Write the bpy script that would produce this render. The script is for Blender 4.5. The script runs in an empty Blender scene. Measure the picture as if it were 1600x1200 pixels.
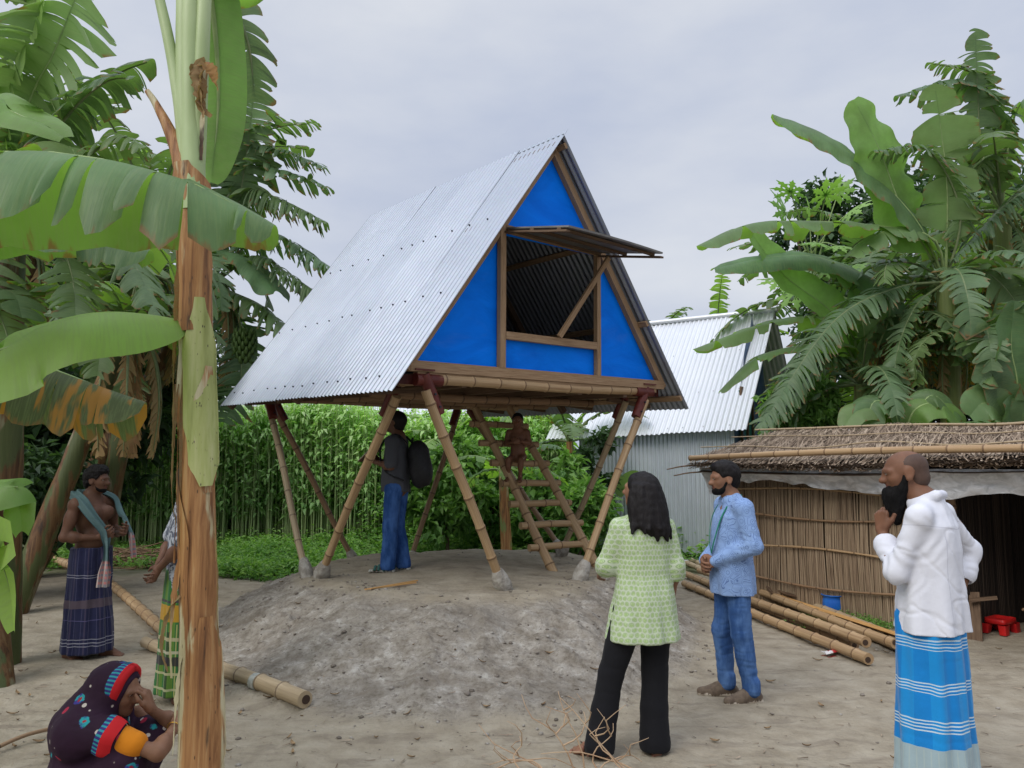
import bpy, math
import numpy as np

# ------------------------------------------------------------------ camera, world, sun, exposure
scene = bpy.context.scene
COL = scene.collection
FPX, CAMZ, HORIZ = 1202.0, 1.65, 725.0
PITCH = math.atan((HORIZ - 600.0) / FPX)
cam_d = bpy.data.cameras.new('camera')
cam_d.sensor_width = 36.0
cam_d.lens = FPX / 1600.0 * 36.0
cam_d.clip_end = 2000.0
cam_d.clip_start = 0.05
cam = bpy.data.objects.new('camera', cam_d)
COL.objects.link(cam)
cam.location = (0, 0, CAMZ)
cam.rotation_euler = (math.radians(90) + PITCH, 0, 0)
scene.camera = cam

SUN_EL, SUN_AZ = math.radians(43), math.radians(-138)   # azimuth from +Y towards +X
sun_d = bpy.data.lights.new('sun', 'SUN')
sun_d.energy = 1.35
sun_d.angle = math.radians(36)
sun_d.color = (1.0, 0.96, 0.9)
sun = bpy.data.objects.new('sun', sun_d)
COL.objects.link(sun)
sun.rotation_euler = (math.radians(90) - SUN_EL, 0, -SUN_AZ + math.pi)

world = bpy.data.worlds.new('World')
scene.world = world
world.use_nodes = True
wt = world.node_tree
wt.nodes.clear()
wo = wt.nodes.new('ShaderNodeOutputWorld')
wbg = wt.nodes.new('ShaderNodeBackground')
wsky = wt.nodes.new('ShaderNodeTexSky')
wsky.sky_type = 'NISHITA'
wsky.sun_disc = False
wsky.sun_elevation = SUN_EL
wsky.sun_rotation = SUN_AZ
wsky.air_density = 1.2
wsky.dust_density = 2.5
wtc = wt.nodes.new('ShaderNodeTexCoord')
wmap = wt.nodes.new('ShaderNodeMapping')
wmap.inputs['Scale'].default_value = (1.0, 1.0, 2.6)
wmap.inputs['Location'].default_value = (0.9, 0.3, 0.2)
wn = wt.nodes.new('ShaderNodeTexNoise')
wn.inputs['Scale'].default_value = 1.7
wn.inputs['Detail'].default_value = 7.0
wn.inputs['Roughness'].default_value = 0.52
wr = wt.nodes.new('ShaderNodeValToRGB')       # cloud deck colour, in sky units
wr.color_ramp.elements[0].position = 0.33
wr.color_ramp.elements[0].color = (5.0, 5.6, 7.1, 1)
wr.color_ramp.elements[1].position = 0.68
wr.color_ramp.elements[1].color = (7.8, 8.05, 8.5, 1)
wmix = wt.nodes.new('ShaderNodeMix')
wmix.data_type = 'RGBA'
wmix.inputs[0].default_value = 0.93
L = wt.links.new
L(wtc.outputs['Generated'], wmap.inputs['Vector'])
L(wmap.outputs['Vector'], wn.inputs['Vector'])
L(wn.outputs['Fac'], wr.inputs['Fac'])
L(wsky.outputs['Color'], wmix.inputs[6])
wz = wt.nodes.new('ShaderNodeSeparateXYZ'); L(wtc.outputs['Generated'], wz.inputs[0])
wg = wt.nodes.new('ShaderNodeMapRange'); wg.interpolation_type = 'SMOOTHSTEP'      # an overcast sky is brightest overhead
for i_, v_ in ((1, .52), (2, 1.0), (3, 1.0), (4, 2.9)): wg.inputs[i_].default_value = v_
L(wz.outputs[2], wg.inputs[0])
wv = wt.nodes.new('ShaderNodeVectorMath'); wv.operation = 'SCALE'
L(wr.outputs['Color'], wv.inputs[0]); L(wg.outputs[0], wv.inputs['Scale'])
L(wv.outputs[0], wmix.inputs[7])
L(wmix.outputs[2], wbg.inputs['Color'])
wbg.inputs['Strength'].default_value = 0.0665
L(wbg.outputs[0], wo.inputs[0])

scene.view_settings.view_transform = 'Standard'
scene.view_settings.look = 'None'
scene.view_settings.exposure = 0.6
scene.view_settings.gamma = 1.0
scene.cycles.max_bounces = 7
scene.cycles.transparent_max_bounces = 8

# ------------------------------------------------------------------ small maths
def A(*v): return np.array(v, float)
def nrm(v):
    v = np.asarray(v, float)
    return v / (np.linalg.norm(v, axis=-1, keepdims=True) + 1e-12)
CP, SP = math.cos(PITCH), math.sin(PITCH)
def at(u, v, d):
    """world point seen at photo pixel (u,v), d metres in front along the ground"""
    r = A((u - 800) / FPX, CP + SP * (600 - v) / FPX, SP + CP * (600 - v) / FPX)
    # r: direction; y component ~1
    r = A(1, 0, 0) * (u - 800) / FPX + A(0, CP, SP) + A(0, -SP, CP) * (600 - v) / FPX
    return A(0, 0, CAMZ) + r * (d / r[1])
def rot(axis, ang):
    a = nrm(axis); c, s = math.cos(ang), math.sin(ang); x, y, z = a
    return np.array([[c+x*x*(1-c), x*y*(1-c)-z*s, x*z*(1-c)+y*s],
                     [y*x*(1-c)+z*s, c+y*y*(1-c), y*z*(1-c)-x*s],
                     [z*x*(1-c)-y*s, z*y*(1-c)+x*s, c+z*z*(1-c)]])
def sstep(a, b, x):
    t = np.clip((x - a) / (b - a), 0, 1)
    return t * t * (3 - 2 * t)
_HT = np.random.RandomState(7).rand(65536)
def _h3(i, j, k): return _HT[(i * 73856093 ^ j * 19349663 ^ k * 83492791) & 65535]
def vnoise(P):
    P = np.asarray(P, float)
    I = np.floor(P).astype(np.int64); Fv = P - I; Fv = Fv * Fv * (3 - 2 * Fv)
    r = 0
    for dx in (0, 1):
        for dy in (0, 1):
            for dz in (0, 1):
                w = (Fv[..., 0] if dx else 1 - Fv[..., 0]) * (Fv[..., 1] if dy else 1 - Fv[..., 1]) * (Fv[..., 2] if dz else 1 - Fv[..., 2])
                r = r + w * _h3(I[..., 0] + dx, I[..., 1] + dy, I[..., 2] + dz)
    return r * 2 - 1
def fbm(P, oct=4, gain=.5):
    P = np.asarray(P, float); a, r = 1.0, 0
    for o in range(oct):
        r = r + a * vnoise(P * (2.03 ** o) + 17.3 * o); a *= gain
    return r
def fbm2(x, y, s, oct=4, gain=.5, seed=0.):
    return fbm(np.stack([np.asarray(x) * s, np.asarray(y) * s, np.zeros_like(np.asarray(x, float)) + seed], -1), oct, gain)
def bez(pts, n):
    """smooth curve through the given points (Catmull-Rom), n samples by arc length"""
    P = np.array(pts, float)
    if len(P) == 2: return P[0] + (P[1] - P[0]) * np.linspace(0, 1, n)[:, None]
    Q = np.vstack([2 * P[0] - P[1], P, 2 * P[-1] - P[-2]]); out = []
    for i in range(len(P) - 1):
        p0, p1, p2, p3 = Q[i:i + 4]
        t = np.linspace(0, 1, 14, endpoint=False)[:, None]
        out.append(.5 * (2 * p1 + (p2 - p0) * t + (2 * p0 - 5 * p1 + 4 * p2 - p3) * t ** 2 + (3 * p1 - p0 - 3 * p2 + p3) * t ** 3))
    out = np.vstack(out + [P[-1:]])
    s = np.r_[0, np.cumsum(np.linalg.norm(np.diff(out, axis=0), axis=1))]
    q = np.linspace(0, s[-1], n)
    return np.stack([np.interp(q, s, out[:, k]) for k in range(3)], 1)

# ------------------------------------------------------------------ mesh builder
class MB:
    def __init__(s):
        s.V = []; s.F = []; s.n = 0; s.UV = []; s.RN = []
    def add(s, V, F, mat=0, uv=None, rnd=0.5, smooth=True):
        V = np.asarray(V, float).reshape(-1, 3); F = np.asarray(F, np.int64)
        if len(V) == 0 or len(F) == 0: return
        s.V.append(V); s.F.append((F + s.n, mat, smooth))
        s.UV.append(np.zeros((len(V), 2)) if uv is None else np.asarray(uv, float).reshape(-1, 2))
        s.RN.append(np.broadcast_to(np.asarray(rnd, float), (len(V),)).copy())
        s.n += len(V)
    def grid(s, P, mat=0, uv=None, rnd=0.5, smooth=True, wrap=False):
        P = np.asarray(P, float); nu, nv = P.shape[:2]
        I = np.arange(nu * nv).reshape(nu, nv)
        J = np.hstack([I, I[:, :1]]) if wrap else I
        F = np.stack([J[:-1, :-1], J[1:, :-1], J[1:, 1:], J[:-1, 1:]], -1).reshape(-1, 4)
        if uv is None:
            uv = np.stack(np.meshgrid(np.linspace(0, 1, nu), np.linspace(0, 1, nv), indexing='ij'), -1)
        s.add(P.reshape(-1, 3), F, mat, uv, rnd if np.ndim(rnd) == 0 else np.asarray(rnd).ravel(), smooth)
    def tube(s, path, rad, n=10, mat=0, rnd=.5, caps=True, uvs=1.0, noise=0, smooth=True, squash=None):
        path = np.asarray(path, float); m = len(path)
        rad = np.broadcast_to(np.asarray(rad, float), (m,))
        T = nrm(np.gradient(path, axis=0))
        ref = A(0, 0, 1) if abs(T[0][2]) < .9 else A(1, 0, 0)
        Nn = nrm(np.cross(T[0], ref)); rings = []
        L_ = np.r_[0, np.cumsum(np.linalg.norm(np.diff(path, axis=0), axis=1))]
        th = np.linspace(0, 2 * np.pi, n, endpoint=False)
        for i in range(m):
            Nn = nrm(Nn - T[i] * (Nn @ T[i])); B = np.cross(T[i], Nn)
            r = rad[i]
            rr = r * np.ones(n)
            if noise: rr = r * (1 + noise * vnoise(np.stack([np.cos(th) * 1.5 + 5, np.sin(th) * 1.5, np.full(n, L_[i] / max(r, 1e-4) * .35)], -1)))
            k = 1 if squash is None else squash
            rings.append(path[i] + (np.cos(th) * rr)[:, None] * Nn + (np.sin(th) * rr * k)[:, None] * B)
        P = np.array(rings)
        uv = np.stack(np.broadcast_arrays(L_[:, None] * uvs, (th / (2 * np.pi))[None, :]), -1)
        s.grid(P[:, ::-1], mat, uv[:, ::-1], rnd, smooth, wrap=True)
        if caps:
            for e, fl in ((0, 0), (m - 1, 1)):
                ring = rings[e]; k0 = np.arange(n)
                V = np.vstack([ring, path[e]])
                F = np.stack([k0, (k0 + 1) % n, np.full(n, n)], -1)
                if not fl: F = F[:, ::-1]
                s.add(V, F, mat, np.tile([[L_[e] * uvs, .5]], (n + 1, 1)), rnd, False)
    def box(s, c, h, R=None, mat=0, rnd=.5):
        c = A(*c); h = A(*h); R = np.eye(3) if R is None else np.asarray(R)
        q = np.array([[x, y, z] for x in (-1, 1) for y in (-1, 1) for z in (-1, 1)], float) * h
        F = [[0, 1, 3, 2], [4, 6, 7, 5], [0, 4, 5, 1], [2, 3, 7, 6], [0, 2, 6, 4], [1, 5, 7, 3]]
        ax = int(np.argmax(h)); o = [k for k in range(3) if k != ax]
        V, FF, UV = [], [], []
        for f in F:
            b = len(V)
            for i in f:
                V.append(q[i] @ R.T + c); UV.append([q[i][ax], q[i][o[0]] * .7 + q[i][o[1]]])
            FF.append([b, b + 1, b + 2, b + 3])
        s.add(V, FF, mat, UV, rnd, False)
    def beam(s, a, b, w, t, up=(0, 0, 1), mat=0, rnd=.5):
        """plank from a to b, w wide (across), t thick along up"""
        a = A(*a); b = A(*b); x = nrm(b - a); z = nrm(A(*up) - x * (A(*up) @ x)); y = np.cross(z, x)
        s.box((a + b) / 2, (np.linalg.norm(b - a) / 2, w / 2, t / 2), np.stack([x, y, z], 1), mat, rnd)
    def quads(s, Q, mat=0, uv=None, rnd=.5, smooth=False):
        """Q: n x 4 x 3"""
        Q = np.asarray(Q); n = len(Q)
        s.add(Q.reshape(-1, 3), np.arange(n * 4).reshape(n, 4), mat, uv, np.repeat(rnd, 4) if np.ndim(rnd) else rnd, smooth)
    def build(s, name, mats, parent=None, origin=None, loc=None):
        me = bpy.data.meshes.new(name)
        V = np.vstack(s.V)
        if origin is not None: V = V - np.asarray(origin, float)
        fl = [np.asarray(f) for f, _, _ in s.F]
        nl = sum(f.size for f in fl); nf = sum(len(f) for f in fl)
        me.vertices.add(len(V)); me.vertices.foreach_set('co', V.astype(np.float32).ravel())
        me.loops.add(nl); me.loops.foreach_set('vertex_index', np.concatenate([f.ravel() for f in fl]).astype(np.int32))
        tot = np.concatenate([np.full(len(f), f.shape[1]) for f in fl])
        me.polygons.add(nf)
        me.polygons.foreach_set('loop_start', np.r_[0, np.cumsum(tot)[:-1]].astype(np.int32))
        me.polygons.foreach_set('material_index', np.concatenate([np.broadcast_to(np.asarray(m), (len(f),)) for f, (_, m, _) in zip(fl, s.F)]).astype(np.int32))
        me.polygons.foreach_set('use_smooth', np.concatenate([np.full(len(f), sm) for f, (_, _, sm) in zip(fl, s.F)]).astype(bool))
        a = me.attributes.new('puv', 'FLOAT_VECTOR', 'POINT')
        uv = np.vstack(s.UV); a.data.foreach_set('vector', np.c_[uv, np.zeros(len(uv))].astype(np.float32).ravel())
        a = me.attributes.new('rnd', 'FLOAT', 'POINT'); a.data.foreach_set('value', np.concatenate(s.RN).astype(np.float32))
        me.update(calc_edges=True); me.validate()
        for m in (mats if isinstance(mats, (list, tuple)) else [mats]): me.materials.append(m)
        o = bpy.data.objects.new(name, me); COL.objects.link(o)
        if origin is not None and loc is None: o.location = tuple(origin)
        if loc is not None: o.location = tuple(loc)
        if parent is not None:
            o.parent = parent
        return o

def tag(o, label=None, cat=None, group=None, kind=None):
    if label: o['label'] = label
    if cat: o['category'] = cat
    if group: o['group'] = group
    if kind: o['kind'] = kind
    return o
def thing(name, label, cat, loc=(0, 0, 0), yaw=0.0, group=None):
    o = bpy.data.objects.new(name, None); COL.objects.link(o)
    o.empty_display_size = .1
    o.location = tuple(loc); o.rotation_euler = (0, 0, yaw)
    return tag(o, label, cat, group)
def kid(mb, name, mats, root):
    """build a part in world coordinates under an unrotated thing"""
    return mb.build(name, mats, root, origin=None, loc=tuple(-np.array(root.location)))
def copy_thing(o, loc, yaw, label, scale=1.0):
    r = o.copy(); COL.objects.link(r); r.location = tuple(loc); r.rotation_euler = (0, 0, yaw)
    r.scale = (scale,) * 3; r['label'] = label
    for c in o.children:
        d = c.copy(); COL.objects.link(d); d.parent = r
        for g in c.children:
            e = g.copy(); COL.objects.link(e); e.parent = d
    return r

# ------------------------------------------------------------------ node helper
class NT:
    def __init__(s, name):
        s.m = bpy.data.materials.new(name); s.m.use_nodes = True; s.t = s.m.node_tree; s.t.nodes.clear()
        s.out = s.t.nodes.new('ShaderNodeOutputMaterial')
        s.b = s.t.nodes.new('ShaderNodeBsdfPrincipled')
        s.t.links.new(s.b.outputs[0], s.out.inputs[0])
    def N(s, k): return s.t.nodes.new(k)
    def link(s, a, b): s.t.links.new(a, b)
    def put(s, sock, v):
        if hasattr(v, 'is_output'): s.link(v, sock)
        elif isinstance(v, (tuple, list)) and len(v) == 3 and sock.type == 'RGBA': sock.default_value = (*v, 1)
        else: sock.default_value = v
    def attr(s, n, out='Vector'):
        a = s.N('ShaderNodeAttribute'); a.attribute_name = n; return a.outputs[out]
    def rnd(s): return s.attr('rnd', 'Fac')
    def uv(s): return s.attr('puv')
    def objc(s): return s.N('ShaderNodeTexCoord').outputs['Object']
    def map(s, v, sc=(1, 1, 1), loc=(0, 0, 0), r=(0, 0, 0)):
        m = s.N('ShaderNodeMapping'); s.link(v, m.inputs['Vector'])
        m.inputs['Scale'].default_value = sc; m.inputs['Location'].default_value = loc; m.inputs['Rotation'].default_value = r
        return m.outputs[0]
    def noise(s, v, sc=5., det=4., ro=.55, dist=0., out='Fac'):
        n = s.N('ShaderNodeTexNoise'); s.link(v, n.inputs['Vector'])
        n.inputs['Scale'].default_value = sc; n.inputs['Detail'].default_value = det
        n.inputs['Roughness'].default_value = ro; n.inputs['Distortion'].default_value = dist
        return n.outputs[out]
    def vor(s, v, sc=5., feat='F1', out='Distance', rand=1.):
        n = s.N('ShaderNodeTexVoronoi'); s.link(v, n.inputs['Vector']); n.feature = feat
        n.inputs['Scale'].default_value = sc; n.inputs['Randomness'].default_value = rand
        return n.outputs[out]
    def wave(s, v, sc=5., axis='X', dist=0., det=2., prof='SIN'):
        n = s.N('ShaderNodeTexWave'); s.link(v, n.inputs['Vector']); n.bands_direction = axis; n.wave_profile = prof
        n.inputs['Scale'].default_value = sc; n.inputs['Distortion'].default_value = dist; n.inputs['Detail'].default_value = det
        return n.outputs['Fac']
    def ramp(s, f, stops, interp='LINEAR'):
        r = s.N('ShaderNodeValToRGB'); s.link(f, r.inputs[0]); e = r.color_ramp.elements; r.color_ramp.interpolation = interp
        while len(e) < len(stops): e.new(.5)
        for q, (p, c) in zip(e, stops):
            q.position = p; q.color = (*c, 1) if not np.isscalar(c) else (c, c, c, 1)
        return r.outputs[0]
    def mix(s, f, a, b, mode='MIX'):
        n = s.N('ShaderNodeMix'); n.data_type = 'RGBA'; n.blend_type = mode; n.clamp_factor = True
        s.put(n.inputs[0], f); s.put(n.inputs[6], a); s.put(n.inputs[7], b)
        return n.outputs[2]
    def math(s, op, a, b=0.5, c=None):
        n = s.N('ShaderNodeMath'); n.operation = op
        s.put(n.inputs[0], a); s.put(n.inputs[1], b)
        if c is not None: s.put(n.inputs[2], c)
        return n.outputs[0]
    def step(s, f, a, b):
        n = s.N('ShaderNodeMapRange'); n.interpolation_type = 'SMOOTHSTEP'
        s.put(n.inputs[0], f); n.inputs[1].default_value = a; n.inputs[2].default_value = b
        return n.outputs[0]
    def xyz(s, v, k):
        n = s.N('ShaderNodeSeparateXYZ'); s.link(v, n.inputs[0]); return n.outputs[k]
    def comb(s, x, y, z=0.0):
        n = s.N('ShaderNodeCombineXYZ'); s.put(n.inputs[0], x); s.put(n.inputs[1], y); s.put(n.inputs[2], z); return n.outputs[0]
    def bump(s, f, st=.3, d=.01, prev=None):
        n = s.N('ShaderNodeBump'); s.put(n.inputs['Height'], f); n.inputs['Strength'].default_value = st; n.inputs['Distance'].default_value = d
        if prev is not None: s.link(prev, n.inputs['Normal'])
        return n.outputs[0]
    def done(s, col, rough=.8, metal=0., bump=None, spec=.3, sheen=0):
        s.put(s.b.inputs['Base Color'], col); s.put(s.b.inputs['Roughness'], rough); s.put(s.b.inputs['Metallic'], metal)
        s.b.inputs['Specular IOR Level'].default_value = spec
        if sheen: s.b.inputs['Sheen Weight'].default_value = sheen
        if bump is not None: s.link(bump, s.b.inputs['Normal'])
        return s.m

def simple(name, c1, c2=None, sc=8., rough=.8, metal=0., bump=.0, bsc=60., bd=.004, spec=.3, stretch=(1, 1, 1)):
    n = NT(name); v = n.map(n.objc(), stretch)
    c = c1 if c2 is None else n.mix(n.step(n.noise(v, sc, 5), .35, .65), c1, c2)
    bp = n.bump(n.noise(v, bsc, 4), bump, bd) if bump else None
    return n.done(c, rough, metal, bp, spec)
# ------------------------------------------------------------------ ground with the earth mound
MC = A(-.5, 8.6)
_thk = np.radians([-180, -150, -133, -108, -90, -72, -50, -31, 0, 40, 90, 130, 160, 180])
_Rk = np.array([2.95, 2.75, 2.9, 3.45, 3.75, 3.55, 3.05, 2.75, 2.6, 2.5, 2.65, 2.55, 2.7, 2.95])
_Wk = np.array([1.3, 1.2, 1.5, 2.0, 2.1, 1.9, 1.5, 1.3, 1.0, .7, .6, .7, 1.0, 1.3])
def mound_h(x, y):
    dx, dy = x - MC[0], y - MC[1]; r = np.hypot(dx, dy); th = np.arctan2(dy, dx)
    R = np.interp(th, _thk, _Rk) * (1 + .05 * fbm2(np.cos(th) * 2, np.sin(th) * 2, 1.2, 3)); W = np.interp(th, _thk, _Wk)
    t = np.clip((R - r) / W, 0, 1)
    prof = .55 * t + .45 * (t * t * (3 - 2 * t))
    z = .5 * prof + .06 * sstep(.5, 2.0, R - W * .8 - r)
    return z, np.clip(np.sin(np.pi * np.clip(t, 0, 1)), 0, 1) * (R > r)
def ground_h(x, y, fine=True):
    x = np.asarray(x, float); y = np.asarray(y, float)
    z, sl = mound_h(x, y)
    z = z + .03 * fbm2(x, y, .5, 3) * sstep(6.5, 9, y)
    z = z - .32 * np.exp(-(((x + 3.1) / .9) ** 2 + ((y - 12.3) / .8) ** 2)) - .12 * sstep(11.5, 14, y)
    if fine:
        z = z + (.010 + .02 * sl) * fbm2(x, y, 3.5, 4, .55, 3.)
        rut = fbm2(x, y, 9, 3, .6, 9.)
        z = z + sl * (.034 * np.maximum(rut - .12, 0) ** 1.1 + .011 * fbm2(x, y, 22, 2, .6, 5.)) + .003 * fbm2(x, y, 30, 2, .5, 1.)
        # erosion gullies running down the front face
        th = np.arctan2(y - MC[1], x - MC[0])
        z = z - sl * .045 * np.maximum(0, vnoise(np.stack([th * 14, np.hypot(x - MC[0], y - MC[1]) * 1.1, 0 * x], -1)))
    return z
def gz(x, y): return float(ground_h(np.array([x]), np.array([y]))[0])

def axis(a, b, fine0, fine1, step, coarse):
    left = []; p = fine0; s = step
    while p > a: s = min(s * 1.12, coarse); p -= s; left.append(p)
    right = []; p = fine1; s = step
    while p < b: s = min(s * 1.12, coarse); p += s; right.append(p)
    return np.r_[left[::-1], np.arange(fine0, fine1 + 1e-6, step), right]
gx = axis(-160, 160, -3.6, 3.2, .021, 14); gy = axis(-6, 320, 3.9, 9.6, .021, 14)
X, Y = np.meshgrid(gx, gy, indexing='ij')
Z = ground_h(X, Y)
far = sstep(12, 30, np.hypot(X, Y)); Z = Z * (1 - far) + (-.12) * far
n = NT('silty_earth')
o = n.objc()
big = n.noise(o, .9, 5, .6); mid = n.noise(o, 4.5, 6, .62); fin = n.noise(o, 38, 5, .65)
c = n.ramp(mid, [(.28, (.215, .180, .130)), (.5, (.285, .245, .182)), (.72, (.345, .305, .235))])
sl = n.rnd()
mc = n.ramp(n.noise(o, 6.5, 8, .72), [(.33, (.13, .11, .086)), (.43, (.215, .188, .152)), (.55, (.29, .262, .222)), (.67, (.42, .395, .35))])
c = n.mix(n.step(sl, .12, .6), c, mc)
mdk = n.noise(o, 1.5, 5, .6, .5)
c = n.mix(n.math('MULTIPLY', n.math('MULTIPLY', n.step(mdk, .50, .62), n.step(sl, .15, .6)), .4), c, (.13, .112, .092))
clod = n.vor(n.map(o, (1, 1, 1.8)), 30., 'F1'); crumb = n.noise(o, 34, 6, .7, .6)
c = n.mix(n.math('MULTIPLY', n.step(crumb, .50, .36), n.math('MULTIPLY', n.step(sl, .08, .4), .55)), c, (.10, .084, .066))
c = n.mix(n.math('MULTIPLY', n.step(big, .5, .75), .30), c, (.37, .34, .29))
grass = n.noise(o, .45, 4, .6)
sy = n.math('ADD', n.xyz(o, 1), n.math('MULTIPLY', n.math('SUBTRACT', grass, .5), 6.))
c = n.mix(n.step(sy, 11.2, 13.), c, n.mix(fin, (.045, .06, .02), (.11, .12, .05)))
peb = n.vor(o, 46., 'F1')
c = n.mix(n.step(peb, .12, .05), c, n.mix(n.noise(o, 13), (.11, .09, .07), (.30, .27, .23)))
sc_ = n.noise(n.map(o, (1, 3.2, 1), (0, 0, 0), (0, 0, .5)), 2.4, 6, .6, .8)
c = n.mix(n.math('MULTIPLY', n.step(sc_, .52, .66), .45), c, (.16, .13, .10))
b1 = n.bump(fin, .55, .012); b2 = n.bump(clod, .35, .012, b1)
M_EARTH = n.done(c, .95, 0, n.bump(mid, .4, .03, b2), .15)
mb = MB()
mb.grid(np.stack([X, Y, Z], -1), 0, None, mound_h(X, Y)[1].ravel())
g = mb.build('ground', M_EARTH); tag(g, kind='structure')
# ------------------------------------------------------------------ materials shared by the buildings
def bamboo_mat(name, cols, dark=.5):
    n = NT(name); uv = n.uv(); u = n.xyz(uv, 0); r = n.rnd(); o = n.objc()
    v3 = n.comb(n.math('ADD', n.math('MULTIPLY', u, .8), n.math('MULTIPLY', r, 31.)), n.math('MULTIPLY', n.xyz(uv, 1), 7.), r)
    c = n.ramp(n.noise(v3, 1.6, 5, .6), [(.3, cols[0]), (.5, cols[1]), (.7, cols[2])])
    st = n.noise(n.map(v3, (1.5, 5, 1)), 3.0, 4, .7)
    c = n.mix(n.math('MULTIPLY', n.step(st, .52, .72), dark), c, cols[3])
    ph = n.math('FRACT', n.math('ADD', n.math('DIVIDE', u, .31), r))
    ring = n.math('LESS_THAN', n.math('ABSOLUTE', n.math('SUBTRACT', ph, .5)), .028)
    c = n.mix(n.math('MULTIPLY', ring, .75), c, cols[3])
    return n.done(c, .55, 0, n.bump(st, .15, .003), .35)
M_BAMB = bamboo_mat('bamboo_tan', [(.27, .165, .085), (.37, .245, .13), (.47, .335, .19), (.11, .06, .03)])
M_BAMBO = bamboo_mat('bamboo_old', [(.17, .10, .055), (.25, .155, .085), (.33, .215, .125), (.06, .035, .02)], .7)
M_BAMBG = bamboo_mat('bamboo_grey', [(.27, .20, .12), (.36, .275, .17), (.44, .34, .22), (.13, .09, .055)], .55)
def wood_mat(name, a, b, c_):
    n = NT(name); uv = n.uv(); r = n.rnd()
    v = n.comb(n.math('ADD', n.xyz(uv, 0), n.math('MULTIPLY', r, 17.)), n.math('MULTIPLY', n.xyz(uv, 1), 14.), r)
    g = n.noise(n.map(v, (1.2, 2.4, 1)), 3.5, 6, .65, .6)
    c = n.ramp(g, [(.3, a), (.5, b), (.7, c_)])
    return n.done(c, .75, 0, n.bump(g, .2, .003), .25)
M_WOOD = wood_mat('raw_timber', (.19, .115, .062), (.31, .20, .115), (.40, .275, .165))
M_WOODD = wood_mat('dark_timber', (.06, .036, .022), (.12, .075, .046), (.18, .12, .075))
M_WOODN = wood_mat('new_plank', (.36, .18, .06), (.50, .28, .10), (.60, .37, .16))
def tin_mat(name, c1, c2, rough=.38, metal=.85, stain=None):
    n = NT(name); uv = n.uv(); r = n.rnd(); o = n.objc()
    sp = n.vor(n.map(o, (1, 1, 1)), 55., 'F1', 'Color')
    c = n.mix(n.noise(o, 1.3, 5, .6), c1, c2)
    c = n.mix(.03, c, sp, 'OVERLAY')
    c = n.mix(1.0, c, n.mix(r, (.91, .92, .93), (1, 1, 1)), 'MULTIPLY')
    if stain: c = n.mix(n.math('MULTIPLY', n.step(n.noise(n.map(o, (1, 1, .25)), 3.5, 6, .7), .56, .75), .6), c, stain)
    ro = n.math('ADD', rough - .1, n.math('MULTIPLY', n.noise(o, 6, 4), .2))
    return n.done(c, ro, metal, n.bump(n.noise(o, 6, 3), .05, .01), .5)
M_TIN = tin_mat('new_corrugated_tin', (.26, .285, .33), (.345, .375, .425), .48, .7)
M_TIN2 = tin_mat('weathered_tin', (.52, .57, .62), (.68, .72, .77), .45, .6)
M_TINW = tin_mat('white_tin', (.60, .62, .66), (.72, .73, .76), .5, .35)
M_SCREW = simple('dark_screw', (.04, .04, .05), None, rough=.5, metal=.5)
M_MAROON = simple('maroon_paint', (.085, .014, .011), (.12, .026, .019), 14, .42, 0, .12, 40)
M_CEM = simple('dry_cement', (.26, .235, .20), (.40, .375, .33), 14, .95, 0, .9, 34, .02, .1)
n = NT('blue_plastic_sheet')
o = n.objc(); w = n.noise(n.map(o, (1, 1, 2.2), (0, 0, 0), (0, .4, .7)), 1.6, 5, .55, 1.2)
n.done(n.mix(n.math('MULTIPLY', n.step(n.noise(n.map(o, (1, 1, 3.)), 1.3, 4, .6, .8), .58, .8), .22), n.mix(n.step(w, .3, .7), (.0005, .165, .80), (.001, .21, .95)), (.10, .24, .62)), .6, 0, n.bump(w, .35, .03), .08)
M_BLUE = n.m

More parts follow.
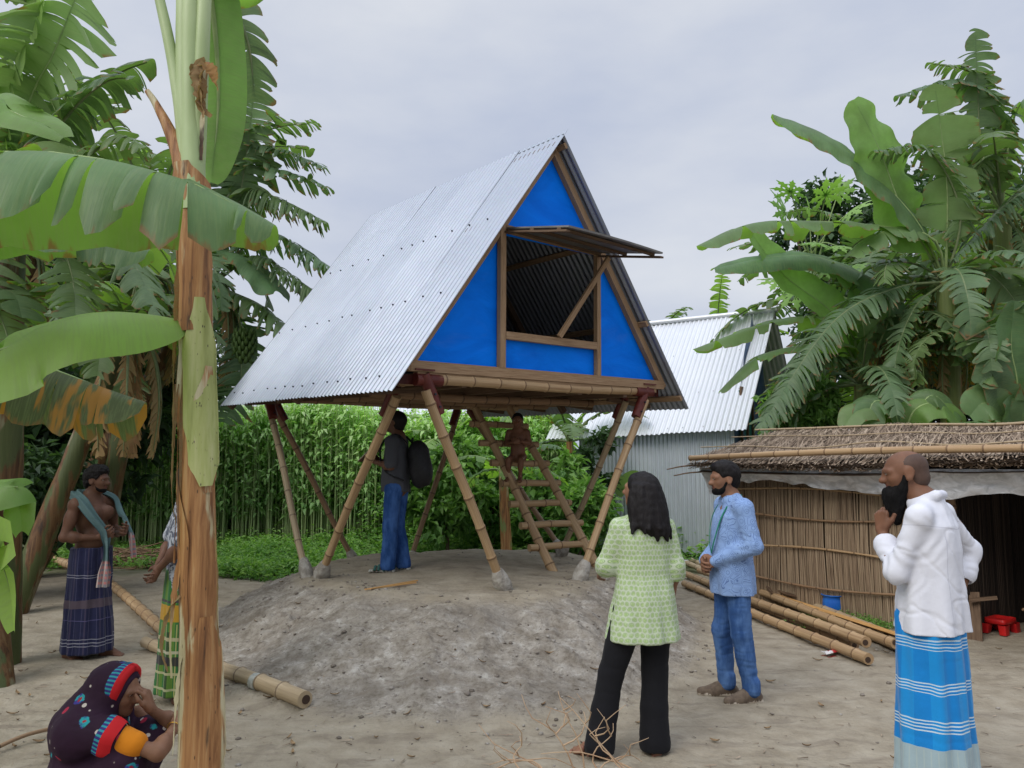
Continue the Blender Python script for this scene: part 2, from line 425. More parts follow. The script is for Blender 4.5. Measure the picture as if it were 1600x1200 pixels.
# ------------------------------------------------------------------ raised house with a corrugated A roof
HO = A(.531, 7.547, 2.263); _yw, _tx, _ty = .702, .025, -.016
_c, _s = math.cos(_yw), math.sin(_yw)
HR = np.array([[_c, -_s, 0], [_s, _c, 0], [0, 0, 1]]) @ rot((1, 0, 0), _tx) @ np.array([[math.cos(_ty), 0, math.sin(_ty)], [0, 1, 0], [-math.sin(_ty), 0, math.cos(_ty)]])
def HL(*p): return np.asarray(p if len(p) > 1 else p[0], float) @ HR.T + HO
AX, BX, CX = HR[:, 0], HR[:, 1], HR[:, 2]
WE, HRI, HLEN, GB = 1.993, 2.721, 3.987, .229
house = thing('stilt_house', 'silver corrugated A-roof house with blue gable raised on slanting bamboo legs', 'house', tuple(np.r_[HL(0, 2, 0)[:2], .5]))
rs = np.random.RandomState(3)
def bamboo(mb, a, b, r0, r1=None, mat=0, rnd=None, bend=0.0, open_end=False, n=12):
    a = A(*a); b = A(*b); r1 = r0 if r1 is None else r1; Ln = np.linalg.norm(b - a)
    rn = rs.rand() if rnd is None else rnd
    ph0 = -.5 + rn
    us = [0.0]
    k = 0
    nodes = [(m + .5 - rn) * .31 for m in range(0, int(Ln / .31) + 3)]
    for q in nodes:
        for d in (-.03, -.009, 0, .009, .03): us.append(q + d)
    us = np.array(sorted(u for u in us if 0 <= u <= Ln) + [Ln]); us = np.unique(us.round(5))
    t = us / Ln; rad = r0 + (r1 - r0) * t
    ph = np.abs(((us / .31 + rn) % 1) - .5) * .31
    rad = rad * (1 + .15 * np.exp(-(ph / .010) ** 2) - .03 * np.exp(-((ph - .03) / .012) ** 2))
    sd = nrm(np.cross(b - a, A(.3, .1, .9))); sd2 = nrm(np.cross(b - a, sd))
    wob = (np.sin(t * 5.3 + rn * 9) * sd[:, None] + np.sin(t * 7.1 + rn * 5) * sd2[:, None]).T * .008 * min(1, Ln / 2)
    path = a + (b - a) * t[:, None] + wob + A(0, 0, -1) * (bend * 4 * t * (1 - t))[:, None]
    mb.tube(path, rad, n, mat, rn, True)
    if open_end:
        x = nrm(a - b); mb.tube([a - x * .004, a + x * .004], [r0 * .52, r0 * .52], n, mat + 1, .5)

def corrugated(mb, P00, dU, dV, nrmv, pitch, amp, mat=0, sheets=5, nv=7, screws=(), smat=1, rag=.0, phase=0.):
    """sheet from P00 along dU (across the waves) and dV (along the waves)"""
    Lu = np.linalg.norm(dU); nu = int(Lu / pitch * 8) + 1
    for k in range(sheets):
        u0, u1 = k / sheets - (.0 if k == 0 else .012), (k + 1) / sheets + (.0 if k == sheets - 1 else .006)
        uu = np.linspace(u0, u1, max(12, nu // sheets + 2)); vv = np.linspace(0, 1, nv)
        lift = .0014 * (k % 2) + .001
        e1 = 1 + rag * rs.uniform(-1, 1); e0 = rag * rs.uniform(-1, 1) * .4
        h = amp * np.sin(uu * Lu / pitch * 2 * np.pi + phase)[:, None] + lift + .004 * vnoise(np.stack(np.broadcast_arrays(uu[:, None] * 4, vv[None] * 2.5, k * 3.3), -1))
        V2 = e0 + (e1 - e0) * vv
        P = P00 + uu[:, None, None] * dU + V2[None, :, None] * dV + h[..., None] * nrmv
        mb.grid(P, mat, np.stack(np.broadcast_arrays(uu[:, None] * Lu, vv[None] * np.linalg.norm(dV)), -1), rs.rand())
    for s in screws:
        q = rs.randint(3, 6); m = int(Lu / pitch)
        while q < m:
            u = (q + .25 - phase / (2 * np.pi)) * pitch / Lu
            c = P00 + u * dU + (s + rs.uniform(-.004, .004)) * dV + nrmv * (amp + .006)
            mb.tube([c - nrmv * .006, c + nrmv * .004, c + nrmv * .008], [.010, .009, .005], 7, smat, .5)
            q += rs.choice([3, 4, 5])
nL = nrm(-AX * HRI + CX * WE); nR = nrm(AX * HRI + CX * WE)
for sgn, nn, nm, scr in ((-1, nL, 'roof_slope', (.36, .66, .95)), (1, nR, 'roof_slope', (.36, .66, .95))):
    mb = MB()
    top = HL(sgn * -.03 if sgn < 0 else .0, -.02 if sgn < 0 else .03, HRI + (.035 if sgn < 0 else -.01))
    ev = HL(sgn * WE, 0, 0) - HL(0, 0, HRI)
    dU = BX * HLEN
    if sgn > 0: dU = BX * (HLEN + .0)
    corrugated(mb, top, dU, ev * 1.005, nn, .0755, .0105, 0, 5, 9, scr, 1, .004, 1.0 if sgn < 0 else 2.2)
    kid(mb, nm, [M_TIN, M_SCREW], house)
# rafters, purlins, ridge
off = .055
def roofpt(sgn, s, b, dn): return HL(sgn * WE * s, b, HRI * (1 - s)) - (nL if sgn < 0 else nR) * dn
for sgn in (-1, 1):
    for b in (GB - .035, 2.0, HLEN - .16):
        mb = MB(); mb.beam(roofpt(sgn, .03, b, .075), roofpt(sgn, .985 if b > 1 else .90, b, .075), .062, .075, nL if sgn < 0 else nR, 0, rs.rand())
        kid(mb, 'rafter', M_WOOD if b < 1 else M_WOODD, house)
    for s in (.035, .36, .66, .955):
        mb = MB(); mb.beam(roofpt(sgn, s, .045 if sgn > 0 else .10, .027), roofpt(sgn, s, HLEN - .05, .027), .06, .034, nL if sgn < 0 else nR, 0, rs.rand())
        kid(mb, 'purlin', M_WOODD if sgn < 0 else M_WOOD, house)
for sgn in (-1, 1):        # purlin stubs poking through the left edge of the gable sheet
    pass
# gable walls: blue sheet with the window left open
def tri_c(a): return (HRI) * (1 - abs(a) / WE) - .12
WL, WR, WB, WT, GBOT = -.665, .645, .635, 1.60, .30
mb = MB()
def gpoly(cols, rows=None):
    """columns: list of (a, cbottom, ctop)"""
    m = 14; P = []
    for a, c0, c1 in cols:
        t = np.linspace(0, 1, m); cc = c0 + (c1 - c0) * t
        bb = GB + .012 * fbm2(a * 2.2 + 0 * cc, cc * 2.2, 1., 2)
        P.append([HL(a, b_, c_) for b_, c_ in zip(bb, cc)])
    mb.grid(P)
Wg = 1.70
gpoly([(a, GBOT, max(tri_c(a), GBOT + .001)) for a in np.linspace(-Wg, WL, 16)])
gpoly([(a, GBOT, WB) for a in np.linspace(WL, WR, 12)])
gpoly([(a, WT, tri_c(a)) for a in np.linspace(WL, 0, 9)] + [(a, WT, tri_c(a)) for a in np.linspace(0, WR, 9)][1:])
gpoly([(a, GBOT, max(tri_c(a), GBOT + .001)) for a in np.linspace(WR, Wg, 16)])
kid(mb, 'gable_wall', M_BLUE, house)
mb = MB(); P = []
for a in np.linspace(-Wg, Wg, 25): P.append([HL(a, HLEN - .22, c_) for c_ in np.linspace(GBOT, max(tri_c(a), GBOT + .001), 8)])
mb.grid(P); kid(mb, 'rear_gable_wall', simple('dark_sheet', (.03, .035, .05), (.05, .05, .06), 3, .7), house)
# window frame as one part with posts and rails butted
mb = MB(); fw = .068; bf = GB - .045
mb.beam(HL(WL - .01, bf, GBOT + .0), HL(WL - .01, bf, WT + .09), fw, .055, BX, 0, .1)
mb.beam(HL(WR, bf, GBOT + .0), HL(WR, bf, WT + .0), fw * .8, .055, BX, 0, .4)
mb.beam(HL(WL + .03, bf - .002, WB - .02), HL(WR - .03, bf - .002, WB - .02), .075, .05, BX, 0, .7)
mb.beam(HL(WL + .03, bf - .004, WT + .05), HL(WR + .02, bf - .004, WT + .03), .07, .05, BX, 0, .9)
win = kid(mb, 'window_frame', M_WOOD, house)
# shutter held open
mb = MB()
hA, hB = HL(WL + .02, bf - .04, WT + .05), HL(WR - .0, bf - .04, WT + .02)
dn = math.radians(11); od = -BX * math.cos(dn) - CX * math.sin(dn); od2 = -BX * math.cos(dn + .02) - CX * math.sin(dn + .02)
P = []
for t in np.linspace(0, 1, 12):
    a = hA + (hB - hA) * t
    for_ = []
    for q in np.linspace(0, 1, 8):
        sag = .012 * math.sin(t * math.pi) * q
        for_.append(a + od * .86 * q + CX * sag)
    P.append(for_)
P = np.array(P); up = nrm(np.cross(hB - hA, od)); up = up if up[2] > 0 else -up
mb.grid(P + up * .006); mb.grid(P[:, ::-1] - up * .006)
for i in (0, -1):
    mb.grid(np.stack([P[i] + up * .008, P[i] - up * .008], 1) if i else np.stack([P[i] - up * .008, P[i] + up * .008], 1))
mb.grid(np.stack([P[:, -1] - up * .009, P[:, -1] + up * .009], 1))
for q0 in (.03, .5, .97):
    k = P[:, int(q0 * 7)]; mb.beam(k[0] - up * .018, k[-1] - up * .018, .05, .022, up, 1, .3 + q0 * .2)
for t in (0, -1):
    mb.beam(P[t, 0] - up * .040, P[t, -1] - up * .040, .045, .018, up, 1, .6)
kid(mb, 'window_shutter', [simple('dull_tin_leaf', (.14, .135, .13), (.20, .195, .185), 5, .6, .2), M_WOODD], house)
mb = MB(); mb.beam(HL(.03, bf - .06, WB + .02), hA + (hB - hA) * .985 + od * .16 - up * .06, .05, .034, BX, 0, .25)
kid(mb, 'shutter_prop', M_WOOD, house)
# sill beam, floor, joists
mb = MB(); mb.beam(HL(-1.70, GB - .04, .255), HL(1.72, GB - .04, .255), .06, .095, CX, 0, .33); kid(mb, 'sill_beam', M_WOOD, house)
mb = MB(); mb.beam(HL(-1.62, GB - .02, .185), HL(1.6, GB - .02, .185), .07, .04, CX, 0, .63); kid(mb, 'floor_edge', M_WOOD, house)
mb = MB()
for k in range(14):
    b0 = GB + .02 + k * .262
    mb.beam(HL(-1.6, b0 + .13, .19), HL(1.6, b0 + .13, .19), .25, .022, CX, 0, rs.rand())
kid(mb, 'floor', M_WOODD, house)
for a in (-1.1, -.4, .4, 1.1):
    mb = MB(); mb.beam(HL(a, .2, .135), HL(a, HLEN - .2, .135), .055, .085, CX, 0, rs.rand()); kid(mb, 'joist', M_WOODD, house)
mb = MB()
JF_L, JF_R, JB_L, JB_R = HL(-1.56, .2, .14), HL(1.46, .2, .165), HL(-1.56, HLEN - .35, .14), HL(1.46, HLEN - .35, .14)
for a, b, m in ((JF_L, JF_R, M_BAMB), (JB_L, JB_R, M_BAMBO), (JF_L, JB_L, M_BAMBO), (JF_R, JB_R, M_BAMBO)):
    mb = MB(); bamboo(mb, a, b, .049, .047); kid(mb, 'floor_beam', m, house)
for b in (1.1, 1.9, 2.7):
    mb = MB(); bamboo(mb, HL(-1.55, b, .06), HL(1.5, b, .06), .045); kid(mb, 'cross_pole', M_BAMBO, house)
for sgn in (-1, 1):        # eave struts from the floor out to the eave
    for b in (.55, 1.5, 2.4, 3.3):
        mb = MB(); mb.beam(HL(sgn * 1.2, b, .09), HL(sgn * WE * .965, b, .03), .045, .05, CX, 0, rs.rand()); kid(mb, 'eave_strut', M_WOODD, house)
# legs with cement-wrapped feet and maroon steel elbows
def foot(px, py, d): p = at(px, py, d); return A(p[0], p[1], gz(p[0], p[1]))
P1 = foot(500, 897, 8.1); P1b = foot(480, 897, 8.18); P2 = foot(788, 918, 7.3); P3 = foot(905, 893, 7.94)
P4 = foot(640, 850, 10.58); P5 = foot(556, 868, 10.06); P6 = foot(876, 850, 9.85)
dz = A(0, 0, -.09)
legs = [(JF_L + AX * .03 - BX * .02, P2, .049, M_BAMB), (JF_L + BX * .42 - CX * .03, P1, .047, M_BAMB), (JB_L - BX * .12, P1b, .041, M_BAMBG), (JB_L + AX * .1, P5, .041, M_BAMBO),
        (JF_R - AX * .03, P3, .046, M_BAMB), (JF_R + BX * .30, P6, .042, M_BAMBG), (JB_R - AX * .1, P4, .042, M_BAMBO), (JB_R - BX * .1, A(*(P6 + A(.05, .2, 0))), .040, M_BAMBO)]
for k, (t, f_, r, m) in enumerate(legs):
    t = t + dz; dv = nrm(f_ - t)
    mb = MB(); bamboo(mb, t, f_ + dv * .05, r * .97, r * .86); lg = kid(mb, 'leg', m, house)
    mb = MB(); Lf = .20
    tt = np.linspace(0, 1, 12)
    rad = r * (1.0 + .68 * np.sin(np.clip(tt * 1.25, 0, 1) * np.pi * .75)) ; rad[0] = r * .95
    mb.tube(f_ - dv * Lf + (dv * (Lf + .07)) * tt[:, None], rad, 20, 0, .5, True, noise=.16)
    kid(mb, 'cement_foot', M_CEM, house)
for J, dirs in ((JF_L, (AX, None)), (JF_R, (-AX, None)), (JB_L, (AX, None)), (JB_R, (-AX, None))):
    mb = MB(); d = dirs[0]
    mb.tube([J - d * .07, J + d * .20], [.057, .057], 18, 0, .5)
    for (t, f_, r, m) in legs:
        if np.linalg.norm(t - J) < .5:
            dv = nrm(f_ - t - dz); mb.tube([t - dv * .05, t + dv * .33], [.054, .052], 18, 0, .5)
            c0 = t + dv * .26
            for q in range(2):
                e = nrm(np.cross(dv, BX)); mb.tube([c0 - dv * .12 * q + e * 0 - BX * .045, c0 - dv * .12 * q - BX * .066], .011, 6, 1, .5)
    for q in (-1, 1): mb.beam(J - d * .25 + CX * .0 + BX * .04, J + d * .02 + BX * .04, .085, .012, BX, 0, .5)
    mb.box(J + CX * .085, (.10, .06, .007), HR, 0)
    kid(mb, 'steel_joint', [M_MAROON, M_SCREW], house)
mb = MB(); mb.beam(P5 + A(.08, .0, .03), P5 + A(.55, .15, .06), .07, .07, (0, 0, 1), 0, .5); 
o = mb.build('steel_channel', M_MAROON); tag(o, 'short maroon steel channel lying beside the rear left house foot', 'steel piece')

# ------------------------------------------------------------------ bamboo ladder under the house
la0, lb0 = foot(866, 879, 8.62), foot(936, 874, 8.93)
la1, lb1 = at(736, 622, 9.35), at(790, 626, 9.55)
ladder = thing('ladder', 'bamboo ladder leaning up into the floor of the raised house', 'ladder', tuple((la0 + lb0) / 2))
for a, b in ((la0, la1), (lb0, lb1)):
    mb = MB(); bamboo(mb, a - A(0, 0, .02), b, .052, .046); kid(mb, 'rail', M_BAMB, ladder)
for k in range(8):
    t = .105 + k * .118
    a = la0 + (la1 - la0) * t; b = lb0 + (lb1 - lb0) * t; x = nrm(b - a); off_ = A(0, .055, .045)
    mb = MB(); bamboo(mb, a - x * (.17 + .04 * rs.rand()) + off_, b + x * .08 + off_, .041, .038, bend=0); kid(mb, 'rung', M_BAMB, ladder)
# ------------------------------------------------------------------ thatched reed hut on the right
rs = np.random.RandomState(11)
n = NT('reed_wall'); r = n.rnd(); uv = n.uv()
v = n.comb(n.math('MULTIPLY', n.xyz(uv, 0), 1.2), n.math('MULTIPLY', r, 40.), r)
c = n.ramp(n.math('ADD', n.math('MULTIPLY', n.noise(v, 2.5, 4), .6), n.math('MULTIPLY', r, .45)),
           [(.25, (.15, .105, .068)), (.45, (.25, .18, .118)), (.62, (.33, .25, .165)), (.8, (.37, .285, .19))])
M_REED = n.done(c, .8, 0, None, .2)
n = NT('old_thatch'); r = n.rnd(); uv = n.uv()
v = n.comb(n.xyz(uv, 0), n.math('MULTIPLY', r, 37.), r)
c = n.ramp(n.math('ADD', n.math('MULTIPLY', n.noise(v, 5., 4), .45), n.math('MULTIPLY', r, .6)),
           [(.22, (.06, .042, .03)), (.45, (.165, .12, .085)), (.65, (.26, .195, .14)), (.85, (.37, .295, .22))])
M_THAT = n.done(c, .9, 0, None, .15)
M_TARP = None
n = NT('grey_plastic_film'); o = n.objc()
w = n.noise(n.map(o, (1, 1, 2.)), 7, 5, .6, .8)
M_TARP = n.done(n.mix(n.step(w, .35, .65), (.42, .43, .44), (.66, .67, .69)), .33, 0, n.bump(w, .5, .03), .5)
WD = A(-.577, .8165, 0)                    # along the wall towards the far end
W0 = A(3.89, 7.93, 0)                     # wall foot at photo x 1390
def HW(t, up=0., out=0.):                 # t metres from W0 towards the far end; out = towards the yard
    q = W0 + WD * t + A(-.8165, -.577, 0) * out; return A(q[0], q[1], up)
hut = thing('reed_hut', 'low hut with reed walls, thatched roof and grey plastic under its eave', 'hut', tuple(HW(.5)))
T0, T1 = -.57, 2.03                       # wall ends (opening to the right of T0)
mb = MB()
m = 460
for k in range(m):
    t = T0 + (T1 - T0) * (k + rs.uniform(-.3, .3)) / m
    a = HW(t, -.05, rs.uniform(-.012, .012)); b = HW(t + rs.uniform(-.05, .05), 1.60 + rs.uniform(-.06, .04), rs.uniform(-.012, .012) + .02 * math.sin(t * 3))
    mid = (a + b) / 2 + A(-.8165, -.577, 0) * (.035 * math.sin(t * 2.2) + rs.uniform(-.006, .006))
    mb.tube(bez([a, mid, b], 5), rs.uniform(.0045, .0075), 5, 0, .15 + .6 * rs.rand(), False)
P = [[HW(t, z, -.022) for z in (-.05, 1.6)] for t in (T0, T1)]
mb.grid(P, 0, None, .35); mb.grid(np.array(P)[::-1], 0, None, .2)
for t0_ in (T1,):
    for k in range(70):
        q = HW(t0_, 0, 0) + A(.8165, .577, 0) * (k / 70 * 2.2); mb.tube([q + A(0, 0, -.05), q + A(rs.uniform(-.02, .02), 0, 1.6)], .016, 5, 0, rs.rand(), False)
kid(mb, 'wall', M_REED, hut)
for z, dz_, m_ in ((1.35, .05, M_BAMB), (1.06, -.06, M_BAMBO), (.70, .04, M_BAMB), (.33, -.03, M_BAMBO)):
    mb = MB(); pts = [HW(t, z + .03 * math.sin(t * 2.1 + z * 9) + dz_ * (t - 1) * .25, .05 + .02 * math.sin(t * 2.2)) for t in np.linspace(T0 + .03, T1, 7)]
    p_ = bez(pts, 30); mb.tube(p_, .012 + .002 * np.sin(np.arange(30) * 1.1), 7, 0, rs.rand()); kid(mb, 'wall_rail', m_, hut)
for t in (T0 + .02, -2.9):
    mb = MB(); bamboo(mb, HW(t, -.1, -.03), HW(t, 1.72, -.03), .04, .036); kid(mb, 'post', M_BAMBO, hut)
# inside: back wall, side wall, dark earth floor stays ground
n = NT('shade_dark_reed'); M_REED_SHADE = n.done(n.ramp(n.rnd(), [(0, (.018, .014, .012)), (1, (.07, .05, .036))]), .8, spec=.1)  # interior reed colour darkened, the hut's inner shade put into the material
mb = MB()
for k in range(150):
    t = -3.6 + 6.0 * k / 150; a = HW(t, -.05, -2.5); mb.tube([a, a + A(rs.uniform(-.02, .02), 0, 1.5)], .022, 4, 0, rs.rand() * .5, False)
kid(mb, 'back_wall', M_REED_SHADE, hut)
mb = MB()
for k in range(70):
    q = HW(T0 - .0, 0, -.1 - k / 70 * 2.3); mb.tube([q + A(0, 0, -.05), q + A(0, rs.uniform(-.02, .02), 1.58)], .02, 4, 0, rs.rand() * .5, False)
kid(mb, 'partition', M_REED_SHADE, hut); mb = MB()
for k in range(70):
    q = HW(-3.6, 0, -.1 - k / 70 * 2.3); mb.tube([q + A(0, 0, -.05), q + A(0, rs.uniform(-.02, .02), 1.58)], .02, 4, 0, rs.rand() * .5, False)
kid(mb, 'partition', M_REED_SHADE, hut)
# roof: low thatch, straws lying down the slope and slightly askew
RT0, RT1 = -3.9, 2.28
EAVE_O, EAVE_Z, RID_O, RID_Z = .46, 1.675, -1.42, 2.07
mb = MB()
def RP(t, s, h=0.0):       # s 0 at eave, 1 at ridge
    return HW(t, EAVE_Z + (RID_Z - EAVE_Z) * s + h + .035 * fbm2(t * 1.3, s * 2., 1., 2), EAVE_O + (RID_O - EAVE_O) * s)
G = np.array([[RP(t, s, -.02) for s in np.linspace(0, 1, 5)] for t in np.linspace(RT0, RT1 - .1, 40)])
mb.grid(G, 0, None, .05)
mb.grid(G[::-1] - A(0, 0, .09), 0, None, .0)
Q = []; RN = []; UVs = []
NS = 9000
ts = rs.uniform(RT0, RT1, NS); ss = rs.beta(1.05, 1.0, NS) * 1.05 - .05
order = np.argsort(ss)
for i in order:
    t, s = ts[i], ss[i]; ln = rs.uniform(.12, .26)
    ske = .13 + rs.normal(0, .06)
    a = RP(t, s, .010 + rs.uniform(0, .022)); b = RP(t + ske, min(s + ln, 1.04), .016 + rs.uniform(0, .03))
    w = rs.uniform(.004, .010); x = nrm(np.cross(b - a, A(0, 0, 1))) * w
    Q.append([a - x, a + x, b + x * .6, b - x * .6]); RN.append(rs.rand()); UVs += [[0, 0], [0, 0], [.4, 0], [.4, 0]]
mb.quads(np.array(Q), 0, np.array(UVs), np.array(RN))
# ragged eave fringe: bent straw folded over the edge pole
Q = []; RN = []
for k in range(2600):
    t = rs.uniform(RT0, RT1); a = RP(t, -.0, rs.uniform(-.05, .02)); d = A(-.8165, -.577, 0) * rs.uniform(.0, .045) + A(0, 0, -rs.uniform(.0, .035)) + WD * rs.uniform(-.08, .08)
    w = rs.uniform(.004, .009); x = nrm(np.cross(d, A(.2, .3, 1))) * w
    Q.append([a - x, a + x, a + d + x, a + d - x]); RN.append(.2 + rs.rand() * .7)
mb.quads(np.array(Q), 0, None, np.array(RN))
# rear slope
G2 = np.array([[HW(t, RID_Z - .55 * s, RID_O - 1.3 * s) for s in np.linspace(0, 1, 4)] for t in np.linspace(RT0, RT1, 20)])
mb.grid(G2, 0, None, .4)
kid(mb, 'thatched_roof', M_THAT, hut)
mb = MB(); bamboo(mb, RP(RT1 + .06, .03, .055), RP(RT0, .03, .055), .033, .04, bend=-.03); kid(mb, 'eave_pole', M_BAMB, hut)
for s, r_ in ((.36, .011), (.70, .010), (.98, .020)):
    mb = MB(); p_ = bez([RP(t, s + .02 * math.sin(t * 3), .05) for t in np.linspace(RT1 + (.45 if s > .3 else 0), RT0, 9)], 40); mb.tube(p_, r_ * (1 - .3 * np.linspace(1, 0, 40)), 7, 0, rs.rand()); kid(mb, 'roof_batten', M_BAMBG, hut)
for t, zz in ((2.12, 1.63), (2.0, 1.55)):
    mb = MB(); mb.tube(bez([HW(t + .75, zz - .05, .25), HW(t + .3, zz, .3), HW(t - .7, zz + .02, .2)], 14), np.linspace(.008, .017, 14), 6, 0, .5); kid(mb, 'eave_stick', M_BAMBO, hut)
# grey film hanging under the eave
nu, nv = 240, 12
tt = np.linspace(RT0, 2.2, nu); P = []
for i, t in enumerate(tt):
    hang = .25 + .06 * fbm2(np.array([t]), np.array([0.]), 1.3, 3)[0] + .08 * sstep(1.6, 2.2, t) + .05 * math.cos(t * 2.2)
    row = []
    for s in np.linspace(0, 1, nv):
        w = .035 * fbm(A(t * 4.5, s * 2.2, 1.), 3)
        row.append(HW(t, EAVE_Z - .07 - hang * s + .018 * fbm(A(t * 7, s * 3, 4.), 2) * s, .40 - .16 * s + w * (.3 + s)))
    P.append(row)
mb = MB(); mb.grid(np.array(P)); kid(mb, 'plastic_film', M_TARP, hut)
# firewood heap inside, board and red tray
mb = MB()
for k in range(170):
    t = rs.uniform(-2.9, -1.15); q = HW(t, .02 + abs(rs.normal(0, .17)), -.85 + rs.normal(0, .3)); d = A(*rs.normal(0, 1, 3)) * A(1, 1, .3); d = nrm(d) * rs.uniform(.2, .6)
    mb.tube(bez([q - d, q + A(*rs.normal(0, .04, 3)), q + d], 6), rs.uniform(.006, .016), 5, 0, rs.rand(), False)
o = mb.build('firewood_heap', M_BAMBO); tag(o, 'heap of thin dry sticks lying inside the dark hut opening', 'firewood', kind='stuff')
M_RED = simple('red_plastic', (.48, .014, .012), (.36, .01, .012), 9, .4, 0, .1, 30)
tc = at(1562, 955, 7.72); tz = gz(tc[0], tc[1])
tray = thing('stool', 'low red plastic stool standing in the hut opening', 'stool', (tc[0], tc[1], tz), .6)
mb = MB(); hw, hd, hh = .13, .095, .14
def rrect(w, d, z, r=.03, k=5):
    out = []
    for cx, cy, a0 in ((w - r, d - r, 0), (-w + r, d - r, 90), (-w + r, -d + r, 180), (w - r, -d + r, 270)):
        for a in np.radians(np.linspace(a0, a0 + 90, k)): out.append([cx + r * math.cos(a), cy + r * math.sin(a), z])
    return out
top = [rrect(hw * .2, hd * .2, hh - .022, .01), rrect(hw * .86, hd * .84, hh - .022, .02), rrect(hw * .93, hd * .92, hh), rrect(hw, hd, hh, .03), rrect(hw * 1.03, hd * 1.03, hh - .045, .03), rrect(hw * .98, hd * .98, hh - .05, .03), rrect(hw*.9, hd*.9, hh - .04, .03), rrect(hw * .2, hd * .2, hh - .036, .01)]
mb.grid(np.array(top)[:, ::-1], 0, wrap=True); mb.add(rrect(hw * .2, hd * .2, hh - .022, .01), [np.arange(20)], 0, smooth=False); mb.build('seat', M_RED, tray)
for sx in (-1, 1):
    for sy in (-1, 1):
        mb = MB(); q = A(sx * hw * .82, sy * hd * .78, 0); mb.grid(np.array([np.array(rrect(.04, .03, 0, .01)) * 1 + q * A(1.12, 1.12, 1), np.array(rrect(.05, .036, hh - .05, .01)) + q]), 0, wrap=True)
        mb.build('leg', M_RED, tray)
b0 = A(*(at(1518, 955, 7.45) * A(1, 1, 0)))
mb = MB(); mb.beam(b0 + A(0, 0, -.02), b0 + A(.08, .14, .42), .16, .022, (.7, .7, 0), 0, .4); mb.beam(b0 + A(.02, .05, .36), b0 + A(.22, -.05, .40), .04, .03, (0, 0, 1), 0, .6)
o = mb.build('leaning_board', M_WOODD); tag(o, 'worn brown board leaning at the edge of the hut opening', 'board')
# ------------------------------------------------------------------ tin shed behind
shed = thing('tin_shed', 'tin shed with steep white corrugated roof and galvanised side wall', 'shed', (3.2, 15.6, 0))
ed = nrm(A(-.845, .535, 0)); bk = A(.535, .845, 0)
E1 = A(*at(1166, 672, 14.0)); RG = A(*at(1211, 485, 15.8)); dVv = E1 - RG
dU = ed * 4.2
mb = MB(); nn = nrm(np.cross(dVv, dU)); nn = nn if nn[2] > 0 else -nn
corrugated(mb, RG, dU + A(0, 0, -.10), dVv, nn, .10, .016, 0, 5, 6, (.34, .68, .96), 1, .004)
# ridge cap
mb.tube([RG - ed * .05 + A(0, 0, .01), RG + dU], .05, 8, 0, .9)
kid(mb, 'roof_slope', [M_TINW, simple('shed_screw', (.35, .36, .38), None, rough=.5)], shed)
mb = MB(); dB = A(-dVv[0], -dVv[1], dVv[2]); dB = bk * np.linalg.norm(dVv[:2]) + A(0, 0, dVv[2])
corrugated(mb, RG - A(0, 0, .01), dU, dB, nrm(A(0, 0, 1) + bk), .10, .016, 0, 5, 4); kid(mb, 'roof_slope', M_TINW, shed)
wl = E1 + bk * .28 + ed * .3 ; wl[2] = 0
mb = MB(); corrugated(mb, wl + A(0, 0, 2.45), ed * 3.25, A(0, 0, -2.5), -bk, .085, .013, 0, 4, 3); kid(mb, 'wall', M_TIN2, shed)
gL = wl + A(0, 0, 0); gR = gL + bk * 3.0; apx = (gL + gR) / 2
mb = MB(); P = []
for t in np.linspace(0, 1, 40):
    h = 2.45 + (RG[2] - 2.5) * (1 - abs(2 * t - 1)); q = gL + (gR - gL) * t - ed * .02 * math.sin(t * 220)
    P.append([q + A(0, 0, z) for z in (0, h * .33, h * .66, h)])
mb.grid(np.array(P), 0); kid(mb, 'end_wall', simple('blue_grey_tin', (.05, .10, .19), (.09, .15, .26), 4, .5, .3), shed)
mb = MB()
w0, w1 = gL + bk * .35 - ed * .045, gL + bk * 1.15 - ed * .045
mb.beam(w0 + A(0, 0, 2.05), w1 + A(0, 0, 2.05), .04, .10, (0, 0, 1), 0, .4); mb.beam(w0 + A(0, 0, 3.1), w1 + A(0, 0, 3.1), .04, .06, (0, 0, 1), 0, .6)
for q in (w0, (w0 + w1) / 2, w1): mb.beam(q + A(0, 0, 2.101), q + A(0, 0, 3.069), .04, .05, bk, 0, .5)
wf = kid(mb, 'window_frame', M_WOODD, shed)
mb = MB(); mb.box((w0 + w1) / 2 + A(0, 0, 2.58) + ed * .035, (.40, .006, .48), np.stack([bk, -ed, A(0, 0, 1)], 1)); kid(mb, 'window_blind', simple('green_blind', (.02, .14, .12), (.03, .2, .16), 6, .5), shed)
# small far tin house beyond the jute
far = thing('far_tin_house', 'pale tin roof showing far beyond the jute field', 'house', (-3.6, 30, 0))
mb = MB(); corrugated(mb, A(-7.6, 31, 5.4), A(7.4, 0, 0), A(0, -3.2, -2.3), nrm(A(0, -.6, .8)), .14, .02, 0, 6, 3); kid(mb, 'roof_slope', M_TINW, far)
mb = MB(); corrugated(mb, A(-7.6, 31, 5.4), A(7.4, 0, 0), A(0, 3.2, -2.3), nrm(A(0, .6, .8)), .14, .02, 0, 6, 3); kid(mb, 'roof_slope', M_TINW, far)
mb = MB(); corrugated(mb, A(-7.3, 28.4, 3.3), A(6.8, 0, 0), A(0, 0, -3.5), A(0, -1, 0), .14, .02, 0, 6, 3); kid(mb, 'wall', M_TIN2, far)

